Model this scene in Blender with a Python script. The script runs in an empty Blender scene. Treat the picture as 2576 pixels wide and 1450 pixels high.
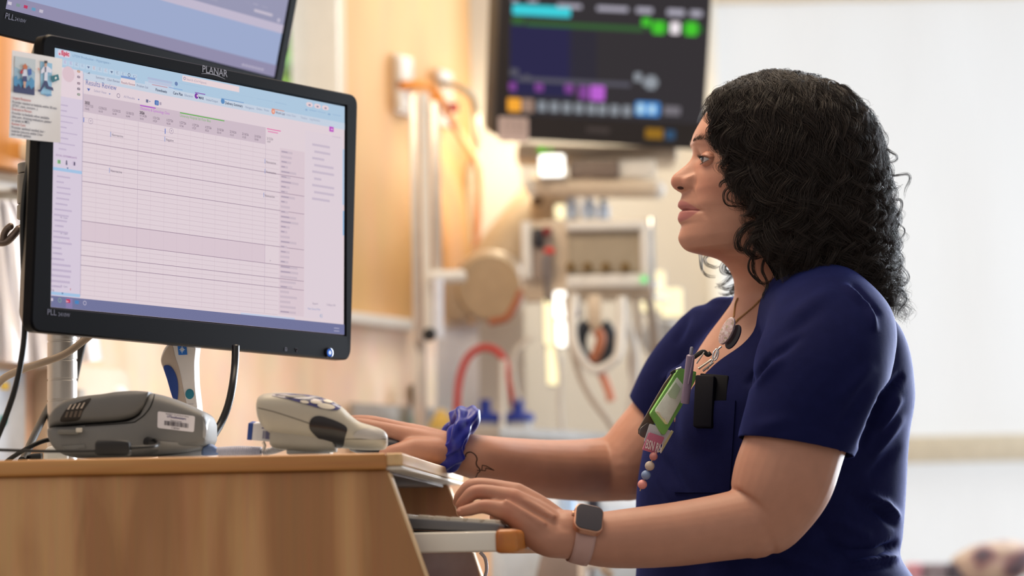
import bpy, bmesh, math, random
import numpy as np
from mathutils import Matrix, Vector, Euler
random.seed(7); rng = np.random.default_rng(11)
scn = bpy.context.scene
COL = scn.collection
PI = math.pi
R = math.radians

# ---------------------------------------------------------------- camera, world, light, exposure
FPX = 6214.0
CAM_Z = 1.0
PITCH, ROLL = R(6.2), R(-1.2)
camd = bpy.data.cameras.new('camera'); cam = bpy.data.objects.new('camera', camd); COL.objects.link(cam)
CM = Matrix.Translation((0, 0, CAM_Z)) @ Matrix.Rotation(PI/2 + PITCH, 4, 'X') @ Matrix.Rotation(ROLL, 4, 'Z')
cam.matrix_world = CM
camd.sensor_width = 36.0
camd.lens = 36.0 * FPX / 2576.0
camd.clip_start = 0.05; camd.clip_end = 60
camd.dof.use_dof = True
camd.dof.focus_distance = 3.05
camd.dof.aperture_fstop = 2.6
camd.dof.aperture_blades = 0
scn.camera = cam

wd = bpy.data.worlds.new('room_ambient'); scn.world = wd; wd.use_nodes = True
wd.node_tree.nodes['Background'].inputs[0].default_value = (1.0, 0.93, 0.88, 1)
wd.node_tree.nodes['Background'].inputs[1].default_value = 0.50

def area(name, loc, target, size, power, color, spread=PI):
    l = bpy.data.lights.new(name, 'AREA'); l.shape = 'RECTANGLE'; l.size, l.size_y = size
    l.energy = power; l.color = color; l.spread = spread
    o = bpy.data.objects.new(name, l); COL.objects.link(o); o.location = loc
    o.rotation_euler = (Vector(target) - Vector(loc)).to_track_quat('-Z', 'Y').to_euler()
    return o
area('ceiling_light', (-0.25, 3.2, 2.62), (-0.2, 3.2, 0), (0.9, 0.9), 30, (1.0, 0.80, 0.58))
area('corridor_light', (-1.6, 0.6, 2.5), (0.2, 3.2, 1.2), (1.6, 1.0), 9, (1.0, 0.84, 0.68))
area('window_daylight', (2.3, 5.6, 1.9), (0.35, 3.2, 1.25), (2.0, 1.8), 90, (0.80, 0.90, 1.0))
area('bed_head_light', (0.15, 5.55, 2.3), (-0.1, 5.4, 1.0), (0.7, 0.25), 7, (1.0, 0.82, 0.55))
area('left_window_daylight', (-.45, 5.35, 1.75), (.1, 4.6, 1.5), (0.9, 0.9), 14, (0.96, 0.98, 1.0))
area('added_bay_fill', (.55, 4.55, 2.65), (.35, 4.75, 0), (0.9, 0.7), 10, (1.0, 0.90, 0.76))  # unseen fill lamp added to brighten the background
area('added_rim_light', (1.35, 4.7, 1.5), (0.42, 3.25, 1.2), (0.8, 1.3), 40, (0.84, 0.91, 1.0), R(85))  # rim light added for her back; no window stands there

scn.view_settings.view_transform = 'Standard'; scn.view_settings.look = 'None'
scn.view_settings.gamma = 1.0; scn.view_settings.use_curve_mapping = False
scn.view_settings.exposure = 0.0
scn.cycles.use_denoising = True
scn.cycles.max_bounces = 8; scn.cycles.transparent_max_bounces = 12
scn.cycles.sample_clamp_indirect = 6.0

# ---------------------------------------------------------------- pixel geometry helpers
CAMO = Vector((0, 0, CAM_Z)); CR3 = CM.to_3x3()
def U(px, py, D):
    return CM @ Vector(((px-1288)/FPX*D, -(py-725)/FPX*D, -D))
def ray(px, py):
    return (CR3 @ Vector(((px-1288)/FPX, -(py-725)/FPX, -1.0)))
def onplane(px, py, p0, n):
    d = ray(px, py); t = (p0-CAMO).dot(n)/d.dot(n)
    return CAMO + d*t
CMI = CM.inverted()
def project(p):
    q = CMI @ Vector(p); return 1288+FPX*q.x/-q.z, 725-FPX*q.y/-q.z, -q.z
def project_np(P):
    M = np.array(CMI); q = P @ M[:3, :3].T + M[:3, 3]
    d = -q[:, 2]; return 1288+FPX*q[:, 0]/d, 725-FPX*q[:, 1]/d, d
area('over_bed_lamp', U(1300, 318, 5.02), U(1250, 520, 5.26), (0.14, 0.06), 1.0, (1.0, 0.88, 0.62))
def frame(o, x, y):
    x = Vector(x).normalized(); y = Vector(y); y = (y - x*y.dot(x)).normalized(); z = x.cross(y)
    return Matrix(((x.x, y.x, z.x, o[0]), (x.y, y.y, z.y, o[1]), (x.z, y.z, z.z, o[2]), (0, 0, 0, 1)))
XR, YU, ZB = CR3.col[0].copy(), CR3.col[1].copy(), CR3.col[2].copy()   # right, up, towards the viewer
def camframe(px, py, D, rz=0, ry=0, rx=0):
    """a frame standing at a point, turned by rz in the picture plane, ry about the upright, rx tilt"""
    return Matrix.Translation(U(px, py, D)) @ CR3.to_4x4() @ Matrix.Rotation(rz, 4, 'Z') @ Matrix.Rotation(ry, 4, 'Y') @ Matrix.Rotation(rx, 4, 'X')

# ---------------------------------------------------------------- materials
def lin(c):
    if isinstance(c, str):
        c = c.lstrip('#'); c = [int(c[i:i+2], 16)/255 for i in (0, 2, 4)]
    return tuple((x/12.92 if x <= .04045 else ((x+.055)/1.055)**2.4) for x in c)
def mat(name, col, rough=.5, metal=0.0, emit=None, estr=1.0, var=.06, vscale=30, bump=0.0, bscale=200, trans=0, alpha=1, coat=0, spec=.5, sss=0, ior=1.45, sheen=0):
    m = bpy.data.materials.new(name); m.use_nodes = True; nt = m.node_tree; N = nt.nodes; L = nt.links
    b = N['Principled BSDF']; c = lin(col)
    b.inputs['Roughness'].default_value = rough; b.inputs['Metallic'].default_value = metal
    b.inputs['Specular IOR Level'].default_value = spec; b.inputs['IOR'].default_value = ior
    b.inputs['Transmission Weight'].default_value = trans; b.inputs['Alpha'].default_value = alpha
    b.inputs['Coat Weight'].default_value = coat
    b.inputs['Sheen Weight'].default_value = sheen
    if sss:
        b.inputs['Subsurface Weight'].default_value = sss; b.inputs['Subsurface Radius'].default_value = (1, .35, .2); b.inputs['Subsurface Scale'].default_value = .012
    tc = N.new('ShaderNodeTexCoord')
    if var:
        n = N.new('ShaderNodeTexNoise'); n.inputs['Scale'].default_value = vscale; n.inputs['Detail'].default_value = 4
        L.new(tc.outputs['Object'], n.inputs['Vector'])
        r = N.new('ShaderNodeValToRGB'); L.new(n.outputs['Fac'], r.inputs['Fac'])
        r.color_ramp.elements[0].position = .3; r.color_ramp.elements[1].position = .7
        r.color_ramp.elements[0].color = tuple(max(0, x*(1-var)) for x in c)+(1,)
        r.color_ramp.elements[1].color = tuple(min(1, x*(1+var)) for x in c)+(1,)
        L.new(r.outputs['Color'], b.inputs['Base Color'])
    else:
        b.inputs['Base Color'].default_value = c+(1,)
    if bump:
        n2 = N.new('ShaderNodeTexNoise'); n2.inputs['Scale'].default_value = bscale; n2.inputs['Detail'].default_value = 3
        L.new(tc.outputs['Object'], n2.inputs['Vector'])
        bp = N.new('ShaderNodeBump'); bp.inputs['Strength'].default_value = bump; bp.inputs['Distance'].default_value = .002
        L.new(n2.outputs['Fac'], bp.inputs['Height']); L.new(bp.outputs['Normal'], b.inputs['Normal'])
    if emit is not None:
        b.inputs['Emission Color'].default_value = lin(emit)+(1,); b.inputs['Emission Strength'].default_value = estr
    return m
def glow(name, col, s=1.0):
    """a lit pixel of a screen, a lamp or a painted metal glint"""
    m = bpy.data.materials.new(name); m.use_nodes = True; nt = m.node_tree
    nt.nodes.remove(nt.nodes['Principled BSDF'])
    e = nt.nodes.new('ShaderNodeEmission'); e.inputs[0].default_value = lin(col)+(1,); e.inputs[1].default_value = s
    nt.links.new(e.outputs[0], nt.nodes['Material Output'].inputs[0])
    return m
_glow = {}
def G(col, s=1.0):
    k = (col, s)
    if k not in _glow: _glow[k] = glow('glow_pixel_'+col.strip('#'), col, s)
    return _glow[k]
def wood(name, c1, c2, rough=.4, scale=(9, 9, .7), dist=2.2, c3=None, coat=.15, band=1.0):
    m = bpy.data.materials.new(name); m.use_nodes = True; nt = m.node_tree; N = nt.nodes; L = nt.links
    b = N['Principled BSDF']; b.inputs['Roughness'].default_value = rough; b.inputs['Coat Weight'].default_value = coat
    tc = N.new('ShaderNodeTexCoord'); mp = N.new('ShaderNodeMapping'); mp.inputs['Scale'].default_value = scale
    L.new(tc.outputs['Object'], mp.inputs['Vector'])
    n = N.new('ShaderNodeTexNoise'); n.inputs['Scale'].default_value = 1.6*band; n.inputs['Detail'].default_value = 5; n.inputs['Distortion'].default_value = dist; n.inputs['Roughness'].default_value = .45
    L.new(mp.outputs[0], n.inputs['Vector'])
    r = N.new('ShaderNodeValToRGB'); L.new(n.outputs['Fac'], r.inputs['Fac'])
    e = r.color_ramp.elements; e[0].position = .38; e[0].color = lin(c1)+(1,); e[1].position = .62; e[1].color = lin(c2)+(1,)
    if c3:
        x = e.new(.5); x.color = lin(c3)+(1,)
    mp2 = N.new('ShaderNodeMapping'); mp2.inputs['Scale'].default_value = tuple(s*28 if s > 3 else s*8 for s in scale); L.new(tc.outputs['Object'], mp2.inputs['Vector'])
    n2 = N.new('ShaderNodeTexNoise'); n2.inputs['Scale'].default_value = 1.0; n2.inputs['Detail'].default_value = 3; L.new(mp2.outputs[0], n2.inputs['Vector'])
    mx = N.new('ShaderNodeMix'); mx.data_type = 'RGBA'; mx.blend_type = 'MULTIPLY'; mx.inputs['Factor'].default_value = .22
    L.new(r.outputs['Color'], mx.inputs[6]); L.new(n2.outputs['Color'], mx.inputs[7])
    hs = N.new('ShaderNodeHueSaturation'); hs.inputs['Value'].default_value = 1.14; L.new(mx.outputs[2], hs.inputs['Color'])
    L.new(hs.outputs[0], b.inputs['Base Color'])
    bp = N.new('ShaderNodeBump'); bp.inputs['Strength'].default_value = .12; bp.inputs['Distance'].default_value = .001
    L.new(n2.outputs['Fac'], bp.inputs['Height']); L.new(bp.outputs['Normal'], b.inputs['Normal'])
    return m

# ---------------------------------------------------------------- scene tree
_world = {}
def tag(o, label=None, cat=None, group=None, kind=None):
    if label: o['label'] = label
    if cat: o['category'] = cat
    if group: o['group'] = group
    if kind: o['kind'] = kind
    return o
def thing(name, loc, label, cat, group=None):
    o = bpy.data.objects.new(name, None); COL.objects.link(o); o.location = loc; o.empty_display_size = .03
    _world[o.name] = Matrix.Translation(loc)
    return tag(o, label, cat, group)
def link(name, me, parent=None):
    o = bpy.data.objects.new(name, me); COL.objects.link(o)
    if parent is not None:
        o.parent = parent; o.matrix_parent_inverse = _world.get(parent.name, Matrix()).inverted()
    return o

# ---------------------------------------------------------------- mesh builder
class MB:
    def __init__(s): s.v = []; s.f = []; s.mi = []
    def add(s, vs, fs, M=None, mi=0):
        o = len(s.v)
        if M is not None: vs = [M @ Vector(v) for v in vs]
        s.v.extend([tuple(v) for v in vs]); s.f.extend([tuple(i+o for i in f) for f in fs]); s.mi.extend([mi]*len(fs)); return s
    def bm(s, bm, M=None, mi=0):
        bm.verts.index_update()
        s.add([v.co.copy() for v in bm.verts], [[v.index for v in f.verts] for f in bm.faces], M, mi); bm.free(); return s
    def box(s, c, d, M=None, bev=0, seg=2, mi=0):
        bm = bmesh.new(); bmesh.ops.create_cube(bm, size=1)
        for v in bm.verts: v.co = Vector((v.co.x*d[0]+c[0], v.co.y*d[1]+c[1], v.co.z*d[2]+c[2]))
        if bev: bmesh.ops.bevel(bm, geom=bm.edges[:], offset=bev, segments=seg, profile=.5, affect='EDGES', clamp_overlap=True)
        return s.bm(bm, M, mi)
    def prism(s, poly, z0, z1, M=None, bev=0, seg=2, mi=0):
        bm = bmesh.new(); a = [bm.verts.new((x, y, z0)) for x, y in poly]; b = [bm.verts.new((x, y, z1)) for x, y in poly]
        n = len(poly); bm.faces.new(a[::-1]); bm.faces.new(b)
        for i in range(n): bm.faces.new((a[i], a[(i+1) % n], b[(i+1) % n], b[i]))
        bmesh.ops.recalc_face_normals(bm, faces=bm.faces[:])
        if bev: bmesh.ops.bevel(bm, geom=bm.edges[:], offset=bev, segments=seg, profile=.5, affect='EDGES', clamp_overlap=True)
        return s.bm(bm, M, mi)
    def tube(s, pts, r, seg=10, M=None, closed=False, mi=0, flat=1.0, up=None, caps=True):
        P = [Vector(p) for p in pts]; n = len(P)
        rr = list(r) if hasattr(r, '__len__') else [r]*n
        T = []
        for i in range(n):
            a = P[(i-1) % n] if (closed or i > 0) else P[i]; b = P[(i+1) % n] if (closed or i < n-1) else P[i]
            t = (b-a); T.append(t.normalized() if t.length > 1e-9 else Vector((0, 0, 1)))
        u = Vector(up) if up is not None else (Vector((0, 0, 1)) if abs(T[0].z) < .9 else Vector((1, 0, 0)))
        vs = []; fs = []
        for i in range(n):
            u = (u - T[i]*u.dot(T[i]))
            u = u.normalized() if u.length > 1e-6 else T[i].orthogonal().normalized()
            w = T[i].cross(u)
            for k in range(seg):
                a = 2*PI*k/seg; vs.append(P[i] + u*(math.cos(a)*rr[i]*flat) + w*(math.sin(a)*rr[i]))
        m = n if closed else n-1
        for i in range(m):
            j = (i+1) % n
            for k in range(seg):
                l = (k+1) % seg; fs.append((i*seg+k, i*seg+l, j*seg+l, j*seg+k))
        if not closed and caps:
            fs.append(tuple(range(seg))[::-1]); fs.append(tuple((n-1)*seg+k for k in range(seg)))
        return s.add(vs, fs, M, mi)
    def cyl(s, p0, p1, r0, r1=None, seg=20, M=None, mi=0):
        return s.tube([p0, p1], [r0, r0 if r1 is None else r1], seg, M, mi=mi)
    def lathe(s, prof, M=None, seg=32, mi=0):
        vs = []; fs = []; n = len(prof)
        for r, z in prof:
            for k in range(seg):
                a = 2*PI*k/seg; vs.append((r*math.cos(a), r*math.sin(a), z))
        for i in range(n-1):
            for k in range(seg):
                l = (k+1) % seg; fs.append((i*seg+k, i*seg+l, (i+1)*seg+l, (i+1)*seg+k))
        fs.append(tuple(range(seg))[::-1]); fs.append(tuple((n-1)*seg+k for k in range(seg)))
        return s.add(vs, fs, M, mi)
    def sphere(s, c, r, M=None, seg=20, rings=12, sc=(1, 1, 1), mi=0):
        bm = bmesh.new(); bmesh.ops.create_uvsphere(bm, u_segments=seg, v_segments=rings, radius=1)
        for v in bm.verts: v.co = Vector((v.co.x*r*sc[0]+c[0], v.co.y*r*sc[1]+c[1], v.co.z*r*sc[2]+c[2]))
        return s.bm(bm, M, mi)
    def grid(s, rows, closed_u=False, closed_v=False, M=None, mi=0, capends=False):
        """rows: list of equal-length lists of points"""
        n = len(rows); m = len(rows[0]); vs = [p for r in rows for p in r]; fs = []
        for i in range(n if closed_v else n-1):
            for k in range(m if closed_u else m-1):
                a = i*m+k; b = i*m+(k+1) % m; c = ((i+1) % n)*m+(k+1) % m; d = ((i+1) % n)*m+k
                fs.append((a, b, c, d))
        if capends and closed_u:
            fs.append(tuple(range(m))[::-1]); fs.append(tuple((n-1)*m+k for k in range(m)))
        return s.add(vs, fs, M, mi)
    def text(s, body, size, M, align='LEFT', bold=0.0, mi=0, sx=1.0, ext=0.0):
        cu = bpy.data.curves.new('t', 'FONT'); cu.body = body; cu.size = size; cu.align_x = align; cu.offset = bold*size; cu.resolution_u = 2; cu.extrude = ext
        o = bpy.data.objects.new('t', cu); COL.objects.link(o)
        dg = bpy.context.evaluated_depsgraph_get(); me = bpy.data.meshes.new_from_object(o.evaluated_get(dg))
        s.add([Vector((v.co.x*sx, v.co.y, v.co.z)) for v in me.vertices], [tuple(p.vertices) for p in me.polygons], M, mi)
        bpy.data.objects.remove(o); bpy.data.curves.remove(cu); bpy.data.meshes.remove(me); return s
    def mesh(s, name, mats, smooth=True, ang=40):
        me = bpy.data.meshes.new(name); me.from_pydata([tuple(v) for v in s.v], [], s.f)
        for m in (mats if isinstance(mats, (list, tuple)) else [mats]): me.materials.append(m)
        me.polygons.foreach_set('material_index', s.mi)
        if smooth:
            me.polygons.foreach_set('use_smooth', [True]*len(me.polygons)); me.update()
            if ang < 180: me.set_sharp_from_angle(angle=R(ang))
        me.update(); return me
    def build(s, name, mats, parent=None, smooth=True, ang=40):
        return link(name, s.mesh(name, mats, smooth, ang), parent)
def spline(pts, n=40, closed=False):
    """Catmull-Rom through points"""
    P = [np.array(p, float) for p in pts]; m = len(P); out = []
    segs = m if closed else m-1
    for i in range(segs):
        p0 = P[(i-1) % m] if (closed or i > 0) else 2*P[0]-P[1]; p1 = P[i]; p2 = P[(i+1) % m]; p3 = P[(i+2) % m] if (closed or i < m-2) else 2*P[-1]-P[-2]
        k = max(2, n//segs)
        for j in range(k):
            t = j/k; out.append(.5*((2*p1)+(-p0+p2)*t+(2*p0-5*p1+4*p2-p3)*t*t+(-p0+3*p1-3*p2+p3)*t**3))
    if not closed: out.append(P[-1])
    return [tuple(o) for o in out]
def smooth_interp(xs, ys, x):
    """monotone-ish cubic interpolation with numpy"""
    xs = np.asarray(xs, float); ys = np.asarray(ys, float); x = np.asarray(x, float)
    h = np.diff(xs); d = np.diff(ys)/h; m = np.empty_like(ys); m[0] = d[0]; m[-1] = d[-1]
    m[1:-1] = np.where(d[:-1]*d[1:] > 0, 2*d[:-1]*d[1:]/(d[:-1]+d[1:]+1e-12), 0)
    i = np.clip(np.searchsorted(xs, x)-1, 0, len(xs)-2); t = np.clip((x-xs[i])/h[i], 0, 1)
    return (2*t**3-3*t**2+1)*ys[i]+(t**3-2*t**2+t)*h[i]*m[i]+(-2*t**3+3*t**2)*ys[i+1]+(t**3-t**2)*h[i]*m[i+1]
def rrect(w, h, r, n=5, cx=0, cy=0):
    out = []
    for (sx, sy, a0) in ((1, 1, 0), (-1, 1, 90), (-1, -1, 180), (1, -1, 270)):
        for k in range(n+1):
            a = R(a0+90*k/n); out.append((cx+sx*(w/2-r)+r*math.cos(a), cy+sy*(h/2-r)+r*math.sin(a)))
    return out
def fuse(mb, voxel, iters=6, factor=.5):
    """union of overlapping solids into one continuous skin"""
    me = bpy.data.meshes.new('tmp'); me.from_pydata([tuple(v) for v in mb.v], [], mb.f); me.update()
    o = bpy.data.objects.new('tmp', me); COL.objects.link(o)
    m = o.modifiers.new('r', 'REMESH'); m.mode = 'VOXEL'; m.voxel_size = voxel
    s = o.modifiers.new('s', 'SMOOTH'); s.factor = factor; s.iterations = iters
    out = bpy.data.meshes.new_from_object(o.evaluated_get(bpy.context.evaluated_depsgraph_get()))
    bpy.data.objects.remove(o); bpy.data.meshes.remove(me)
    n = len(out.vertices); V = np.empty(n*3); out.vertices.foreach_get('co', V); V = V.reshape(-1, 3)
    F = [tuple(p.vertices) for p in out.polygons]; bpy.data.meshes.remove(out)
    return V, F
def chain(mb, pts, seg=20, sub=6):
    """sphere-swept limb: pts = [(vector, radius)]"""
    P = spline([tuple(p)+(r,) for p, r in pts], n=sub*(len(pts)-1))
    mb.tube([p[:3] for p in P], [p[3] for p in P], seg)
    for p in (P[0], P[-1]): mb.sphere(p[:3], p[3]*.995, seg=seg, rings=10)
# ================================================================ the room
def wframe(px, py, D, yaw=0.0, roll=0.0, tilt=0.0):
    """upright frame at a point: x right, y up, z to the viewer"""
    return Matrix.Translation(U(px, py, D)) @ Matrix.Rotation(yaw, 4, 'Z') @ Matrix.Rotation(PI/2, 4, 'X') @ Matrix.Rotation(roll, 4, 'Z') @ Matrix.Rotation(tilt, 4, 'X')
def sz(px, D): return px*D/FPX
def rbx(x0, y0, x1, y1, D, th, bev=.004, yaw=0, roll=0, mb=None, seg=2, mi=0, tilt=0, cz=0):
    """rounded box whose front face spans the pixels and that reaches back by th"""
    mb = mb or MB(); M = wframe((x0+x1)/2, (y0+y1)/2, D, yaw, roll, tilt)
    return mb.box((0, 0, -th/2+cz), (sz(abs(x1-x0), D)/max(.3, math.cos(yaw)), sz(abs(y1-y0), D), th), M, bev, seg, mi)
STRUCT = lambda o: tag(o, kind='structure')
HW0 = U(838, 700, 4.75); HWD = Vector((.52, .854, 0)).normalized(); HWN = Vector((HWD.y, -HWD.x, 0))
HYAW = math.atan2(HWD.y, HWD.x)
def hw(px, py, off=0.0): return onplane(px, py, HW0 + HWN*off, HWN)
def hframe(px, py, off=0.0):
    return frame(hw(px, py, off), HWD, (0, 0, 1))
def hpoly(name, pts, off, th, m, bev=0, parent=None):
    """a panel on the head wall: outline in pixels, th thick, standing off the wall"""
    o = hw(*pts[0], off); F = frame(o, HWD, (0, 0, 1)); Fi = F.inverted()
    pl = [(Fi @ hw(x, y, off)) for x, y in pts]
    return MB().prism([(p.x, p.y) for p in pl][::-1], -th, 0, F, bev).build(name, m, parent)
WALLP = mat('cream_wall_paint', (.86, .80, .71), rough=.8, var=.03, vscale=3)
GREYP = mat('pale_grey_wall_paint', (.80, .775, .74), rough=.85, var=.03, vscale=3)
LAMW = wood('honey_laminate', (.88, .715, .51), (.79, .58, .34), scale=(2.0, 2.0, .5), dist=.8, c3=(.86, .685, .475), rough=.6, band=1.2, coat=0)
LAMB = wood('pale_laminate', (.95, .85, .765), (.90, .785, .685), scale=(3, 3, 1.6), dist=.7, rough=.65, band=1.5, coat=0)
FLOORM = mat('grey_vinyl_floor', (.62, .58, .54), rough=.45, var=.08, vscale=6)
WHITEP = mat('white_plastic', (.88, .87, .85), rough=.45, var=.02)
FRAMEW = mat('white_window_frame', (.93, .92, .89), rough=.4, var=.02)
BEIGEP = mat('beige_plastic', (.82, .75, .66), rough=.45, var=.03)
TANP = mat('tan_metal_enamel', (.70, .62, .52), rough=.4, var=.04)
ALU = mat('brushed_aluminium', (.82, .78, .74), rough=.32, metal=.6, var=.05)
CHROME = mat('chrome', (.9, .9, .9), rough=.12, metal=1, var=0)
BLACKP = mat('black_plastic', (.055, .055, .07), rough=.38, var=.05)
DARKG = mat('dark_grey_plastic', (.16, .16, .19), rough=.45, var=.05)
BLUEP = mat('royal_blue_plastic', (.10, .20, .58), rough=.4, var=.04)
REDP = mat('red_rubber_hose', (.78, .22, .20), rough=.45, var=.05)
ORNG = mat('orange_rubber_hose', (.95, .62, .24), rough=.45, var=.08, vscale=6)
PEACH = mat('peach_rubber_hose', (.86, .60, .44), rough=.5, var=.06)
CLEARW = mat('milky_clear_plastic', (.90, .91, .93), rough=.25, trans=.35, var=.02)

# floor, back wall with the shaded window, head wall with the left window
fl = MB(); fl.box((0, 2.5, -.05), (8, 9.5, .1)); STRUCT(fl.build('floor', FLOORM))
BY = U(1500, 700, 6.05).y
def bpt(px, py): return onplane(px, py, Vector((0, BY, 0)), Vector((0, -1, 0)))
xa, xb_, xr_ = bpt(1120, 700).x, bpt(1806, 500).x, 2.6
ztop = bpt(1900, 12).z
wb = MB(); wb.box(((xa+xb_)/2, BY+.06, 1.4), (xb_-xa, .12, 2.8)); wb.box(((xb_+xr_)/2, BY+.06, (ztop+2.8)/2), (xr_-xb_, .12, 2.8-ztop))
zlow = bpt(2400, 1425).z
wb.box(((xb_+xr_)/2, BY+.06, zlow/2), (xr_-xb_, .12, zlow)); STRUCT(wb.build('wall_back', GREYP))
# roller shades; the daylight through the cloth is put in as emission
def shade_mat():
    m = mat('daylit_shade_cloth', (.55, .55, .55), rough=.9, var=0); nt = m.node_tree; N = nt.nodes; L = nt.links; b = N['Principled BSDF']
    tc = N.new('ShaderNodeTexCoord'); mp = N.new('ShaderNodeMapping'); mp.inputs['Scale'].default_value = (60, 1, 5); L.new(tc.outputs['Object'], mp.inputs[0])
    n = N.new('ShaderNodeTexNoise'); n.inputs['Scale'].default_value = 1; n.inputs['Detail'].default_value = 4; L.new(mp.outputs[0], n.inputs[0])
    r = N.new('ShaderNodeValToRGB'); L.new(n.outputs['Fac'], r.inputs[0]); r.color_ramp.elements[0].color = lin((.905, .915, .925))+(1,); r.color_ramp.elements[1].color = lin((.935, .945, .955))+(1,)
    L.new(r.outputs[0], b.inputs['Emission Color']); b.inputs['Emission Strength'].default_value = .72
    return m
SHADE = shade_mat()
w2 = thing('window_2', bpt(2200, 1100), None, None); STRUCT(w2)
zr0, zr1 = bpt(2420, 1165).z, bpt(2420, 1098).z
MB().box(((xb_+xr_)/2, BY-.045, (zr0+zr1)/2), (xr_-xb_+.02, .05, zr1-zr0), bev=.004).build('window_rail', mat('putty_rail_paint', (.80, .77, .70), rough=.7), w2)
MB().box((xb_-.012, BY-.03, (zlow+ztop)/2), (.03, .06, ztop-zlow+.04), bev=.004).build('window_frame', FRAMEW, w2)
MB().box(((xb_+xr_)/2, BY-.03, ztop+.03), (xr_-xb_, .10, .06), bev=.01).build('shade_cassette', WALLP, w2)
def shade(z0, z1, lab):
    g = []
    for i in range(9):
        z = z0+(z1-z0)*i/8
        g.append([(xb_+(xr_-xb_)*k/60, BY-.012+.004*math.sin(k*.9)*math.sin(i*.5+.3), z) for k in range(61)])
    m = MB(); m.grid(g); m.grid([[(x, y+.006, z) for x, y, z in r] for r in g])
    o = m.build('roller_shade', SHADE, ang=180); tag(o, lab, 'window shade')
    return o
shade(zr1-.01, ztop+.02, 'tall white daylit roller shade above the putty window rail')
shade(zlow-.02, zr0+.01, 'white daylit lower shade under the putty window rail')
# header band of warm painted wall over the monitor
# head wall
def hx(px, py): return (frame(HW0, HWD, (0, 0, 1)).inverted() @ hw(px, py))
HF = frame(HW0, HWD, (0, 0, 1))
a0, a1, a2, a3 = hx(30, 300).x, hx(830, 100).x, 0.0, hx(1190, 400).x
zA, zB = hx(400, 445).y, hx(960, 812).y
lft = a0-1.3
zc = 2.8-HW0.z; zf = -HW0.z
wl = MB()
wl.box(((lft+a1)/2, (zA+zB)/2-.0, -.04), (a1-lft, zA-zB, .08), HF)             # under the left window
wl.box(((lft+a0)/2, (zA+zc)/2, -.04), (a0-lft, zc-zA, .08), HF)
wl.box(((a0+a1)/2, zc-.2, -.04), (a1-a0, .4, .08), HF)
STRUCT(wl.build('wall_left', WALLP))
wp = MB(); wp.box(((a1+a3)/2, (zB+zc)/2, -.04), (a3-a1, zc-zB, .08), HF, bev=.003); STRUCT(wp.build('wall_head', LAMW))
wq = MB(); wq.box(((lft+a3)/2, (zB+zf)/2, -.045), (a3-lft, zB-zf, .08), HF, bev=.003); STRUCT(wq.build('wall_head_lower', LAMB))
# return from the head wall to the back wall
e1 = HF @ Vector((a3, 0, 0)); m = MB(); m.box((e1.x+.05, (e1.y+BY)/2, 1.4), (.1, BY-e1.y, 2.8)); STRUCT(m.build('wall_return', GREYP))
# handrail strip
m = MB(); m.box(((hx(300, 700).x+hx(1034, 820).x)/2, zB, .012), (hx(1034, 820).x-hx(300, 700).x, .022, .026), HF, bev=.004); STRUCT(m.build('trim_1', WHITEP))
# left window
w1 = thing('window_1', hw(500, 300), None, None); STRUCT(w1)
fr = MB(); zt1 = zc-.42
a1b = hx(838, 100).x
m = MB(); m.box((a1-.001, (zA+zt1)/2, -.034), (.012, zt1-zA, .112), HF, bev=.004); m.build('window_frame', FRAMEW, w1)
m = MB(); m.box((a1+.014, (zA+zt1)/2, .008), (.034, zt1-zA+.06, .018), HF, bev=.004); m.build('window_casing', WALLP, w1)
m = MB(); m.box(((a0+hx(98, 300).x)/2-.004, (zA+zt1)/2, .0), (hx(98, 300).x-a0, zt1-zA, .06), HF, bev=.006); m.build('window_frame', FRAMEW, w1)
m = MB(); m.box(((a0+a1)/2-.10, zA-.012, .03), (a1-a0-.14, .03, .14), HF, bev=.006); m.build('window_sill', WALLP, w1)
m = MB(); m.box(((a0+a1)/2, (zA+zt1)/2, -.05), (a1-a0, zt1-zA, .006), HF); m.build('pane', mat('window_glass', (.9, .95, .95), rough=.02, var=0, alpha=.06), w1)
m = MB(); b0 = hx(-10, 250).x; b1 = hx(37, 250).x; m.box(((b0-.06+b1)/2, (hx(20, 438).y+zc)/2, .02), (b1-b0+.06, zc-hx(20, 438).y, .05), HF, bev=.004)
STRUCT(m.build('trim_2', wood('golden_trim_wood', (.80, .56, .28), (.72, .47, .20), scale=(10, 10, .8))))
# outdoors beyond the left window
STRUCT(MB().box((-3.6, 10.5, 2.0), (5.4, .1, 5.0)).build('outdoor_bright_panel', mat('outdoor_white', (.92, .92, .90), rough=.9, var=.03, vscale=2)))  # panel added to give the overexposed white outdoors
area('outdoor_daylight', (-4.6, 6.6, 3.6), (-2.8, 10.5, 1.9), (2.0, 2.0), 620, (.97, .99, 1.0))
tr = thing('garden_tree', U(742, 185, 7.6) - Vector((0, 0, U(742, 185, 7.6).z)), 'bright green leafy tree outside behind the window at the monitors', 'tree')
LEAFG = mat('spring_green_leaf', (.60, .82, .12), rough=.6, var=.3, vscale=9); LEAFD = mat('soft_green_leaf', (.42, .66, .30), rough=.6, var=.3, vscale=9)
c0 = HF.inverted() @ U(742, 185, 7.6); c1 = HF.inverted() @ U(742, 70, 7.6)
MB().tube([HF @ Vector((c0.x, -HW0.z, c0.z)), HF @ Vector((c0.x+.02, 0, c0.z)), HF @ Vector((c0.x, c1.y, c0.z))], [.07, .05, .02], 10).build('trunk', mat('brown_bark', (.36, .28, .2), rough=.9), tr)
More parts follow.
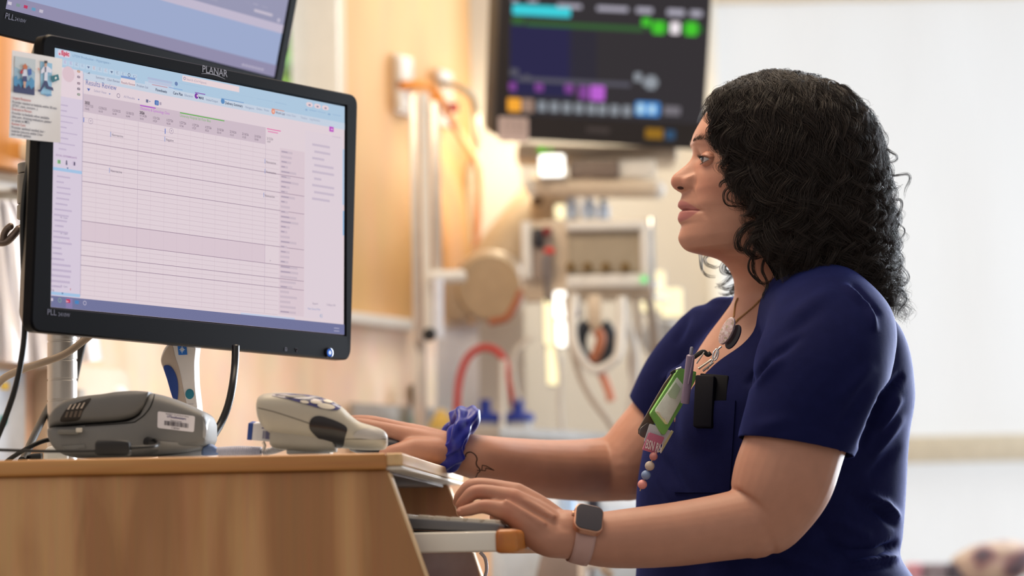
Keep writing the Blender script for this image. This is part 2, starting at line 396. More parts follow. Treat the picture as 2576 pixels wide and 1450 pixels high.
for nm, c, sd, mm in (('foliage', c0, 4, LEAFG), ('foliage', c1, 9, LEAFD)):
    rb = random.Random(sd); m = MB()
    for k in range(160):
        d = Vector((rb.gauss(0, 1), rb.gauss(0, 1), rb.gauss(0, 1))).normalized()*(.13*rb.random()**.4); p = Vector((c.x, c.y-.02, c.z))+d
        F = HF @ Matrix.Translation(p) @ Euler((rb.random()*6, rb.random()*6, rb.random()*6)).to_matrix().to_4x4()
        m.add([(-.018, 0, 0), (0, .04, .006), (.018, 0, 0), (0, -.04, .006)], [(0, 1, 2, 3)], F)
    tag(m.build(nm, mm, tr, ang=180), kind='stuff')

# ---------------------------------------------------------------- things on the left wall
def T(name, px, py, D, lab, cat, grp=None): return thing(name, U(px, py, D), lab, cat, grp)
t = T('hook_rail', 30, 480, 4.1, 'white wall rail with small coat hooks at the far left wall', 'hook rail')
m = MB(); m.box((0, 0, .01), (.16, .018, .018), hframe(30, 478), bev=.003); m.build('rail', WHITEP, t)
for x in (10, 27, 44):
    F = hframe(x, 486); m = MB(); m.tube([(0, .004, .02), (0, -.002, .034), (0, -.018, .040), (0, -.022, .052), (0, -.012, .058)], .0035, 8, F); m.build('hook', mat('bronze_hook', (.42, .33, .27), rough=.4, metal=.6), t)
# white gown on the hooks
g = []
for i in range(30):
    v = i/29; row = []
    for k in range(60):
        u = k/59; x = -40+300*u*(.55+.45*v**.5)+0; y = 495 + v*410 + 10*math.sin(u*3)
        off = .05+.016*math.sin(u*21+v*2.2)*(.4+v)+.008*math.sin(u*47-v*3)
        row.append(hw(x, y, off))
    g.append(row)
m = MB(); m.grid(g); m.grid([[p - HWN*.006 for p in r] for r in g])
tag(m.build('hanging_gown', mat('white_gown_cloth', (.93, .93, .95), rough=.85, var=.02), ang=180), 'white cotton gown hanging in folds behind the monitor pole', 'gown')
t = T('towel_dispenser', 165, 1040, 4.15, 'cream plastic wall dispenser beside the silver monitor pole', 'dispenser')
F = hframe(165, 1088)
m = MB(); m.prism(rrect(.155, .21, .03), 0, .075, F, bev=.008); m.build('housing', BEIGEP, t)
m = MB(); m.box((-.052, 0, .078), (.018, .13, .006), F, bev=.002); m.build('slot', mat('grey_slot', (.62, .60, .57), rough=.5), t)
m = MB(); m.sphere((.05, .052, .07), .028, F, sc=(1, 1, .35)); m.build('dome', WHITEP, t)
t = T('sharps_notice', 15, 1050, 4.1, 'pale blue wall notice with a yellow and a teal dot', 'notice')
F = hframe(10, 1060); m = MB(); m.box((0, 0, .006), (.075, .16, .012), F, bev=.002); m.build('board', mat('pale_blue_card', (.84, .89, .95), rough=.6), t)
m = MB(); m.box((-.012, .055, .0135), (.016, .012, .003), F); m.build('yellow_mark', mat('yellow_print', (.95, .78, .2), rough=.6), t)
m = MB(); m.lathe([(.008, .012), (.008, .0145)], F @ Matrix.Translation((-.016, .0, 0)), 20); m.build('teal_mark', mat('teal_print', (.1, .5, .5), rough=.6), t)

# ---------------------------------------------------------------- outlets, hoses and rail on the head wall
t = thing('gas_outlet', hw(1007, 215), 'grey gas outlet plate with the orange hose plugged in', 'outlet', 'gas outlets on the wood panel')
def plate(t, x0, y0, x1, y1, m, th=.012, off=0, nm='plate'):
    F = hframe((x0+x1)/2, (y0+y1)/2, off); a = F.inverted() @ hw(x0, (y0+y1)/2); b = F.inverted() @ hw(x1, (y0+y1)/2); c = F.inverted() @ hw((x0+x1)/2, y0); d = F.inverted() @ hw((x0+x1)/2, y1)
    mb = MB(); mb.box((0, 0, th/2), (b.x-a.x, c.y-d.y, th), F, bev=.003); return mb.build(nm, m, t)
plate(t, 985, 142, 1030, 290, ALU); plate(t, 996, 148, 1024, 208, WHITEP, .012, .012, 'socket'); plate(t, 997, 230, 1022, 280, WHITEP, .012, .012, 'socket')
t = thing('gas_outlet', hw(1112, 250), 'white gas outlet plate with the grey hose plugged in', 'outlet', 'gas outlets on the wood panel')
plate(t, 1092, 180, 1130, 320, mat('warm_plate', (.84, .76, .68), rough=.5)); plate(t, 1096, 180, 1124, 206, WHITEP, .012, .012, 'socket'); plate(t, 1098, 290, 1130, 318, WHITEP, .012, .012, 'socket')
plate(t, 1112, 262, 1124, 286, mat('dark_red_plug', (.55, .1, .1), rough=.5), .03, .012, 'plug')
def hose(name, pts, r, m, lab, cat, seg=10, n=60):
    o = MB().tube(spline([tuple(U(*p)) for p in pts], n), r, seg).build(name, m, ang=180); return tag(o, lab, cat)
def dh(px, py): return (CMI @ hw(px, py)).z*-1
t = thing('orange_hose', U(1060, 215, dh(1060, 215)-.06), 'orange oxygen hose hanging from the grey gas outlet', 'hose')
pts = [(1008, 217, dh(1008, 217)-.01), (1025, 214, dh(1020, 214)-.05), (1062, 213, dh(1050, 213)-.07), (1092, 228, dh(1092, 230)-.06), (1115, 262, dh(1100, 262)-.10)]
MB().tube(spline([tuple(U(*p)) for p in pts], 40), .0085, 12).build('hose_end', ORNG, t, ang=180)
pts2 = [(1115, 262, dh(1100, 262)-.10), (1135, 305, 5.0), (1168, 355, 5.05), (1195, 400, 5.08), (1205, 455, 5.10), (1203, 540, 5.11), (1196, 640, 5.12)]
MB().tube(spline([tuple(U(*p)) for p in pts2], 60), .0072, 12).build('hose_run', PEACH, t, ang=180)
hose('grey_hose', [(1108, 212, dh(1108, 212)-.01), (1130, 212, dh(1120, 212)-.05), (1160, 222, 5.0), (1188, 245, 5.02), (1200, 300, 5.04), (1200, 360, 5.12), (1180, 430, 5.17), (1178, 560, 5.19), (1190, 650, 5.19)], .007, mat('sage_grey_hose', (.70, .66, .57), rough=.5), 'sage grey hose looping down from the white gas outlet', 'hose')
t = T('equipment_rail', 1070, 850, 4.75, 'twin vertical aluminium equipment rail standing before the wood panel', 'rail')
for x0, x1, y0, y1, mm in ((1034, 1056, 228, 860, ALU), (1060, 1082, 228, 850, WHITEP), (1084, 1108, 250, 690, ALU)):
    m = MB(); rbx(x0, y0, x1, y1, 4.75, .03, .003, mb=m); m.build('rail_strip', mm, t)
m = MB(); rbx(1040, 850, 1072, 1100, 4.75, .03, .003, mb=m); m.build('rail_foot', ALU, t)
t = T('rail_clamp', 1125, 690, 4.68, 'white clamp arm with a short post on the equipment rail', 'clamp')
m = MB(); rbx(1076, 678, 1172, 706, 4.7, .05, .008, mb=m); m.build('arm', WHITEP, t)
m = MB(); m.cyl(U(1102, 700, 4.68), U(1102, 850, 4.68), .0105); m.build('post', mat('pale_blue_white_plastic', (.86, .88, .93), rough=.4), t)
m = MB(); m.sphere(tuple(U(1080, 842, 4.66)), .013); m.build('knob', BLACKP, t)

# ---------------------------------------------------------------- patient monitor on its bracket
PMD = 4.72
pm = T('patient_monitor', 1515, 190, PMD, 'large dark patient monitor with green and purple traces on the wall bracket', 'patient monitor')
PMW = frame(U(1520, 150, PMD), CR3 @ Matrix.Rotation(R(-3.0), 3, 'Z') @ Vector((.97, 0, -.24)), CR3 @ Matrix.Rotation(R(-3.0), 3, 'Z') @ Vector((0, .985, .17)))
PMI = PMW.inverted(); PMN = PMW.to_3x3().col[2]; PMO = PMW.translation
def pml(px, py, off=0.0):
    p = PMI @ onplane(px, py, PMO + PMN*off, PMN); return p.x, p.y
outl = [pml(*p) for p in ((1262, -150), (1797, -110), (1768, 378), (1243, 346))]
def rpoly(pts, r, n=5):
    """round the corners of a polygon"""
    out = []; m = len(pts)
    for i in range(m):
        p, a, b = Vector(pts[i]).to_2d(), Vector(pts[i-1]).to_2d(), Vector(pts[(i+1) % m]).to_2d()
        u, v = (a-p).normalized(), (b-p).normalized()
        for k in range(n+1):
            t = k/n; q = p + u*r*(1-t)**2 + v*r*t**2; out.append((q.x, q.y))
    return out
MB().prism(rpoly(outl, .018)[::-1], -.09, 0, PMW, bev=.006).build('housing', mat('charcoal_monitor_case', (.16, .145, .15), rough=.5, var=.04), pm)
def pmq(x0, y0, x1, y1, m, nm=None, off=.001, th=.001, r=0.0, par=None, mb=None):
    """flat patch on the monitor glass; corners follow the glass edges"""
    sk = lambda x, y: (x - (y-190)*.052*(1 if x > 1500 else .055), y + (x-1280)*.052)
    pts = [pml(*sk(*p)) for p in ((x0, y0), (x1, y0), (x1, y1), (x0, y1))]
    if r: pts = rpoly(pts, r, 4)
    mb = mb or MB(); mb.prism(pts[::-1], off, off+th, PMW)
    return mb.build(nm, m, par or pm) if nm else mb
scr = pmq(1280, -140, 1772, 288, G('#3c383b', .85), 'screen', .0008, .0006)
pmq(1283, 62, 1440, 238, G('#322f52', .85), 'trace_field', .0016, .0004, .002, scr)
pmq(1430, 66, 1500, 216, G('#37343f', .85), 'trace_field', .0016, .0004, .002, scr)
def dots(nm, items, col, s=1.0, th=.0005, off=.0022, r=.0035):
    for it in items: pmq(*it, G(col, s), nm, off, th, min(r, .45*sz(min(it[2]-it[0], it[3]-it[1]), PMD)), scr)
dots('alarm_banner', [(1288, 10, 1434, 36)], '#3fd0dc', 1.0)
dots('menu_words', [(1286, -4, 1302, 4), (1326, -6, 1352, 2), (1400, 2, 1462, 13), (1500, 3, 1570, 15), (1590, 2, 1632, 16), (1668, 2, 1712, 18), (1726, 2, 1756, 18)], '#b9b5c4', .85)
dots('green_trace', [(1286, 42, 1318, 60), (1322, 50, 1612, 62)], '#3f6b3c', .85)
dots('green_numerals', [(1606, 28, 1628, 48), (1634, 34, 1664, 66), (1716, 32, 1746, 66)], '#49c832', 1.0)
dots('green_halo_numerals', [(1622, 40, 1676, 58), (1706, 40, 1758, 58)], '#2f7a2d', .9, .0003, .0019)
dots('white_numeral', [(1678, 34, 1702, 64)], '#f3e9ee', 1.0)
dots('grey_trace', [(1282, 172, 1304, 190), (1316, 186, 1332, 198), (1300, 192, 1586, 203)], '#62606c', .85)
dots('grey_numerals', [(1594, 166, 1612, 188), (1616, 180, 1654, 198), (1626, 172, 1648, 206)], '#9aa0a8', .9)
dots('purple_trace', [(1280, 206, 1298, 228), (1345, 206, 1366, 226), (1420, 204, 1442, 226), (1455, 206, 1480, 240)], '#8a4b9c', .9)
dots('purple_numerals', [(1484, 204, 1522, 242)], '#bb62d0', 1.0)
dots('orange_key', [(1276, 246, 1310, 280)], '#f2a638', 1.05); dots('brown_key', [(1312, 246, 1342, 280)], '#a58878', .9)
dots('soft_keys', [(1352+31*k, 250, 1374+31*k, 276) for k in range(8)], '#9aa0a8', .8)
dots('blue_keys', [(1601, 238, 1662, 274)], '#4b8fd6', 1.0); dots('blue_key_marks', [(1606, 244, 1622, 268), (1634, 246, 1650, 266)], '#b9dcec', 1.0, .0004, .003)
dots('clock_words', [(1672, 246, 1714, 268)], '#858088', .8)
pmq(1475, 308, 1540, 322, mat('faint_badge', (.27, .25, .26), rough=.5), 'maker_plate', .0008, .0006)
pmq(1630, 304, 1674, 330, mat('amber_key_print', (.62, .48, .10), rough=.5), 'amber_key', .0008, .0008, .002); pmq(1680, 306, 1704, 330, mat('blue_key_print', (.18, .36, .55), rough=.5), 'blue_key', .0008, .0008, .002)
st = pmq(1254, 294, 1329, 356, mat('white_label_paper', (.80, .72, .70), rough=.6), 'label', .0012, .0006, .004)
m = MB()
for x in (1270, 1284, 1298, 1312): pmq(x, 300, x+1.5, 326, None, None, .002, .0003, 0, st, m)
for y in (302, 313, 325, 336): pmq(1264, y, 1322, y+1.6, None, None, .002, .0003, 0, st, m)
m.build('label_lines', mat('grey_print', (.55, .48, .47), rough=.6), st)
t = T('monitor_bracket', 1500, 390, 4.78, 'beige bracket shelf holding the patient monitor', 'bracket')
m = MB(); rbx(1300, 362, 1705, 404, 4.84, .10, .01, mb=m, roll=R(-2.5)); m.build('shelf', BEIGEP, t)
m = MB(); rbx(1432, 402, 1556, 446, 4.78, .06, .006, mb=m); m.build('battery_box', mat('grey_brown_plastic', (.50, .44, .40), rough=.5), t)
for x_, r_, c_ in ((1362, .0062, '#6fe03a'), (1384, .0048, '#8fce6a')):
    m = MB(); m.sphere(tuple(U(x_, 377, 4.835)), r_, sc=(1, .6, 1)); m.build('green_light', G(c_, 1.0), t)
m = MB(); rbx(1556, 400, 1650, 446, 4.80, .03, .004, mb=m); m.build('paper_tray', FRAMEW, t)
GLOWW = G('#fffaf0', 2.6); GLOWY = G('#ffeebc', 1.5)
def lamp(x0, y0, x1, y1, D, lab, m=GLOWW, back=WHITEP, bev=.008, stem=None):  # glowing panel for lamps, and for metal glints put in as glow
    t = T('lamp_or_glint', (x0+x1)/2, (y0+y1)/2, D, lab, 'lamp', 'small lit lamps by the bed')
    mb = MB(); rbx(x0-3, y0-3, x1+3, y1+3, D, .04, .005, mb=mb, cz=-.006); mb.build('glow_case', back, t)
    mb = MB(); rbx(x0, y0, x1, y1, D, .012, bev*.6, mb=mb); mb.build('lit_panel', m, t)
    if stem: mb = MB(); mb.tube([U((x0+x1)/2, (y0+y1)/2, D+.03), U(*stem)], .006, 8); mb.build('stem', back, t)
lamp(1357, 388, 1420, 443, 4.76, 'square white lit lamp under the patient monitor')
# ---------------------------------------------------------------- arm, bar and module rack
t = T('support_arm', 1300, 640, 4.9, 'thick tan enamelled support arm slanting down to a round joint', 'support arm')
m = MB(); A, B = U(1398, 490, 5.10), U(1234, 724, 5.05); m.tube([A, A.lerp(B, .33), A.lerp(B, .66), B], [.062, .070, .073, .073], 28); m.build('arm', TANP, t)
F = camframe(1232, 722, 4.95); m = MB(); m.lathe([(.0, -.09), (.066, -.09), (.070, -.08), (.070, .012), (.062, .022), (.0, .024)], F, 40); m.build('joint_cap', mat('pale_tan_enamel', (.71, .63, .52), rough=.4), t)
m = MB(); m.lathe([(.071, -.035), (.0745, -.03), (.0745, -.01), (.071, -.005)], F, 40); m.build('joint_ring', ALU, t)
m = MB(); rbx(1118, 700, 1180, 808, 4.94, .06, .012, mb=m); m.build('wall_shoe', TANP, t)
m = MB(); m.sphere(tuple(U(1402, 520, 5.0)), .055, sc=(1, .8, 1)); m.build('elbow', TANP, t)
m = MB(); m.lathe([(.0, 0), (.012, 0), (.012, .008), (0, .008)], camframe(1352, 505, 4.87), 16); m.build('screw_cap', mat('brown_cap', (.45, .36, .26), rough=.5), t)
m = MB(); m.tube(spline([tuple(U(*p)) for p in ((1230, 812, 4.86), (1275, 800, 4.86), (1300, 760, 4.87), (1310, 735, 4.9))], 20), .007, 10); m.build('rust_cable', mat('rust_cable', (.62, .33, .18), rough=.5), t)
t = T('grab_bar', 1500, 470, 4.8, 'long rounded beige grab bar above the module rack', 'bar')
m = MB(); P = [U(1345, 472, 4.82), U(1400, 470, 4.8), U(1500, 472, 4.8), U(1600, 475, 4.8), U(1650, 478, 4.82)]; m.tube(P, [.017, .0195, .0195, .0195, .016], 20); m.build('bar', BEIGEP, t)
for q_ in (P[0], P[-1]): m = MB(); m.sphere(tuple(q_), .0185); m.build('end_cap', WHITEP, t)
m = MB(); m.cyl(U(1480, 452, 4.80), U(1480, 449, 4.80), .016); m.build('stem', BEIGEP, t)
for i, (x0, y0, x1, y1) in enumerate(((1422, 492, 1452, 550), (1466, 490, 1500, 550), (1504, 500, 1534, 552))):
    t = T('clear_vial', (x0+x1)/2, y1, 4.84, ('clear blue tinted vial, left one under the grab bar', 'clear blue tinted vial, middle one under the grab bar', 'clear blue tinted vial, right one under the grab bar')[i], 'vial', 'vials on the module rack')
    h = sz(y1-y0, 4.84); r = sz(x1-x0, 4.84)/2
    m = MB(); m.lathe([(0, 0), (r, 0), (r, h*.6), (r*.5, h*.75), (r*.5, h*.9), (0, h*.9)], wframe((x0+x1)/2, y1, 4.84) @ Matrix.Rotation(-PI/2, 4, 'X'), 20); m.build('glass', mat('blue_white_vial_%d' % i, (.80, .87, .97), rough=.15, trans=.3, var=0), t)
    m = MB(); m.lathe([(0, h*.88), (r*.6, h*.88), (r*.6, h), (0, h)], wframe((x0+x1)/2, y1, 4.84) @ Matrix.Rotation(-PI/2, 4, 'X'), 16); m.build('stopper', DARKG, t)
lamp(1396, 514, 1424, 550, 4.9, 'small lit lamp wedged beside the tan arm elbow', GLOWY)
t = T('module_rack', 1480, 640, 4.75, 'beige monitor module rack with a recessed panel and four knobs', 'rack')
rk = MB(); rbx(1312, 552, 1638, 738, 4.80, .08, .008, mb=rk); rk.build('case', BEIGEP, t)
m = MB(); rbx(1312, 556, 1338, 700, 4.775, .03, .004, mb=m); m.build('side_post', WHITEP, t)
m = MB(); rbx(1430, 578, 1612, 688, 4.79, .01, .002, mb=m); m.build('recess', mat('grey_recess', (.66, .61, .53), rough=.6), t)
for y0, y1 in ((556, 578), (690, 722)):
    m = MB(); rbx(1424, y0, 1618, y1, 4.775, .03, .004, mb=m); m.build('shelf_edge', WHITEP, t)
m = MB(); rbx(1612, 556, 1630, 722, 4.775, .03, .004, mb=m); m.build('side_post', WHITEP, t)
for x in (1434, 1478, 1524, 1573):
    m = MB(); m.lathe([(0, 0), (.0085, 0), (.0085, .010), (.006, .014), (0, .014)], camframe(x, 672, 4.782), 18); m.build('knob', mat('bronze_knob', (.46, .35, .14), rough=.5) if x == 1434 else bpy.data.materials['bronze_knob'], t)
m = MB(); rbx(1340, 572, 1392, 704, 4.775, .02, .004, mb=m); m.build('plug_module', mat('plug_module_grey', (.60, .54, .50), rough=.5), t)
m = MB(); rbx(1341, 574, 1368, 622, 4.768, .012, .003, mb=m); m.build('dark_slot', DARKG, t)
m = MB(); m.sphere(tuple(U(1376, 582, 4.76)), .009); m.build('red_knob', mat('crimson_knob', (.50, .06, .09), rough=.4), t)
m = MB(); m.sphere(tuple(U(1382, 632, 4.75)), .009, sc=(1.2, 1, .8)); m.build('scarlet_plug', mat('scarlet_plug', (.85, .2, .16), rough=.4), t)
m = MB(); m.tube(spline([tuple(U(*p)) for p in ((1378, 640, 4.745), (1370, 660, 4.74), (1374, 700, 4.74), (1380, 760, 4.76))], 20), .0055, 8); m.build('lead', mat('grey_lead', (.45, .42, .42), rough=.5), t)
m = MB(); m.sphere(tuple(U(1620, 703, 4.765)), .0070, sc=(1, .5, 1)); m.build('green_light', G('#7df08a', 1.1), t)
m = MB(); rbx(1634, 545, 1648, 740, 4.80, .02, .004, mb=m); m.build('chrome_rod', CHROME, t)
m = MB(); rbx(1320, 736, 1640, 752, 4.80, .07, .004, mb=m); m.build('base_plate', BEIGEP, t)
# under the rack: window reflections on metal put in as glowing panels, then lit lamps
lamp(1394, 732, 1424, 800, 4.78, 'tall white metal piece with a painted reflection under the module rack'); lamp(1368, 742, 1392, 868, 4.80, 'slim white metal tube with a painted reflection under the module rack', GLOWY)
lamp(1376, 872, 1412, 968, 4.80, 'lower metal tube with a painted reflection beside the red hose arch', GLOWY); lamp(1400, 806, 1424, 872, 4.79, 'short metal tube with a painted reflection beside the coiled cuff', GLOWW)
lamp(1604, 742, 1660, 784, 4.95, 'cream lit lamp block beneath the rack corner', GLOWY, stem=(1620, 745, 4.86)); lamp(1664, 726, 1716, 796, 4.97, 'cream lit lamp beside the far sleeve', GLOWY, stem=(1640, 742, 4.86)); lamp(1648, 682, 1672, 742, 4.98, 'small cream lit lamp tip over the far sleeve', GLOWY, stem=(1642, 725, 4.86))
t = T('cuff_coil', 1497, 860, 4.72, 'dark coiled cuff hose hanging in a ring under the rack', 'cuff hose')
for k, (rx_, ry_, w) in enumerate(((44, 58, .013), (36, 50, .011), (30, 44, .010))):
    m = MB(); P = [U(1497+rx_*math.cos(a), 862+ry_*math.sin(a), 4.72+.012*k) for a in np.linspace(R(-60), R(242), 40)]; m.tube(P, w*.72, 10); m.build('coil', mat('slate_hose_%d' % k, (.20, .22, .25), rough=.5), t)
m = MB(); rbx(1478, 740, 1516, 830, 4.73, .03, .008, mb=m); m.build('hanger', BEIGEP, t)
m = MB(); m.tube(spline([tuple(U(*p)) for p in ((1500, 830, 4.70), (1512, 850, 4.7), (1505, 880, 4.7), (1492, 905, 4.71))], 20), .010, 10); m.build('orange_tail', mat('terracotta_plastic', (.68, .42, .30), rough=.5), t)
hose('salmon_tube', [(1500, 915, 4.74), (1518, 950, 4.74), (1532, 985, 4.74), (1538, 1010, 4.74)], .009, mat('salmon_tube', (.82, .53, .42), rough=.5), 'short salmon tube hanging below the coiled cuff', 'tube')
GL = mat('pale_grey_cable', (.82, .80, .77), rough=.5, var=.04); GM = mat('warm_grey_cable', (.66, .60, .54), rough=.5, var=.04)
CB = [([(1445, 745, 4.72), (1440, 800, 4.69), (1446, 870, 4.665), (1490, 930, 4.66), (1548, 905, 4.66), (1560, 850, 4.68), (1562, 752, 4.72)], .009, GL, 'pale grey cable looping round the dark cuff coil'),
 ([(1568, 745, 4.80), (1580, 820, 4.79), (1598, 900, 4.79), (1592, 1000, 4.79), (1575, 1090, 4.79)], .009, GL, 'pale grey cable dropping beside the cuff coil'),
 ([(1600, 745, 4.8), (1606, 830, 4.8), (1588, 900, 4.8), (1600, 1000, 4.8)], .007, GM, 'warm grey cable behind the pale cables under the rack'),
 ([(1424, 750, 4.78), (1445, 900, 4.70), (1480, 990, 4.68), (1530, 1060, 4.68), (1560, 1110, 4.7)], .006, GM, 'thin warm grey cable crossing under the cuff coil'),
 ([(1400, 870, 4.79), (1410, 940, 4.78), (1408, 1010, 4.78), (1415, 1100, 4.78)], .005, GL, 'thin pale cable hanging below the glinting metal tubes'),
 ([(1340, 850, 4.85), (1300, 880, 4.85), (1290, 930, 4.85), (1300, 1000, 4.85), (1310, 1060, 4.85)], .005, GL, 'thin pale cable hanging beside the red hose arch'),
 ([(1632, 745, 4.83), (1640, 790, 4.93), (1650, 860, 4.95), (1640, 950, 4.95), (1600, 1060, 4.95)], .010, GM, 'grey cable hanging behind the far sleeve')]
for p, r, mm, lab in CB: hose('drop_cable', p, r, mm, lab, 'cable')
for x0, y0, x1, y1, lab, mm in ((1436, 745, 1464, 800, 'silver clip standing under the rack by the glinting metal', CHROME), (1442, 800, 1460, 850, 'small silver connector below the silver clip', CHROME)):
    t = T('silver_clip', (x0+x1)/2, y1, 4.76, lab, 'clip'); m = MB(); rbx(x0, y0, x1, y1, 4.76, .02, .006, mb=m, roll=R(12)); m.build('body', mm, t); m = MB(); rbx(x0+6, y0+8, x1-6, y0+20, 4.748, .01, .003, mb=m); m.build('jaw', ALU, t)
t = T('wall_regulator', 1665, 850, 5.2, 'round pale regulator with a yellow mark behind the far sleeve', 'regulator')
m = MB(); m.lathe([(0, 0), (.045, 0), (.045, .04), (.036, .05), (0, .05)], camframe(1662, 850, 5.2), 30); m.build('body', mat('pale_grey_regulator', (.72, .72, .72), rough=.4), t)
m = MB(); rbx(1650, 862, 1674, 884, 5.14, .008, .002, mb=m); m.build('yellow_mark', mat('mustard_print', (.85, .72, .35), rough=.5), t)
m = MB(); rbx(1640, 905, 1690, 960, 5.2, .05, .01, mb=m); m.build('flow_cup', mat('smoky_blue_cup', (.62, .68, .76), rough=.3), t)
# ---------------------------------------------------------------- counter with canisters and bottles
t = T('supply_counter', 1150, 1110, 4.85, 'grey bedside supply counter under the canisters', 'counter')
BZ = U(1200, 1092, 4.85).z
def cy(px, D):
    lo, hi = 900, 1300
    for _ in range(40):
        md = (lo+hi)/2
        if U(px, md, D).z > BZ: lo = md
        else: hi = md
    return lo
bz = BZ-HW0.z; s0, s1 = hx(872, 1000).x, a3-.06
m = MB(); m.box(((s0+s1)/2, bz-.012, .175), (s1-s0, .024, .34), HF, bev=.004); m.build('top', mat('grey_counter_top', (.62, .60, .58), rough=.4), t)
m = MB(); m.box(((s0+s1)/2, bz-.36, .165), (s1-s0-.02, .67, .31), HF, bev=.004); m.build('cabinet', LAMB, t)
m = MB(); m.box(((s0+s1)/2, bz+.03, .010), (s1-s0, .06, .012), HF, bev=.003); m.build('upstand', mat('grey_upstand', (.60, .58, .56), rough=.5), t)
for i, x in enumerate((1222, 1305)):
    t = T('suction_canister', x, cy(x, 4.85), 4.85, ('suction canister with blue lid standing under the red hose arch', 'suction canister with blue lid right of the white pole')[i], 'canister', 'suction canisters')
    F = wframe(x, cy(x, 4.85), 4.85) @ Matrix.Rotation(-PI/2, 4, 'X'); r = sz(36, 4.85); h = sz(28, 4.85)
    m = MB(); m.lathe([(0, 0), (r*.9, 0), (r*.95, h), (0, h)], F, 28); m.build('jar', CLEARW, t)
    m = MB(); m.lathe([(0, h), (r*1.15, h), (r*1.15, h+.012), (r*.9, h+.018), (r*.5, h+.020), (0, h+.020)], F, 28); m.build('lid', BLUEP, t)
    m = MB(); m.lathe([(0, h+.018), (r*.42, h+.018), (r*.40, h+.045), (0, h+.045)], F, 20); m.build('port', BLUEP, t)
hose('red_hose', [(1150, 1088, 4.86), (1150, 1020, 4.86), (1155, 960, 4.86), (1172, 908, 4.86), (1200, 880, 4.86), (1232, 876, 4.86), (1262, 896, 4.86), (1280, 940, 4.86), (1288, 985, 4.86), (1294, 1022, 4.86)], .0072, REDP, 'red hose arching between the blue lidded canisters', 'hose')
t = T('drip_pole', 1264, cy(1264, 4.79), 4.79, 'slim white pole standing between the two canisters', 'pole')
m = MB(); m.cyl(U(1264, cy(1264, 4.79), 4.79), U(1266, 905, 4.79), .0055); m.build('shaft', WHITEP, t); m = MB(); m.cyl(U(1264, cy(1264, 4.79), 4.79), U(1264, cy(1264, 4.79)-5, 4.79), .012); m.build('foot', WHITEP, t)
t = T('hanging_chart', 1150, 1055, 4.98, 'white paper chart hanging below the wall clamp', 'paper')
g = [[U(1097+108*k/10, 815+240*i/12+3*math.sin(k), 4.98-.006*math.sin(k*.6+i*.2)) for k in range(11)] for i in range(13)]
m = MB(); m.grid(g); m.grid([[p-ray(1150, 900).normalized()*-.002 for p in r] for r in g]); m.build('sheet', mat('white_paper', (.88, .90, .94), rough=.7, var=.02), t, ang=180)
m = MB(); rbx(1120, 810, 1180, 826, 4.965, .012, .002, mb=m); m.build('clip', ALU, t)
t = T('spray_bottle', 1056, cy(1056, 4.9), 4.9, 'white bottle with a green lower half on the counter', 'bottle')
F = wframe(1056, cy(1056, 4.9), 4.9) @ Matrix.Rotation(-PI/2, 4, 'X') @ Matrix.Scale(1.09, 4)
m = MB(); m.lathe([(0, 0), (.0105, 0), (.0115, .004), (.0115, .036), (.010, .04), (0, .04)], F, 20); m.build('green_base', mat('leaf_green_plastic', (.30, .72, .12), rough=.4), t)
m = MB(); m.lathe([(0, .04), (.0105, .04), (.011, .06), (.0085, .07), (.0085, .078), (.010, .08), (.0095, .094), (0, .096)], F, 20); m.build('white_top', WHITEP, t)
t = T('brown_vial_box', 1035, cy(1035, 4.95), 4.95, 'small dark brown box behind the green bottle', 'box')
m = MB(); rbx(1026, 968, 1044, cy(1035, 4.95), 4.95, .03, .003, mb=m); m.build('carton', mat('dark_brown_card', (.30, .22, .12), rough=.6), t); m = MB(); rbx(1040, 972, 1052, 1000, 4.945, .01, .002, mb=m); m.build('green_flap', mat('green_flap', (.35, .6, .2), rough=.6), t)
t = T('yellow_bag', 1106, cy(1106, 4.85), 4.85, 'crumpled yellow and white bag beside the blue scrunchie', 'bag')
F = wframe(1106, cy(1106, 4.85), 4.85) @ Matrix.Scale(1.1, 4); m = MB(); m.prism([(-.026, 0), (.022, 0), (.02, .03), (.008, .046), (-.004, .044), (-.016, .022)], -.03, .01, F, bev=.008, seg=3); m.build('bag', mat('lemon_bag', (.95, .80, .42), rough=.5, var=.15, vscale=40), t)
m = MB(); m.sphere((.006, .034, 0), .012, F, sc=(1, 1.1, .8)); m.build('white_fold', WHITEP, t)
t = T('tissue_heap', 972, cy(972, 4.93), 4.93, 'heap of white tissue on the counter behind the thermometer', 'tissue')
F = wframe(972, cy(972, 4.93), 4.93) @ Matrix.Scale(1.1, 4); rb = random.Random(3)
for k in range(3):
    bm_ = bmesh.new(); bmesh.ops.create_icosphere(bm_, subdivisions=3, radius=1)
    for v in bm_.verts:
        n_ = math.sin(v.co.x*7+k)*math.sin(v.co.y*6)*math.sin(v.co.z*5+k); v.co = Vector((v.co.x*.024, max(v.co.y, -.5)*.030, v.co.z*.02))*(1+.22*n_) + Vector((-.02+.022*k, .014, .004*k))
    MB().bm(bm_, F).build('tissue_fold', WHITEP, t, ang=180)
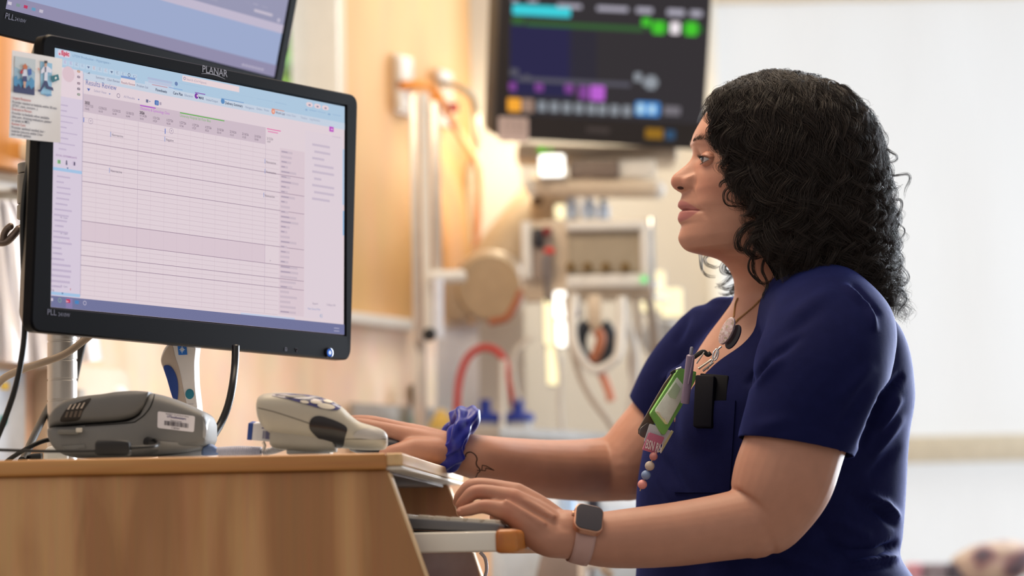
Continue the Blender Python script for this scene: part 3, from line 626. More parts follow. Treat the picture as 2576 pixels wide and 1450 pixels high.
# ---------------------------------------------------------------- bed under the arms
t = thing('hospital_bed', Vector((U(1450, 1450, 4.4).x, U(1450, 1450, 4.4).y, 0)), 'pale blue and grey hospital bed below the outstretched arms', 'bed')
BD = 4.25
m = MB(); rbx(1236, 1335, 1760, 1520, BD, .32, .03, mb=m, seg=4); m.build('mattress', mat('pale_blue_sheet', (.78, .84, .90), rough=.8), t)
m = MB(); rbx(1285, 1236, 1625, 1345, BD+.22, .08, .03, mb=m, seg=4); m.build('headboard', mat('blue_white_board', (.84, .88, .93), rough=.5), t)
m = MB(); rbx(1340, 1395, 1480, 1600, BD-.06, .05, .012, mb=m, roll=R(-14)); m.build('side_panel', mat('taupe_panel', (.52, .47, .45), rough=.5), t)
m = MB(); m.cyl(U(1468, 1500, BD-.09), U(1468, 1418, BD-.09), .009); m.cyl(U(1468, 1420, BD-.09), U(1600, 1412, BD-.09), .009); m.build('side_rail', WHITEP, t)
m = MB(); m.cyl(U(1495, 1332, BD+.20), U(1492, 1240, BD+.20), .012); m.build('dark_post', mat('plum_black_post', (.12, .09, .13), rough=.5), t)
m = MB(); m.cyl(U(1430, 1332, BD+.16), U(1425, 1250, BD+.16), .016); m.build('blue_post', mat('sky_blue_post', (.70, .80, .92), rough=.4), t)
m = MB(); m.tube(spline([tuple(U(*p)) for p in ((1540, 1450, BD-.1), (1520, 1430, BD-.1), (1560, 1400, BD-.08))], 16), .007, 8); m.build('grey_lead', GM, t)
for leg_x in (1370, 1720):
    p = U(leg_x, 1480, BD+.15); m = MB(); m.cyl((p.x, p.y, 0), (p.x, p.y, p.z), .025); m.build('leg', ALU, t)
# ---------------------------------------------------------------- window seat with bedding
t = thing('window_seat', Vector((bpt(2450, 1420).x, BY-.35, 0)), 'pale grey upholstered window seat under the lower shade', 'seat')
zs = U(2420, 1462, 5.45).z
m = MB(); m.box((bpt(2450, 1420).x, BY-.31, zs-.06), (1.5, .52, .12), bev=.03, seg=4); m.build('cushion', mat('pale_grey_upholstery', (.80, .79, .79), rough=.85), t)
m = MB(); m.box((bpt(2450, 1420).x, BY-.31, (zs-.12)/2), (1.45, .48, zs-.12), bev=.01); m.build('base', LAMB, t)
def pillow_mat():
    m = mat('floral_pillow_cloth', (.74, .64, .58), rough=.9, var=0); nt = m.node_tree; N = nt.nodes; L = nt.links; b = N['Principled BSDF']
    tc = N.new('ShaderNodeTexCoord'); n = N.new('ShaderNodeTexNoise'); n.inputs['Scale'].default_value = 11; n.inputs['Detail'].default_value = 1.5; L.new(tc.outputs['Object'], n.inputs[0])
    r = N.new('ShaderNodeValToRGB'); L.new(n.outputs['Fac'], r.inputs[0]); e = r.color_ramp.elements; e[0].position = .33; e[0].color = lin('#5a5560')+(1,); e[1].position = .72; e[1].color = lin('#c9b4a4')+(1,)
    for p, c in ((.40, '#8f6d74'), (.46, '#bda59a'), (.54, '#d2bfae'), (.60, '#a88c8c'), (.66, '#b9b2bb')):
        x = e.new(p); x.color = lin(c)+(1,)
    L.new(r.outputs[0], b.inputs['Base Color']); return m
def pillow(name, px, py, D, w, h, d, m, lab, cat, rot=0):
    F = wframe(px, py, D, roll=rot); g = []
    for i in range(19):
        a = -PI/2+PI*i/18; g.append([(math.copysign(abs(math.cos(a))**.6, 1)*math.copysign(abs(math.cos(b))**.7, math.cos(b))*w/2*(1+.03*math.sin(5*b)), math.copysign(abs(math.cos(a))**.6, 1)*math.copysign(abs(math.sin(b))**.7, math.sin(b))*h/2*(1+.04*math.cos(4*b)), math.sin(a)*d/2) for b in np.linspace(0, 2*PI, 48, endpoint=False)])
    mb = MB(); mb.grid(g, closed_u=True, capends=True, M=F); return tag(mb.build(name, m, ang=180), lab, cat)
pillow('floral_pillow', 2500, 1417, 5.45, .185, .090, .11, pillow_mat(), 'rounded floral pillow on the window seat', 'pillow', R(8))
for x0, x1, c, lab in ((2296, 2322, (.85, .62, .68), 'small pink folded cloth on the window seat'), (2328, 2384, (.62, .58, .62), 'small grey folded cloth beside the pink one'), (2392, 2430, (.42, .40, .46), 'dark grey folded cloth against the floral pillow')):
    t = T('folded_cloth', (x0+x1)/2, 1450, 5.42, lab, 'cloth', 'folded cloths on the window seat')
    for k in range(3):
        m = MB(); rbx(x0, 1418+14*k, x1, 1432+14*k, 5.42-.004*k, .12, .005, mb=m, seg=3); m.build('fold', mat('cloth_%d_%d' % (x0, k), tuple(min(1, q*(1-.06*k)) for q in c), rough=.9), t)
# ================================================================ the wooden cart
OAK = wood('oak_edge', (.74, .53, .29), (.66, .43, .21), scale=(.8, 9, 9), dist=1.2, c3=(.71, .49, .25), rough=.38)
PLY = wood('birch_veneer', (.74, .56, .36), (.60, .41, .23), scale=(5.5, 5.5, .75), dist=1.3, c3=(.68, .49, .30), rough=.45, band=1.3)
PLYIN = wood('shaded_inner_veneer', (.56, .38, .24), (.46, .30, .18), scale=(7, 7, .6), dist=1.5, rough=.5)  # birch veneer darkened for the shade inside the cart
LAMI = mat('white_laminate', (.86, .84, .80), rough=.35, var=.02)
CO = U(972, 1140, 2.75); CZ = CO.z; TH = .0182
E1 = Vector((1, .030, 0)).normalized(); E2 = Vector((.080, 1, 0)).normalized()
def CP(a, b, z): return Vector((CO.x, CO.y, z)) + E1*a + E2*b
cart = thing('wooden_cart', Vector((CO.x-.4, CO.y+.3, 0)), 'blond wooden workstation cart with slanted side panel and work top', 'cart')
def plank(pts_lo, up, name, m, bev=.002, par=None):
    bm_ = bmesh.new(); a = [bm_.verts.new(p) for p in pts_lo]; b = [bm_.verts.new(Vector(p)+Vector(up)) for p in pts_lo]; n = len(a)
    bm_.faces.new(a); bm_.faces.new(b[::-1])
    for i in range(n): bm_.faces.new((a[i], b[i], b[(i+1) % n], a[(i+1) % n]))
    bmesh.ops.recalc_face_normals(bm_, faces=bm_.faces[:])
    if bev: bmesh.ops.bevel(bm_, geom=bm_.edges[:], offset=bev, segments=3, profile=.5, affect='EDGES', clamp_overlap=True)
    return MB().bm(bm_).build(name, m, par or cart)
DEP = .66
top = plank([CP(-1.15, .02, CZ-TH), CP(-.002, .02, CZ-TH), CP(-.002, DEP, CZ-TH), CP(-1.15, DEP, CZ-TH)], (0, 0, TH), 'work_top', LAMI, .001)
plank([CP(-1.14, .026, CZ-TH-.0035), CP(-.006, .026, CZ-TH-.0035), CP(-.006, DEP-.004, CZ-TH-.0035), CP(-1.14, DEP-.004, CZ-TH-.0035)], (0, 0, .003), 'underside', mat('shaded_backing_board', (.36, .29, .24), rough=.7), 0, top)  # board whose brown is darkened for the shadow under the top
plank([CP(-1.15, -.004, CZ-TH), CP(.0, -.004, CZ-TH), CP(.0, .02, CZ-TH), CP(-1.15, .02, CZ-TH)], (0, 0, TH), 'oak_edging', OAK, .003, top)
plank([CP(-.001, .0, CZ-TH*.78), CP(.018, .0, CZ-TH*.78), CP(.018, DEP, CZ-TH*.78), CP(-.001, DEP, CZ-TH*.78)], (0, 0, TH*.76), 'oak_edging', wood('pale_oak_edge', (.86, .72, .53), (.78, .63, .43), scale=(12, 1.0, 12), dist=1.0), .002, top)
plank([CP(-.001, .004, CZ-TH*1.02), CP(.0175, .004, CZ-TH*1.02), CP(.0175, DEP+.012, CZ-TH*1.02), CP(-.001, DEP+.012, CZ-TH*1.02)], (0, 0, TH*.22), 'laminate_lip', LAMI, .001, top)
# side panels: slanting front edge, straight below knee height
def side(b, th, nm, m):
    z0 = CZ-TH; sl = (1060-972)/(1450-1190)*1.0
    zs_ = .80; x1 = sl*(z0-zs_)
    pts = [CP(-1.10, b, .10), CP(x1, b, .10), CP(x1, b, zs_), CP(.0, b, z0), CP(-1.10, b, z0)]
    return plank(pts, E2*th, nm, m, .0025)
side(.004, .022, 'side_panel', PLY)
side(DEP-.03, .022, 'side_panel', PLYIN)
for b in (.0035, DEP-.031):
    z0 = CZ-TH; sl = .338; zs_ = .80
    P = [CP(.0005, b+.001, z0-.004), CP(sl*(z0-zs_)+.0005, b+.001, zs_)]
    m = MB()
    for k in range(1): m.add([P[0], P[1], P[1]+E2*.021, P[0]+E2*.021, P[0]+E1*.0022, P[1]+E1*.0022, P[1]+E1*.0022+E2*.021, P[0]+E1*.0022+E2*.021], [(0,1,2,3),(4,7,6,5),(0,4,5,1),(1,5,6,2),(2,6,7,3),(3,7,4,0)])
    m.build('edge_band', mat('pale_edge_band_%d' % (b > .1), (.86, .74, .58), rough=.35), cart)
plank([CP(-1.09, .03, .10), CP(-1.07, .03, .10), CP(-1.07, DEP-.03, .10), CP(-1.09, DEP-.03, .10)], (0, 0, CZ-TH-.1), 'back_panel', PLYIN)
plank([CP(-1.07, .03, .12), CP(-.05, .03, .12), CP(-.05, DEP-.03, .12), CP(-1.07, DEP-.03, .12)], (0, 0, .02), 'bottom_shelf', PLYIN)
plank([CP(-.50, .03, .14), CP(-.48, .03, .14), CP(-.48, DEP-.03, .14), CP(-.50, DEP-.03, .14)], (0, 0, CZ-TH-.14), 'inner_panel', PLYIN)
for px, py, r in ((362, 1452, .0102), (736, 1446, .0112)):
    p = onplane(px, py, CP(0, .004, 0), E2); F = Matrix.Translation(p) @ Matrix.Rotation(PI/2, 4, 'X')
    m = MB(); m.lathe([(0, 0), (r, 0), (r, .003), (r*.8, .006), (0, .0065)], F, 28); m.build('hole_plug', BLACKP, cart)
for a in (-1.0, .08):
    for b in (.06, DEP-.06):
        p = CP(a, b, .05); m = MB(); m.tube([p-E2*.014, p+E2*.014], .05, 20); m.build('caster', BLACKP, cart)
        q = CP(a, b, .10); m = MB(); m.cyl(q-Vector((0, 0, .05)), q, .012); m.build('caster_stem', CHROME, cart)
# keyboard tray: white slab with a honey wood lip
KD = 2.84
tl, tr_, zt = onplane(1028, 1346, CP(0, .055, 0), E2), onplane(1249, 1337, CP(0, .055, 0), E2), None
tb = onplane(1249, 1387, CP(0, .055, 0), E2)
TZ1 = tr_.z; TZ0 = tb.z
tray = plank([Vector((tl.x-.20, tl.y, TZ0)), Vector((tr_.x, tr_.y, TZ0)), Vector((tr_.x, tr_.y, TZ0))+E2*.50, Vector((tl.x-.20, tl.y, TZ0))+E2*.50], (0, 0, TZ1-TZ0), 'keyboard_tray', LAMI, .002)
lp = [Vector((tr_.x-.002, tr_.y-.004, TZ0-.003)), Vector((tr_.x+.024, tr_.y-.004, TZ0-.003)), Vector((tr_.x+.024, tr_.y-.004, TZ0-.003))+E2*.51, Vector((tr_.x-.002, tr_.y-.004, TZ0-.003))+E2*.51]
plank(lp, (0, 0, TZ1-TZ0+.005), 'wood_lip', wood('honey_lip_wood', (.74, .46, .17), (.64, .36, .11), scale=(10, 1, 10), dist=1), .006, tray)
# plastic sleeve, white cord and dark pouch under the tray
m = MB(); g = [[CP(-.03+.115*u+.004*math.sin(v*6)+.006*v*u, .10+.006*math.sin(u*9+v*4), TZ0-.001-.10*v) for u in np.linspace(0, 1, 14)] for v in np.linspace(0, 1, 14)]
m.grid(g); tag(m.build('plastic_sleeve', mat('smoky_plastic_film', (.52, .48, .52), rough=.35, alpha=.62, var=.12, vscale=30), ang=180), 'smoky plastic sleeve hanging under the keyboard tray', 'sleeve')
hose('white_cable', [(1208, 1390, 3.1), (1220, 1405, 3.1), (1224, 1425, 3.1), (1222, 1445, 3.1), (1212, 1462, 3.1), (1190, 1470, 3.1)], .0022, mat('white_cord_sheath', (.85, .85, .9), rough=.4), 'thin white cable dropping from under the keyboard tray', 'cable', 8)

# ---------------------------------------------------------------- keyboard
kbp, kbq = onplane(1006, 1303, CP(0, .075, 0), E2), onplane(1254, 1319, CP(0, .075, 0), E2)
KX = (kbq-kbp).normalized(); KF = frame(kbp, KX, E2)   # x to the user, y away, z up (slope of the deck)
if KF.to_3x3().col[2].z < 0: KF = frame(kbp, KX, -E2)
KN = KF.to_3x3().col[2]
KL = (kbq-kbp).length
kb = thing('keyboard', kbp + E2*.2, 'slate grey keyboard with pale keys on the white tray', 'keyboard')
m = MB(); rows_k = []
sec = [(-.03, .0), (KL, 0), (KL+.0015, -.003), (KL-.001, -.0095), (-.03, -.0125)]
bm_ = bmesh.new(); a = [bm_.verts.new(KF @ Vector((x, 0, z))) for x, z in sec]; b = [bm_.verts.new(v.co + E2*.44) for v in a]; n = len(a)
bm_.faces.new(a); bm_.faces.new(b[::-1])
for i in range(n): bm_.faces.new((a[i], b[i], b[(i+1) % n], a[(i+1) % n]))
bmesh.ops.recalc_face_normals(bm_, faces=bm_.faces[:]); bmesh.ops.bevel(bm_, geom=bm_.edges[:], offset=.0012, segments=2, profile=.5, affect='EDGES')
MB().bm(bm_).build('case', mat('slate_keyboard_case', (.36, .36, .38), rough=.5), kb)
m = MB(); m.box((KL*.5, .22, -.020), (KL*.96, .42, .014), KF, bev=.001); m.build('foot_frame', BLACKP, kb)
KEYM = mat('pale_key_plastic', (.80, .77, .72), rough=.45)
km = MB(); km.prism([(-.0074, -.0074), (.0074, -.0074), (.0074, .0074), (-.0074, .0074)], 0, .0022); km.prism([(-.0064, -.0062), (.0062, -.0062), (.0062, .0062), (-.0064, .0062)], .0022, .0044, bev=.0008)
kmesh = km.mesh('key', KEYM)
lw = KL-.0105
for r in range(6):
    x = lw - r*.0190 - (.004 if r == 5 else 0)
    ncol = 22
    for c in range(ncol):
        if r == 0 and 2 <= c <= 6: continue
        y = .011 + .0190*c
        if abs(y-.31) < .006 or abs(y-.375) < .006: continue
        o = link('key', kmesh, kb); o.matrix_basis = KF @ Matrix.Translation((x, y, .0002))
o = link('key', kmesh, kb); o.matrix_basis = KF @ Matrix.Translation((lw, .011+.019*4, .0002)) @ Matrix.Diagonal((1, 6.0, 1, 1))

# ---------------------------------------------------------------- monitors
MT = CM @ Vector((-.53385534, .28164022, -2.90234215))
mx = CR3 @ Vector((.5944467, -.07551685, -.76003803)); my = CR3 @ Vector((.01783053, 1.02465441, -.13157417))
SF = frame(MT, mx, my); SFI = SF.inverted(); SN = SF.to_3x3().col[2]
def plane_xy(F, px, py, z=0.0):
    n = F.to_3x3().col[2]; p = F.inverted() @ onplane(px, py, F.translation + n*z, n); return p.x, p.y
BEZ = mat('monitor_black_bezel', (.022, .024, .045), rough=.34, var=.05, vscale=80, spec=.09); BEZF = mat('monitor_bezel_grey', (.155, .155, .185), rough=.42, var=.05, vscale=60)
def monitor(F, outer, inner, lab, fl):
    t = thing('computer_monitor', F.translation, lab, 'monitor')
    po = rpoly([plane_xy(F, *p) for p in outer], .014, 6); pi_ = [plane_xy(F, *p) for p in inner]
    # frame ring: outer rounded outline to inner screen edge, with a step
    cx_ = sum(p[0] for p in pi_)/4; cy_ = sum(p[1] for p in pi_)/4
    xs0, xs1 = (pi_[0][0]+pi_[3][0])/2, (pi_[1][0]+pi_[2][0])/2; ys0, ys1 = (pi_[2][1]+pi_[3][1])/2, (pi_[0][1]+pi_[1][1])/2
    ring = []
    n = len(po)
    def inn(x, y, d=0):
        # projection of an outer point on the screen rectangle
        x = min(max(x, xs0-d), xs1+d); y = min(max(y, ys0-d), ys1+d)
        if xs0-d < x < xs1+d and ys0-d < y < ys1+d: y = ys1+d if abs(y-ys1) < abs(y-ys0) else ys0-d
        return x, y
    po2 = []
    for i in range(n):
        a, b = po[i], po[(i+1) % n]; k = max(1, int(math.hypot(b[0]-a[0], b[1]-a[1])/.012))
        for j in range(k): po2.append((a[0]+(b[0]-a[0])*j/k, a[1]+(b[1]-a[1])*j/k))
    def shr(d): 
        return [((x-cx_)*(1-d/abs(xs1-xs0)*2)+cx_, (y-cy_)*(1-d/abs(ys1-ys0)*2)+cy_) for x, y in po2]
    L0 = [Vector((x, y, -.034)) for x, y in shr(.012)]; L1 = [Vector((x, y, -.012)) for x, y in po2]; L2 = [Vector((x, y, .001)) for x, y in po2]; L3 = [Vector((x, y, .0036)) for x, y in shr(.0016)]
    I0 = [Vector(inn(x, y, .0022)+(.0034,)) for x, y in po2]; I1 = [Vector(inn(x, y, .0004)+(-.0006,)) for x, y in po2]
    m = MB(); m.grid([L0, L1, L2, L3, I0, I1], closed_u=True, M=F); m.f.append(tuple(range(len(po2)))[::-1]); m.mi.append(0)
    m.build('bezel', BEZF if fl else BEZ, t, ang=30)
    m = MB(); m.box((cx_, cy_, -.042), ((xs1-xs0)*.72, (ys1-ys0)*.72, .03), F, bev=.01, seg=3); m.build('rear_case', BLACKP, t)
    m = MB(); m.box((cx_, cy_, -.060), (.11, .11, .012), F, bev=.002); m.build('mount_plate', DARKG, t)
    return t, (xs0, xs1, ys0, ys1)
MON, (sx0, sx1, sy0, sy1) = monitor(SF, [(104, 83), (896, 241), (878, 908), (73, 834)], [(145, 122), (873, 270), (858, 842), (118, 772)], 'front monitor showing the pale results table above the printer', 0)
# upper monitor
def planeframe(BL, D1, BR, W, UP):
    a = U(*BL, D1); lo, hi = D1-.1, D1+.6
    for _ in range(60):
        md = (lo+hi)/2
        if (U(*BR, md)-a).length < W: lo = md
        else: hi = md
    b = U(*BR, lo); x = (b-a).normalized(); n = x.cross(ray(*UP).cross(x)) if False else None
    # point on the ray through UP with (p-b).x = 0
    d = ray(*UP); t = (b-CAMO).dot(x)/d.dot(x); p = CAMO + d*t
    return frame(a, x, (p-b)), lo, p
UF, UD2, UPp = planeframe((13, 22), 3.10, (689, 194), .51, (725, 0))
print('upper monitor', UD2, project(UPp), UF.to_3x3().col[1])
def upx(x, y, z=0): return project(UF @ Vector((x, y, z)))[:2]
MON2, (ux0, ux1, uy0, uy1) = monitor(UF, [upx(-.017, .322), upx(.526, .322), upx(.526, -.034), upx(-.017, -.034)], [upx(0, .306), upx(.51, .306), upx(.51, 0), upx(0, 0)], 'upper monitor with a blue desktop tilted above the front monitor', 0)

class Screen:
    """flat print of light on a screen"""
    def __init__(s, F, root, base, strength):
        s.F, s.root, s.k = F, root, strength; s.layers = {}
    def xy(s, px, py): return plane_xy(s.F, px, py)
    def mb(s, col, lay): return s.layers.setdefault((col, lay), MB())
    def rect(s, x0, y0, x1, y1, col, lay=1, r=0):
        """local metres"""
        pts = rrect(abs(x1-x0), abs(y1-y0), r, 4, (x0+x1)/2, (y0+y1)/2) if r else [(x0, y0), (x1, y0), (x1, y1), (x0, y1)]
        m = s.mb(col, lay); m.add([(x, y, .0002*lay) for x, y in pts], [tuple(range(len(pts)))], s.F)
    def prect(s, p0, p1, col, lay=1, r=0):
        a, b = s.xy(*p0), s.xy(*p1); s.rect(a[0], a[1], b[0], b[1], col, lay, r)
    def disc(s, px, py, r, col, lay=2):
        x, y = s.xy(px, py); m = s.mb(col, lay); m.add([(x+r*math.cos(2*PI*k/20), y+r*math.sin(2*PI*k/20), .0002*lay) for k in range(20)], [tuple(range(20))], s.F)
    def ring(s, px, py, r, w, col, lay=3):
        x, y = s.xy(px, py); m = s.mb(col, lay); vs = []; fs = []
        for k in range(20):
            a = 2*PI*k/20; vs += [(x+r*math.cos(a), y+r*math.sin(a), .0002*lay), (x+(r-w)*math.cos(a), y+(r-w)*math.sin(a), .0002*lay)]; j = (k+1) % 20; fs.append((2*k, 2*j, 2*j+1, 2*k+1))
        m.add(vs, fs, s.F)
    def tri(s, px, py, r, col, lay=3):
        x, y = s.xy(px, py); s.mb(col, lay).add([(x-r, y+r*.6, .0002*lay), (x+r, y+r*.6, .0002*lay), (x, y-r*.7, .0002*lay)], [(0, 1, 2)], s.F)
    def text(s, px, py, body, h, col, bold=0, lay=4, sx=1.0):
        """baseline left at the pixel, h = capital height in metres"""
        x, y = s.xy(px, py); s.mb(col, lay).text(body, h/.70, s.F @ Matrix.Translation((x, y, .0002*lay)), bold=bold, sx=sx)
    def done(s, names):
        for (col, lay), m in s.layers.items():
            o = m.build(names.get((col, lay), 'screen_print'), G(col, s.k), s.scr, smooth=False); tag(o, kind='stuff') if len(m.f) > 1 else None
def base_screen(S, x0, x1, y0, y1, col):
    m = MB(); m.add([(x0, y0, 0), (x1, y0, 0), (x1, y1, 0), (x0, y1, 0)], [(0, 1, 2, 3)], S.F); S.scr = m.build('screen', G(col, S.k), S.root, smooth=False)
S = Screen(SF, MON, None, .94); base_screen(S, sx0, sx1, sy0, sy1, '#e6d6dd')
W_, H_ = sx1-sx0, sy0-sy1     # H_ negative
def fy(px, py): return S.xy(px, py)[1]
yb1 = fy(215, 186)     # under the toolbar
S.rect(sx0, sy1, sx1, fy(300, 203), '#b3cde4', 1)
S.rect(S.xy(210, 190)[0], fy(210, 182), sx1, fy(210, 201), '#cbd6e6', 2)
S.prect((364, 204), (436, 234), '#c9d6e8', 2); S.prect((303, 196), (339, 218), '#ecdadd', 3); S.prect((303, 195), (339, 197), '#7f9cd0', 4)
S.prect((458, 193), (601, 229), '#ecd9dd', 3, .0055)
S.prect((145, 124), (176, 147), '#dfd3e2', 2, .003)
for k in range(13):
    px, py = 162+14.6*k, 157+3.0*k + .0*k; S.prect((px-5, py-7), (px+7, py+8), '#c4d6e9', 2)
    c = ['#c25ab0', '#b05ab8', '#5f6f96', '#8a9cc0', '#5f7096', '#e0795f', '#6f83a8', '#d0a0a8', '#5f7090', '#5f7396', '#6f86aa', '#43587f', '#8093b8'][k]
    if k in (11,): S.ring(px+1, py-1, .0022, .0007, c, 4)
    elif k in (4, 8): S.tri(px+1, py+1, .0022, c, 4)
    elif k == 12: S.prect((px-3, py-4), (px+5, py+4), c, 4, .001); S.prect((px-2, py-3), (px+4, py+3), '#c4d6e9', 5)
    else:
        for j in range(3): S.prect((px-2.4, py-5+3.2*j), (px+3.8-(j % 2)*2, py-3.2+3.2*j), c, 4)
# left patient column
xc = S.xy(207, 240)[0]
S.rect(sx0, fy(150, 168), xc, fy(120, 744), '#e9d7df', 2); S.rect(sx0, fy(140, 240), xc, fy(120, 744), '#dccfe0', 3)
S.rect(xc, fy(207, 185), xc+.0006, fy(193, 745), '#a39cc0', 5)
S.disc(171, 187, .0095, '#e0c6cf', 4)
for k, (y, c) in enumerate(((180, '#c08a58'), (194, '#7a6a80'), (210, '#7d6576'), (224, '#5a5468'), (238, '#6f8a72'))): S.prect((193, y-3.5), (200, y+3.5), c, 5, .0008); S.prect((195, y-1.2), (198, y+1.2), '#e9d7df', 6)
rb = random.Random(4)
for k in range(34):
    y = 262+13.8*k
    if 385 < y < 432: continue
    x0 = 149-(y-262)*.055+rb.random()*4; w = 16+rb.random()*34; S.prect((x0, y), (x0+w, y+4+w*.14), '#c6b7cf', 5)
    if rb.random() < .45: S.prect((x0+6, y+1.5), (x0+12+w*.3, y+4), '#a99cba', 6)
S.text(139, 392, 'SOCIAL DETERMINANTS', .0021, '#a887b0', .02)
S.rect(sx0, fy(132, 420), xc, fy(132, 428), '#a8c8e8', 6); S.rect(sx0, fy(121, 733), xc, fy(121, 741), '#a8c8e8', 6); S.tri(168, 424, .0016, '#4a6a9a', 7); S.tri(155, 739, .0016, '#4a6a9a', 7)
S.prect((143, 402), (151, 413), '#9fd39a', 5); S.prect((145, 403), (146.2, 412), '#2f5a38', 6); S.prect((148, 403), (149.2, 412), '#2f5a38', 6)
S.disc(166, 406, .0010, '#4a4460', 5); S.prect((164, 408), (168, 416), '#6a6480', 5); S.disc(185, 412, .0032, '#cfc0d6', 5); S.prect((184, 408), (187, 417), '#4a4460', 6)
for y, a, b in ((543, '18', 'Tpro'), (583, '18', 'Tpro'), (677, '18', 'Tmno'), (716, '18', 'Tmn')): S.text(150, y+6, '18 . 3 pro', .0020, '#8a7fa0', .01)
S.text(121, 731, '97.5 kg', .0020, '#7a7090', .01); S.prect((175, 726), (176.2, 731), '#c0392b', 6)
# titles, tabs and filters
S.text(153, 138, 'Epic', .0052, '#cf3f5c', .05); S.prect((147, 133), (151, 139), '#d9687c', 4)
S.text(181, 143, 'UTSW Production - Hyperspace -', .0031, '#6f8fb8')
for p in ((240, 197, 'Summary'), (268, 203, 'Chart Review'), (304, 210, 'Results Review'), (343, 218, 'Problem List')): S.text(*p, .0030, '#6d6f8e' if p[2] != 'Results Review' else '#7d5a78', sx=.86)
for x, y, b, c, bd in ((390, 229, 'Flowsheets', '#34405e', .02), (434, 237, 'Care Plan', '#34405e', .02), (463, 242, 'Education', '#7480a0', 0), (499, 249, 'MAR', '#34405e', .02), (517, 253, 'Intake/Output', '#7480a0', 0), (565, 262, 'Delivery Summary', '#34405e', .02), (616, 272, 'Navigators', '#8490b0', 0), (644, 276, 'Orders', '#8490b0', 0), (663, 279, 'Notes', '#8490b0', 0), (692, 286, 'Work List', '#5f5f80', .01), (719, 291, 'Intake Chart', '#98a0bc', 0), (755, 298, 'Timeline', '#98a0bc', 0), (778, 302, 'Log Activities', '#98a0bc', 0)):
    S.text(x, y, b, .0034 if bd else .0029, c, bd, sx=.88)
for x0, y0, x1, c in ((381, 212, 420, '#c89aa8'), (423, 219, 458, '#8fb0dc'), (489, 232, 515, '#8f4bb0'), (555, 247, 612, '#7fa4d0'), (682, 273, 714, '#e0967f')):
    a, b = S.xy(x0, y0), S.xy(x1, y0); S.rect(a[0], a[1], b[0], a[1]-.0010, c, 5)
S.disc(493, 242, .0034, '#7f3fa6', 5); S.disc(495, 241.5, .0014, '#e6d0d8', 6); S.disc(559, 255, .0034, '#5f8fc4', 5); S.disc(686, 281, .0034, '#eb8f74', 5); S.disc(686, 281, .0018, '#f2c0ae', 6)
S.ring(463, 197.5, .0019, .0006, '#54719c', 5); S.text(468, 202, 'Search (Ctrl+Space)', .0030, '#a89bb0')
S.prect((370, 199), (432, 206), '#b3bfdc', 4); S.prect((372, 208), (430, 212), '#c0c8e0', 4); S.disc(442, 211, .0026, '#6f86b4', 5)
for x0, w in ((448, 60), (520, 50), (580, 56), (645, 40), (690, 30)): S.prect((x0, 209+(x0-448)*.197), (x0+w, 213+(x0-448)*.197+w*.12), '#a4c0dc', 4)
for x0 in (769, 789, 809): S.prect((x0, 256+(x0-769)*.2), (x0+17, 271+(x0-769)*.2), '#ecd5da', 4, .004); S.prect((x0+6, 262+(x0-769)*.2), (x0+11, 267+(x0-769)*.2), '#8a8aa6', 5)
for x0, w in ((767, 5), (777, 18), (798, 20), (824, 6), (836, 20)): S.prect((x0, 274+(x0-767)*.2), (x0+w, 279+(x0-767)*.2), '#8fb0d4', 4)
S.text(214, 213, 'Results Review', .0066, '#5a6fae', sx=.86)
S.text(221, 187, '<', .003, '#4a4a66', .03); S.prect((217, 184.5), (222, 186), '#4a4a66', 5)
S.tri(222, 226, .0026, '#4a66b0'); S.text(235, 231, 'Select View', .0030, '#9a94b4'); S.tri(275, 237, .0014, '#5f78b8'); S.ring(297, 241, .0027, .0006, '#7a6a8c'); S.text(310, 246, 'All Results', .0030, '#9a94b4'); S.tri(348, 251, .0014, '#4a66b0')
S.prect((366, 250), (372, 259), '#7a7a98', 4); S.tri(376, 256, .0012, '#4a66b0'); S.prect((388, 252), (398, 266), '#3f6cb4', 4, .0012)
for j in range(3): S.prect((390, 255.5+3*j), (396.5, 257.5+3*j), '#c8d4ea', 5)
S.prect((400, 257), (405, 265), '#b3a6b8', 4)
# date header
yh0, yh1 = fy(212, 236), fy(212, 282); xe = S.xy(668, 340)[0]
S.rect(xc+.001, yh0, xe, yh1, '#d3c1cd', 2)
cols = ['12/17/25', '12/30/25', '12/30/25', '12/30/25', '1/13/26', '1/21/26', '1/27/26', '1/27/26', '1/27/26', '1/27/26', '2/10/26', '2/10/26', '2/10/26', '2/10/26', '2/12/26']
tms = ['14:42', '16:10', '16:34', '16:44', '16:01', '19:59', '16:26', '17:26', '17:27', '18:22', '03:10', '15:10', '15:25', '20:56', '13:07']
XS = [212, 246, 281, 315, 350, 383, 417, 450, 482, 514, 545, 577, 608, 639, 670]
def rowpx(px, y_at_left):   # follow a local horizontal from its height at px 212
    y = fy(212, y_at_left); x = S.xy(px, y_at_left+(px-212)*.2)[0]; return x, y
for x, d, tm_ in zip(XS, cols, tms):
    for yl, b in ((268, d), (276, tm_)):
        lx, ly = rowpx(x, yl); S.mb('#5f4f64', 4).text(b, .0031/.7 if b == d else .0026/.7, SF @ Matrix.Translation((lx, ly, .0008)), sx=.86)
for x in (212, 350):
    lx, ly = rowpx(x, 261); S.mb('#241c2c', 5).text('2025' if x == 212 else '2026', .0032/.7, SF @ Matrix.Translation((lx, ly, .0010)), bold=.03, sx=.86)
lx, ly = rowpx(351, 248); S.mb('#c06ad2', 5).text('Obstetrics & Gynecology Clinic', .0034/.7, SF @ Matrix.Translation((lx, ly-.001, .0010)), sx=.80)
S.rect(lx, ly+.0034, lx+.026, ly+.0046, '#b44fd0', 5)
lx, ly = rowpx(451, 248); S.mb('#7fb872', 5).text('University Hospital 5th Floor Blue', .0034/.7, SF @ Matrix.Translation((lx, ly-.001, .0010)), sx=.80)
S.rect(lx, ly+.0034, lx+.078, ly+.0048, '#73b862', 5)
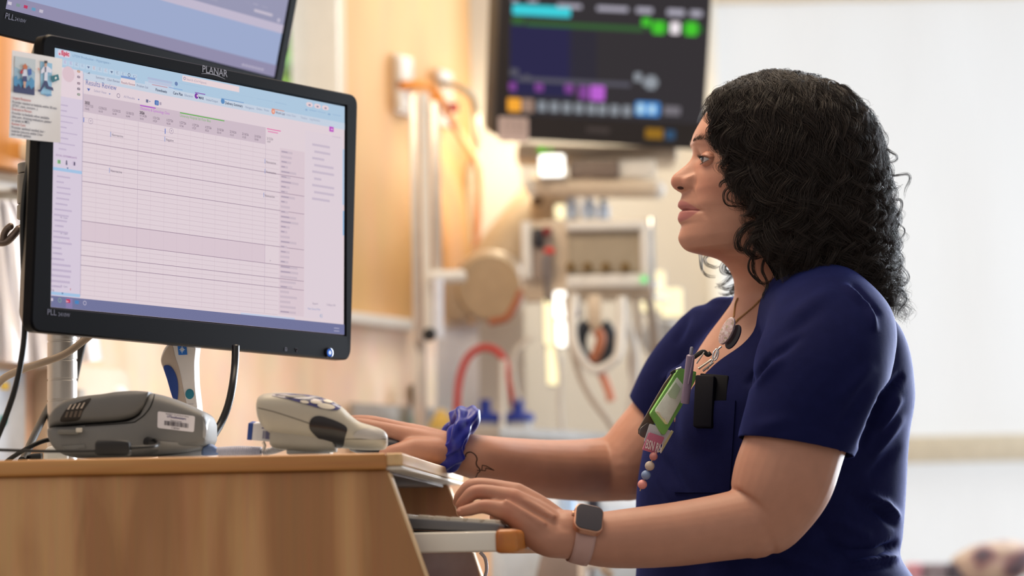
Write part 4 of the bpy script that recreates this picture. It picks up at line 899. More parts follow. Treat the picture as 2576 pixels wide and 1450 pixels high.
lx, ly = rowpx(670, 240); S.rect(lx, ly, lx+.026, ly+.0011, '#ea5fa8', 5); S.rect(lx+.002, ly-.0035, lx+.021, ly-.0018, '#e79cc0', 4)
# results grid
yg0, yg1 = fy(212, 283), fy(196, 741); ng = 37; dy = (yg1-yg0)/ng; xg1 = S.xy(700, 420)[0]
dark = {6, 10, 14, 22, 26, 29, 31}
S.rect(xc+.001, yg0+dy*22, S.xy(668, 500)[0], yg0+dy*26, '#dfccd6', 1)
for k in range(1, ng+1):
    y = yg0+dy*k
    if 22 < k < 26: continue
    S.rect(xc+.001, y, xg1 if k not in dark else S.xy(764, 600)[0], y-(.00075 if k in dark else .0004), '#a58fa2' if k in dark else '#cbb6c2', 3)
for x in XS: 
    lx = S.xy(x-3, 300)[0]; S.rect(lx, yg0, lx+.0004, yg1, '#d6c3cd' if x not in (350, 670) else '#b9a6ba', 2 if x != 670 else 5)
for px, py, b in ((280, 342, 'Nonreactive'), (277, 432.5, 'Nonreactive'), (416, 354, 'Negative'), (668, 410, 'Nonreactive'), (668, 435, 'Nonreactive'), (665, 495, 'Nonreactive')):
    S.text(px, py, b, .0030, '#55485e', sx=.86); a = S.xy(px-2, py-8); S.rect(a[0]-.0012, a[1]+.0008, a[0]-.0004, a[1]-.0052, '#6f8fd0', 6)
for px, py in ((227, 305), (430, 330)): S.ring(px, py, .0036, .0005, '#a594ac', 4); S.tri(px, py, .0014, '#a594ac', 4)
for px, py, hh in ((209, 296, 11), (414, 324, 13)): a = S.xy(px, py); S.rect(a[0]-.0006, a[1], a[0]+.0006, a[1]-hh*.0005, '#4f74c8', 6)
# blurred columns on the right
xr0, xr1 = S.xy(703, 400)[0], S.xy(766, 400)[0]
S.rect(xr0, fy(703, 372), xr1, fy(690, 790), '#e0cdd6', 2)
for k in range(33):
    y = fy(703, 378+12.6*k); x = xr0+.002; w = .012+.022*rb.random(); S.rect(x, y, x+w, y-.0030, '#d0bfcb', 4)
    if rb.random() < .6: S.rect(x+.001, y-.0006, x+w*.55, y-.0022, '#b3a3b6', 5)
S.rect(xr1+.001, fy(775, 330), sx1-.004, fy(770, 800), '#e4d5de', 2)
for k in range(9):
    y = fy(792, 362+17*k); S.rect(xr1+.014+.004*(k % 2), y, xr1+.03+.028*rb.random(), y-.0030, '#cdbfcf', 4)
S.rect(sx1-.0042, fy(858, 375), sx1-.0010, fy(855, 515), '#b4cbe6', 4); S.rect(sx1-.0036, fy(858, 530), sx1-.0012, fy(858, 592), '#8fbce4', 5)
S.prect((827, 318), (838, 333), '#c254c8', 5); S.prect((831, 324), (835, 328), '#f0d0ec', 6)
for x0, w in ((800, 26), (834, 22)): S.prect((x0, 336+(x0-800)*.2), (x0+w, 341+(x0-800)*.2), '#b9aabb', 4)
S.text(785, 766, 'Expand', .0028, '#9a8ca4', sx=.9); S.text(820, 769, 'Collapse All', .0028, '#9a8ca4', sx=.9); S.text(773, 779, 'Note Shared With', .0028, '#8f9ac8', sx=.8); S.text(803, 800, '41', .0056, '#8fa6c8', sx=.8)
S.text(677, 659, '>', .003, '#8a7a90')
# taskbar
S.rect(sx0, fy(118, 743), sx1, sy0, '#7679a0', 6); S.rect(S.xy(604, 787)[0], fy(604, 787), S.xy(740, 800)[0], fy(604, 792), '#c9d2ea', 5)
for px, py, c, w in ((127, 754, '#d8cfe0', 8), (148, 756, '#8fb49a', 7), (169, 758, '#c8305c', 10), (191, 761, '#4f86c0', 10), (211, 763, '#cfc8da', 7)):
    if px in (148, 211): S.ring(px, py, .0026, .0006, c, 8)
    else: S.prect((px-w/2, py-w/2), (px+w/2, py+w/2), c, 8)
S.prect((164, 744.6+6), (180, 776+1), '#8a7fae', 7)
S.text(163.5, 760, 'Epic', .0018, '#f0c8d0', .03, lay=9)
for y in (825, 832): S.prect((838, y), (851, y+3), '#b9b6d0', 8)
S.done({})
# marks on the bezel
BM = mat('silver_bezel_print', (.50, .50, .55), rough=.4); BM2 = mat('faint_silver_print', (.42, .42, .50), rough=.4)
def bez_text(F, root, px, py, body, h, m, name, sx=1.0, bold=0):
    x, y = plane_xy(F, px, py, .0036); MB().text(body, h/.7, F @ Matrix.Translation((x, y, .0038)), sx=sx, bold=bold).build(name, m, root, smooth=False)
bez_text(SF, MON, 508, 181, 'PLANAR', .0088, BM, 'brand_letters', .96, .01)
x0, y0 = plane_xy(SF, 506, 185, .0036); x1, y1 = plane_xy(SF, 566, 199, .0036)
m = MB(); P = [(x0+(x1-x0)*t, y0+(y1-y0)*t+.0024*math.sin(PI*t)+.0, .0039) for t in np.linspace(0, 1, 20)]
m.grid([[Vector((x, y-.0004*(1+k), z)) for (x, y, z), k in zip(P, np.sin(np.linspace(0, PI, 20)))], [Vector((x, y+.0004*k, z)) for (x, y, z), k in zip(P, np.sin(np.linspace(0, PI, 20)))]], M=SF); m.build('brand_swoosh', BM, MON)
bez_text(SF, MON, 118, 792, 'PLL', .0068, BM2, 'model_letters', 1.0); bez_text(SF, MON, 146, 795.5, '2410W', .0044, BM2, 'model_numerals', .95)
bez_text(UF, MON2, 11, 46, 'PLL', .0075, BM2, 'model_letters', 1.0); bez_text(UF, MON2, 36, 51.5, '2410W', .0046, BM2, 'model_numerals', .95)
x, y = plane_xy(SF, 828, 888, .0036)
FB = SF @ Matrix.Translation((x, y, .0036))
m = MB(); m.lathe([(0, 0), (.0068, 0), (.0068, .0012), (.0056, .0016), (.0056, .0006), (0, .0006)], FB, 28); m.build('power_button', mat('button_rim', (.18, .2, .28), rough=.25, metal=.5), MON)
m = MB(); m.lathe([(0, .0008), (.0050, .0008), (.0046, .0014), (0, .0014)], FB, 24); m.build('power_light', G('#3f74d8', .8), MON)
m = MB(); m.lathe([(.0012, .0016), (.0026, .0016), (.0026, .0018), (.0012, .0018)], FB, 20); m.box((0, .002, .0017), (.0007, .002, .0003), FB); m.build('power_mark', G('#e6f0ff', 1.0), MON)
x, y = plane_xy(SF, 719, 879, .0036); m = MB()
for dx, dy, w, h in ((-.0018, 0, .0004, .004), (.0018, 0, .0004, .004), (0, .002, .004, .0004), (0, -.002, .004, .0004), (0, 0, .003, .0004)): m.box((x+dx, y+dy, .0038), (w, h, .0002), SF)
tag(m.build('menu_mark', BM2, MON), kind='stuff')
x, y = plane_xy(SF, 746, 881, .0036); m = MB(); m.tube([(x-.0022, y+.002, .0038), (x+.0022, y+.002, .0038), (x, y-.0024, .0038)], .0003, 4, SF, closed=True); m.build('down_mark', BM2, MON)
# upper screen contents
S2 = Screen(UF, MON2, None, .86); base_screen(S2, ux0, ux1, uy0, uy1, '#a9b7dc')
def u2(px, py): return S2.xy(px, py)
ybt = u2(700, 82)[1]
S2.rect(u2(300, 0)[0]-.1, ybt, ux1, ybt+.012, '#cfc6dc', 2); S2.rect(u2(300, 0)[0]-.1, ybt+.012, ux1, uy1, '#a3a3c0', 2)
S2.rect(ux0, uy0, ux1, uy0+.017, '#9d98b8', 3)
S2.prect((639, 22), (684, 42), '#d3cadb', 4, .001)
for p in (((612, 3), (632, 9)), ((636, 8), (648, 13)), ((658, 15), (672, 20)), ((525, -4), (546, 3))): S2.prect(*p, '#c4bfd4', 4)
S2.disc(700, 51, .003, '#cfc8dc', 4)
for k in range(7): S2.prect((608+8*k, 160+2*k), (613+8*k, 166+2*k), '#c9c2d8', 5)
for px, py, c in ((23, 8, '#d8d0e0'), (44, 13, '#8aa0a0'), (63, 17, '#c8406a'), (83, 23, '#6fa4c8'), (102, 28, '#cfc8da')): S2.prect((px-4, py-5), (px+4, py+5), c, 6)
S2.done({})

# ---------------------------------------------------------------- flyer taped to the monitor edge
FZ = .007
def fxy(px, py): return plane_xy(SF, px, py, FZ)
c = [fxy(31, 126), fxy(157, 148), fxy(148, 360), fxy(23, 346)]
fly = thing('paper_flyer', SF @ Vector((c[0][0], c[0][1], FZ)), 'white paper flyer with two cartoon medics taped to the monitor edge', 'flyer')
m = MB(); g = []
for i in range(13):
    row = []
    for j in range(13):
        u, v = j/12, i/12; a = [(c[0][k]*(1-u)+c[1][k]*u)*(1-v)+(c[3][k]*(1-u)+c[2][k]*u)*v for k in (0, 1)]
        row.append(Vector((a[0], a[1], FZ+.006*max(0, u+v-1.45)**1.3)))
    g.append(row)
m.grid(g, M=SF); m.grid([[p-Vector((0, 0, .0004)) for p in r] for r in g], M=SF); sheet_ = m.build('sheet', mat('flyer_paper', (.88, .87, .87), rough=.55, var=.02), fly, ang=180)
def fpoly(nm, pts, col, k=1):
    P = [fxy(*p) for p in pts]; q = MB().add([(x, y, FZ+.00025*k) for x, y in P], [tuple(range(len(P)))][:1], SF); return q.build(nm, mat('print_'+nm+'_%d' % len(bpy.data.materials), col, rough=.6, var=.03), sheet_, smooth=False)
fpoly('sky_panel', [(37, 141), (89, 150), (86, 240), (33, 232)], (.60, .72, .80))
fpoly('cloud', [(37, 141), (89, 150), (88, 185), (70, 165), (55, 178), (36, 168)], (.74, .78, .80), 1.4)
fpoly('skyline', [(34, 195), (42, 190), (44, 202), (52, 195), (58, 205), (64, 196), (72, 206), (78, 194), (86, 204), (86, 232), (34, 226)], (.28, .56, .74), 2)
fpoly('dark_skyline', [(33, 232), (34, 215), (42, 218), (46, 210), (52, 222), (58, 212), (64, 224), (72, 214), (78, 226), (86, 218), (86, 240)], (.12, .15, .36), 3)
fpoly('nurse_body', [(56, 176), (66, 174), (68, 192), (64, 206), (58, 206), (54, 192)], (.82, .84, .90), 4); fpoly('red_scarf', [(50, 180), (58, 172), (57, 186), (49, 185)], (.72, .12, .16), 4); fpoly('nurse_skirt', [(56, 192), (66, 192), (66, 206), (55, 205)], (.18, .20, .42), 5)
fpoly('nurse_hair', [(55, 166), (62, 160), (68, 168), (66, 175), (58, 174)], (.74, .40, .22), 5); fpoly('blue_bag', [(68, 175), (77, 173), (78, 188), (70, 191)], (.20, .36, .66), 5); fpoly('nurse_legs', [(57, 205), (64, 205), (62, 222), (58, 221)], (.80, .62, .52), 5)
fpoly('door_panel', [(101, 154), (131, 160), (129, 242), (102, 237)], (.55, .74, .86))
fpoly('doctor_coat', [(108, 168), (118, 166), (130, 176), (128, 184), (119, 182), (118, 206), (110, 205), (111, 182), (102, 186), (102, 178)], (.86, .87, .93), 3); fpoly('doctor_tie', [(112, 169), (115, 169), (114.5, 182), (112.5, 182)], (.12, .16, .36), 4)
fpoly('doctor_face', [(110, 156), (117, 157), (116, 168), (111, 168)], (.80, .60, .48), 4); fpoly('doctor_hair', [(109, 153), (117, 153), (118, 159), (110, 160)], (.12, .11, .15), 5)
fpoly('doctor_legs', [(111, 203), (117, 204), (121, 217), (132, 221), (133, 229), (128, 227), (116, 223), (112, 214), (101, 231), (95, 231), (94, 226), (99, 226)], (.14, .17, .38), 4)
fpoly('teal_case', [(127, 192), (145, 187), (148, 201), (130, 208)], (.05, .42, .48), 4); fpoly('case_cross', [(136, 196), (138, 193), (141, 195), (141, 198), (138, 200), (136, 199)], (.85, .9, .9), 5); fpoly('coat_hand', [(94, 171), (97, 172), (98, 177), (95, 176)], (.86, .5, .42), 4); fpoly('floor_shadow', [(108, 238), (124, 237), (130, 240), (118, 243)], (.36, .55, .72), 4)
TXT = [(252, 'Urgent Response', 1), (262, 'Provider needed at bedside within 30 min', 0), (271, '(STAT, new, concern...)', 0), (280, 'Evaluate in Person', 1), (290, 'Provider to bedside when available', 0), (299, '(like pain, dressing evaluation, patient wants', 0), (308, 'to speak to MD)', 0), (317, 'Review Case', 1), (326, 'Provider updated needed, but not to the', 0), (335, 'bedside (secure) within 2 hours, lab results', 0), (343, 'pain meds update)', 0)]
fr_, fb_ = MB(), MB()
dirx = Vector((c[1][0]-c[0][0], c[1][1]-c[0][1], 0)).normalized()
TM = frame((0, 0, 0), dirx, (-dirx.y, dirx.x, 0))
for y, b, red in TXT:
    x_, y_ = fxy(30.5-(y-252)*.03, y-3); (fr_ if red else fb_).text(b, .0036/.7*.86, SF @ Matrix.Translation((x_, y_, FZ+.0005)) @ TM, sx=.90, bold=.004)
fr_.build('red_heading_print', mat('red_ink', (.70, .22, .20), rough=.6), sheet_, smooth=False); fb_.build('black_text_print', mat('blue_black_ink', (.20, .20, .32), rough=.6), sheet_, smooth=False)
# ================================================================ the person
from mathutils.bvhtree import BVHTree
PSI, THB = R(7), R(28)
def axes(a): return Vector((-math.cos(a), -math.sin(a), 0)), Vector((math.sin(a), -math.cos(a), 0))
HD = 3.17
FH, LH = axes(PSI)
HC = U(1930, 420, HD)
person = thing('person', U(1960, 1450, 3.21) * 1.0 - Vector((0, 0, U(1960, 1450, 3.21).z)), 'person with dark curly hair in navy scrubs typing at the wooden cart', 'person')

# skin: base tone, lips from a vertex attribute, fine relief
def skin_mat():
    m = mat('skin', (.68, .495, .415), rough=.47, var=.05, vscale=45, bump=.10, bscale=900, sss=.10, spec=.38)
    nt = m.node_tree; N = nt.nodes; L = nt.links; b = N['Principled BSDF']
    src = b.inputs['Base Color'].links[0].from_socket
    at = N.new('ShaderNodeAttribute'); at.attribute_name = 'lip'
    mx = N.new('ShaderNodeMix'); mx.data_type = 'RGBA'; L.new(at.outputs['Fac'], mx.inputs['Factor']); L.new(src, mx.inputs[6]); mx.inputs[7].default_value = lin((.62, .39, .37))+(1,)
    a2 = N.new('ShaderNodeAttribute'); a2.attribute_name = 'flush'
    m2 = N.new('ShaderNodeMix'); m2.data_type = 'RGBA'; L.new(a2.outputs['Fac'], m2.inputs['Factor']); L.new(mx.outputs[2], m2.inputs[6]); m2.inputs[7].default_value = lin((.69, .43, .35))+(1,)
    L.new(m2.outputs[2], b.inputs['Base Color'])
    return m
SKIN = skin_mat()

FP = [(1930,203),(1880,209),(1838,228),(1806,254),(1795,266),(1777,284),(1764.7,302),(1749.5,329),(1743,347),(1740,361),(1741.5,372),
 (1742.5,388),(1737.8,400.8),(1726,415),(1708,429.5),(1694.5,441),(1688,452.8),(1688.6,463.5),(1695,473),(1703.8,479.5),(1714.5,487),(1711.7,501),
 (1706,511),(1706,520),(1712.7,526.5),(1716,530),(1709,535.5),(1705,548),(1707.6,558.5),(1713.5,567.5),(1711.5,580),(1708,598),(1711,612),(1720,625),
 (1732.5,632.5),(1754,637.5),(1786,644),(1811,653),(1829,666),(1843.6,684),(1852.6,702),(1857,725),(1857,748),(1845,785),(1812,835),(1778,885),(1750,940),(1722,1010),(1712,1060)]
KEY = { # index: back point, half width, front exponent, profile without nose and lips
 0:(1950,203,.006,2.2,None),1:(2000,207,.046,2.2,None),2:(2045,224,.059,2.2,None),4:(2088,263,.068,2.2,None),8:(2120,347,.0735,2.2,1743),11:(2122,388,.0735,2.05,1746),
 14:(2115,430,.0715,1.95,1738),17:(2105,463,.0695,1.9,1731),20:(2098,487,.0675,1.85,1725),24:(2085,526,.064,1.75,1723),29:(2070,561,.060,1.7,1718),31:(2064,586,.056,1.65,1712),
 33:(2060,604,.052,1.65,1721),34:(2058,613,.050,1.7,None),35:(2055,623,.049,1.8,None),37:(2052,650,.050,1.9,None),39:(2052,690,.053,2.0,None),41:(2056,725,.056,2.0,None),
 42:(2066,745,.060,2.0,None),43:(2100,778,.085,2.1,None),44:(2130,820,.100,2.0,None),45:(2150,870,.110,1.9,None),46:(2160,930,.112,1.9,None),48:(2160,1060,.110,1.9,None)}
SIG = {8:.03,9:.022,10:.013,11:.0085,13:.0085,15:.0108,16:.0122,17:.0125,18:.0122,19:.0115,20:.010,21:.013,23:.0175,25:.020,27:.019,29:.020,31:.024,33:.026,35:.03}
NR, NC = 330, 220
ti = np.linspace(0, len(FP)-1, NR)
# concentrate rows on the face
ti = np.interp(np.linspace(0, 1, NR), [0, .12, .82, 1], [0, 7, 35, len(FP)-1])
FPa = np.array(spline([(x, y, 0) for x, y in FP], n=20*(len(FP)-1)))[:, :2]
fi = np.linspace(0, len(FP)-1, len(FPa))
Fx = np.interp(ti, fi, FPa[:, 0]); Fy = np.interp(ti, fi, FPa[:, 1])
kk = sorted(KEY); kf = lambda j: smooth_interp(kk, [KEY[k][j] for k in kk], ti)
Bx, By, Wd, Ne = kf(0), kf(1), kf(2), kf(3)
kb = [k for k in kk if KEY[k][4]]; bx = smooth_interp(kb, [KEY[k][4] for k in kb], ti)
blend = np.clip((ti-7)/1.5, 0, 1)*np.clip((34-ti)/1.0, 0, 1)
base_x = Fx*(1-blend)+bx*blend
ks = sorted(SIG); sg = smooth_interp(ks, [SIG[k] for k in ks], ti)
ppow = smooth_interp([0, 12, 15, 19, 21, 48], [2, 2.2, 3.0, 2.8, 2.0, 2], ti)
yaw = PSI + (THB-PSI)*np.clip((ti-37)/7, 0, 1)**1.0
phi = np.linspace(-PI, PI, NC, endpoint=False)
phi = phi - .55*np.sin(phi)*1.0          # crowd the columns to the front
phi = np.sort(phi)
NECKP = U(1955, 720, HD)
# (lateral m, py, sigma lateral, sigma px, amount m)
BUMPS = [(.0225,464,.0030,14,-.0015),(.027,404,.0105,15,-.0022),(.014,394,.006,14,-.0040),
 (.026,359,.017,9,.0022),(.047,452,.020,32,.0035),(.036,512,.010,18,.0028),(.0275,530,.0045,6,-.0032),(.0,596,.014,16,.001),(.030,424,.012,10,-.0010)]
rows = []; lip = []; flush = []
cs, sn = np.cos(phi), np.sin(phi)
for r in range(NR):
    fa, la = axes(yaw[r]); n = Vector((la.x, la.y, 0))
    pp = HC if ti[r] < 37 else HC.lerp(NECKP + (U(1955, 760, 3.21)-U(1955, 760, HD)), min(1, (ti[r]-37)/7))
    F0 = onplane(base_x[r], Fy[r], pp, n); B0 = onplane(Bx[r], By[r], pp, n); F1 = onplane(Fx[r], Fy[r], pp, n)
    ef = (F0-B0).normalized(); C = (F0+B0)/2; Ln = (F0-B0).length/2
    off = (F1-F0).dot(ef)
    ne = np.where(cs > 0, Ne[r], 2.15)
    ax = np.sign(cs)*np.abs(cs)**(2/ne)*Ln; ly = np.sign(sn)*np.abs(sn)**(2/ne)*Wd[r]
    al = np.abs(ly)
    front = np.clip(cs*3, 0, 1)
    A_ = math.exp(-((Fy[r]-462)/17)**4) if 12 < ti[r] < 20 else 0
    Q_ = smooth_interp([0, .004, .008, .012, .0155, .0178, .0198, .023, .2], [1, .965, .80, .57, .475, .36, .07, 0, 0], al)
    o = off*((1-A_)*np.exp(-(al/sg[r])**ppow[r]) + A_*Q_)
    y = Fy[r] - (1401-Fy[r])/3.17*al*np.clip(cs*3, 0, 1); d = np.zeros_like(al)
    if 10 < ti[r] < 36 or ti[r] <= 10 and Fy[r] > 300:
        for (bl, by_, sl, sp, am) in BUMPS:
            d += am*np.exp(-((al-bl)/sl)**2-((y-by_)/sp)**2)
        # nasolabial fold and the line between the lips
        t = np.clip((y-478)/(550-478), 0, 1); ln_ = .0200+.0145*t
        d -= .0015*np.exp(-((al-ln_)/.0026)**2)*np.clip((y-470)/12, 0, 1)*np.clip((556-y)/14, 0, 1)
        my = 528.5 + .3*al/.025
        d -= .0032*np.exp(-((y-my)/2.1)**2)*np.clip((al-.003)/.006, 0, 1)*np.clip((.028-al)/.004, 0, 1)
    ax = ax + (o + d)*front
    rows.append([C + ef*a + la*b for a, b in zip(ax, ly)])
    # lip mask: cupid's bow above, full lower lip below, thinning to the corner
    k = np.clip(1-(al/.0265)**2.0, 0, 1)
    top = 529-(529-503)*k**.8 + 3*np.exp(-(al/.004)**2); bot = 529+(559-529)*k**.7; y_ap = y
    lm = np.clip((y-top)/3+.5, 0, 1)*np.clip((bot-y)/3+.5, 0, 1)*(al < .0265)*(cs > 0)
    lip.append(lm)
    fl = (.35*np.exp(-((al-.045)/.02)**2-((y-470)/38)**2)+.55*np.exp(-(al/.016)**2-((y-458)/22)**2)+.3*np.exp(-((al-.03)/.02)**2-((y-416)/14)**2))*(cs > 0)
    flush.append(fl)
hb = MB(); hb.grid([list(r) for r in rows], closed_u=True, capends=True)
def outward(mb):
    V = np.array(mb.v); c = V.mean(0); t = 0
    for f in mb.f[::7]:
        a, b, d = V[f[0]]-c, V[f[1]]-c, V[f[2]]-c; t += np.dot(a, np.cross(b, d))
    if t < 0: mb.f = [f[::-1] for f in mb.f]
outward(hb)
n_head = len(hb.v)
# eyelids: thick shells round the eyeball
EYE = onplane(1775, 411.5, HC, LH) + LH*.031
EYE2 = onplane(1775, 411.5, HC, LH) - LH*.031
UPV = Vector((0, 0, 1))
TILT = R(-4)
FE = FH
def lid(mb, ec, side, upper):
    rr = []
    az = np.linspace(-88, 112, 44)
    for j, tt in enumerate(np.linspace(0, 1, 18)):
        row = []
        for a in az:
            t = np.clip((a+58)/(72+58), 0, 1); arch = math.sin(PI*t)**.75 if 0 < t < 1 else 0
            edge = (-4 + 20*arch - 2*t) if upper else (-4 - 17*arch - 2*t)
            e = edge + (88-edge)*tt if upper else edge + (-85-edge)*tt
            rad = (.01235 if upper else .0120) if j > 1 else (.0116, .0119)[j]
            cre = math.exp(-((e-(edge+(24 if upper else -22)))/5)**2)
            rad -= .00055*cre*(1 if upper else .6)
            rad += .0006*math.sin(min(1, tt*2)*PI) if upper else .0004*math.sin(min(1, tt*2)*PI)
            rad -= (.0016*tt**2.5 if upper else 0)
            aa, ee = R(a), R(e)
            dirv = FE*(math.cos(aa)*math.cos(ee)) + LH*side*(math.sin(aa)*math.cos(ee)) + UPV*math.sin(ee)
            row.append(ec + dirv*rad)
        rr.append(row)
    if upper == (side > 0): rr = rr[::-1]
    mb.grid(rr)
for ec, sd in ((EYE, 1), (EYE2, -1)):
    lid(hb, ec, sd, True); lid(hb, ec, sd, False)
n_lids = len(hb.v)

# arms with hands, each grown as one skin
def V_(px, py, D): return U(px, py, D)
near = MB()
chain(near, [(V_(2090,830,3.04),.066),(V_(2060,930,2.985),.066),(V_(2006,1100,2.955),.0605),(V_(1968,1210,2.945),.0605),(V_(1928,1290,2.94),.0510),(V_(1896,1315,2.937),.0435)], seg=28)
chain(near, [(V_(1905,1312,2.937),.0425),(V_(1800,1330,2.93),.0395),(V_(1700,1345,2.925),.0380),(V_(1600,1354,2.92),.0360),(V_(1520,1358,2.915),.0330),(V_(1462,1354,2.91),.0292),(V_(1424,1342,2.91),.0280)], seg=28)
def hand_near(mb):
    W = [(1424,1342,2.91)]
    fing = { # metacarpal base, knuckle, middle joint, end joint, tip
     'pinky': [(1408,1362,2.897,.019),(1340,1330,2.890,.0165),(1276,1288,2.885,.0122),(1219,1275,2.882,.0088),(1184,1283,2.880,.0076),(1159,1289,2.880,.0064)],
     'ring':  [(1405,1335,2.905,.019),(1350,1292,2.905,.0155),(1292,1254,2.902,.0118),(1203,1238,2.899,.0092),(1172,1258,2.898,.0080),(1158,1274,2.898,.0068)],
     'middle':[(1402,1322,2.920,.019),(1350,1275,2.922,.0155),(1300,1240,2.924,.0120),(1198,1222,2.926,.0096),(1164,1244,2.926,.0083),(1152,1264,2.926,.0070)],
     'index': [(1402,1318,2.935,.018),(1352,1276,2.942,.0150),(1306,1246,2.948,.0118),(1206,1230,2.956,.0092),(1172,1252,2.956,.0080),(1160,1270,2.956,.0068)],
     'thumb': [(1410,1355,2.935,.019),(1372,1352,2.948,.0175),(1330,1338,2.962,.0135),(1282,1318,2.972,.0105),(1246,1302,2.975,.0080)]}
    for k, c in fing.items():
        chain(mb, [(V_(x, y, d), r) for x, y, d, r in c[:3]], seg=14)
        chain(mb, [(V_(x, y, d), r) for x, y, d, r in c[2:]], seg=14, sub=8)
    # heel of the hand on the little-finger side
    chain(mb, [(V_(1425,1360,2.90),.0225),(V_(1372,1358,2.893),.0195),(V_(1318,1325,2.89),.0150)], seg=16)
    # tendons and knuckles on the back of the hand
    for (a, b) in (((1268,1262,2.8805),(1370,1322,2.879)),((1288,1243,2.896),(1395,1304,2.889))):
        p, q = V_(*a), V_(*b); mb.tube([p, p.lerp(q, .5), q], [.0042, .0046, .0042], 8)
hand_near(near)
VN, FN = fuse(near, .0021, iters=9)
far = MB()
def V_(px, py, D): return U(px, py, D - (.11*min(1, max(0, (1500-px)/300)) if D > 3.2 else 0))
chain(far, [(V_(1780,885,3.345),.040),(V_(1725,965,3.375),.049),(V_(1672,1055,3.39),.0500),(V_(1618,1128,3.385),.0515),(V_(1578,1172,3.38),.049)], seg=26)
chain(far, [(V_(1585,1175,3.38),.046),(V_(1500,1183,3.375),.0435),(V_(1400,1182,3.36),.0400),(V_(1300,1172,3.35),.0365),(V_(1205,1152,3.34),.0300),(V_(1140,1139,3.335),.0262)], seg=26)
def hand_far(mb):
    fing = {
     'index': [(1128,1130,3.325,.020),(1062,1112,3.315,.0165),(1000,1092,3.305,.0120),(955,1078,3.30,.0094),(925,1070,3.30,.0082),(898,1064,3.30,.0070)],
     'middle':[(1126,1125,3.338,.020),(1060,1102,3.335,.0165),(998,1082,3.330,.0122),(945,1066,3.325,.0098),(914,1060,3.325,.0084),(886,1058,3.325,.0072)],
     'ring':  [(1126,1128,3.35,.019),(1062,1106,3.355,.0160),(1002,1088,3.352,.0118),(955,1074,3.35,.0094),(925,1070,3.35,.0080),(899,1068,3.35,.0068)],
     'pinky': [(1128,1132,3.36,.018),(1066,1118,3.372,.0150),(1012,1104,3.372,.0108),(976,1096,3.372,.0086),(952,1094,3.372,.0072),(930,1093,3.372,.0062)],
     'thumb': [(1128,1142,3.322,.019),(1085,1136,3.302,.0180),(1038,1128,3.290,.0135),(1000,1136,3.285,.0108),(968,1141,3.285,.0085)]}
    for k, c in fing.items():
        chain(mb, [(V_(x, y, d), r) for x, y, d, r in c[:3]], seg=14)
        chain(mb, [(V_(x, y, d), r) for x, y, d, r in c[2:]], seg=14, sub=8)
    chain(mb, [(V_(1120,1150,3.335),.020),(V_(1060,1140,3.335),.017),(V_(1020,1128,3.34),.012)], seg=14)
hand_far(far)
def V_(px, py, D): return U(px, py, D)
VF, FF = fuse(far, .0025, iters=5)
hb.add(VN, FN); n_near = len(hb.v); hb.add(VF, FF)
me = hb.mesh('body', SKIN, ang=180)
nv = len(me.vertices)
la_ = np.zeros(nv); la_[:NR*NC] = np.array(lip).ravel(); fl_ = np.zeros(nv); fl_[:NR*NC] = np.array(flush).ravel()
# knuckles a little redder
Vall = np.array(hb.v)
for c in ((1276,1284,2.878),(1292,1250,2.895),(1219,1271,2.875),(1200,1232,2.892),(1159,1288,2.88),(1158,1272,2.895)):
    q = np.array(U(*c)); fl_[n_lids:n_near] += .4*np.exp(-((Vall[n_lids:n_near]-q)**2).sum(1)/.010**2)
fl_[n_head:n_lids] += .35
for nm, arr in (('lip', la_), ('flush', np.clip(fl_, 0, 1))):
    a = me.attributes.new(nm, 'FLOAT', 'POINT'); a.data.foreach_set('value', arr.astype(np.float32))
body = link('body', me, person)
BODYB = BVHTree.FromPolygons([Vector(v) for v in hb.v], hb.f)
def cast(bvh, px, py, near=1.5):
    d = ray(px, py).normalized(); h = bvh.ray_cast(CAMO + d*near, d)
    return (h[0], h[1]) if h[0] is not None else (None, None)

# eyes
def eye_mat():
    m = bpy.data.materials.new('eyeball'); m.use_nodes = True; nt = m.node_tree; N = nt.nodes; L = nt.links; b = N['Principled BSDF']
    tc = N.new('ShaderNodeTexCoord'); sx = N.new('ShaderNodeSeparateXYZ'); L.new(tc.outputs['Object'], sx.inputs[0])
    # object space of the eyeball mesh: gaze along +Z, unit radius
    r = N.new('ShaderNodeValToRGB'); r.color_ramp.interpolation = 'LINEAR'; L.new(sx.outputs['Z'], r.inputs['Fac'])
    e = r.color_ramp.elements; e[0].position = .0; e[0].color = (.36, .315, .30, 1); e[1].position = 1; e[1].color = (.004, .004, .004, 1)
    for p, c in ((.835, (.35, .31, .30)), (.855, (.02, .012, .008)), (.90, (.055, .026, .012)), (.968, (.03, .015, .008)), (.975, (.004, .004, .004))):
        x = e.new(p); x.color = c+(1,)
    L.new(r.outputs[0], b.inputs['Base Color']); b.inputs['Roughness'].default_value = .08; b.inputs['Coat Weight'].default_value = .5; b.inputs['Coat Roughness'].default_value = .02
    return m
EM = eye_mat()
for ec in (EYE, EYE2):
    s = MB().sphere((0, 0, 0), 1, seg=40, rings=28)
    s.sphere((0, 0, .50), .60, seg=28, rings=16)
    e_ = s.build('eye', EM, ang=180)
    gz = (FH*1.0 + Vector((0, 0, .10))).normalized()
    e_.matrix_world = Matrix.Translation(ec) @ gz.to_track_quat('Z', 'Y').to_matrix().to_4x4() @ Matrix.Scale(.0114, 4)
    mw = e_.matrix_world.copy(); e_.parent = person; e_.matrix_parent_inverse = _world[person.name].inverted(); e_.matrix_basis = mw
LASH = mat('dark_lash_hair', (.035, .025, .025), rough=.5, var=0)
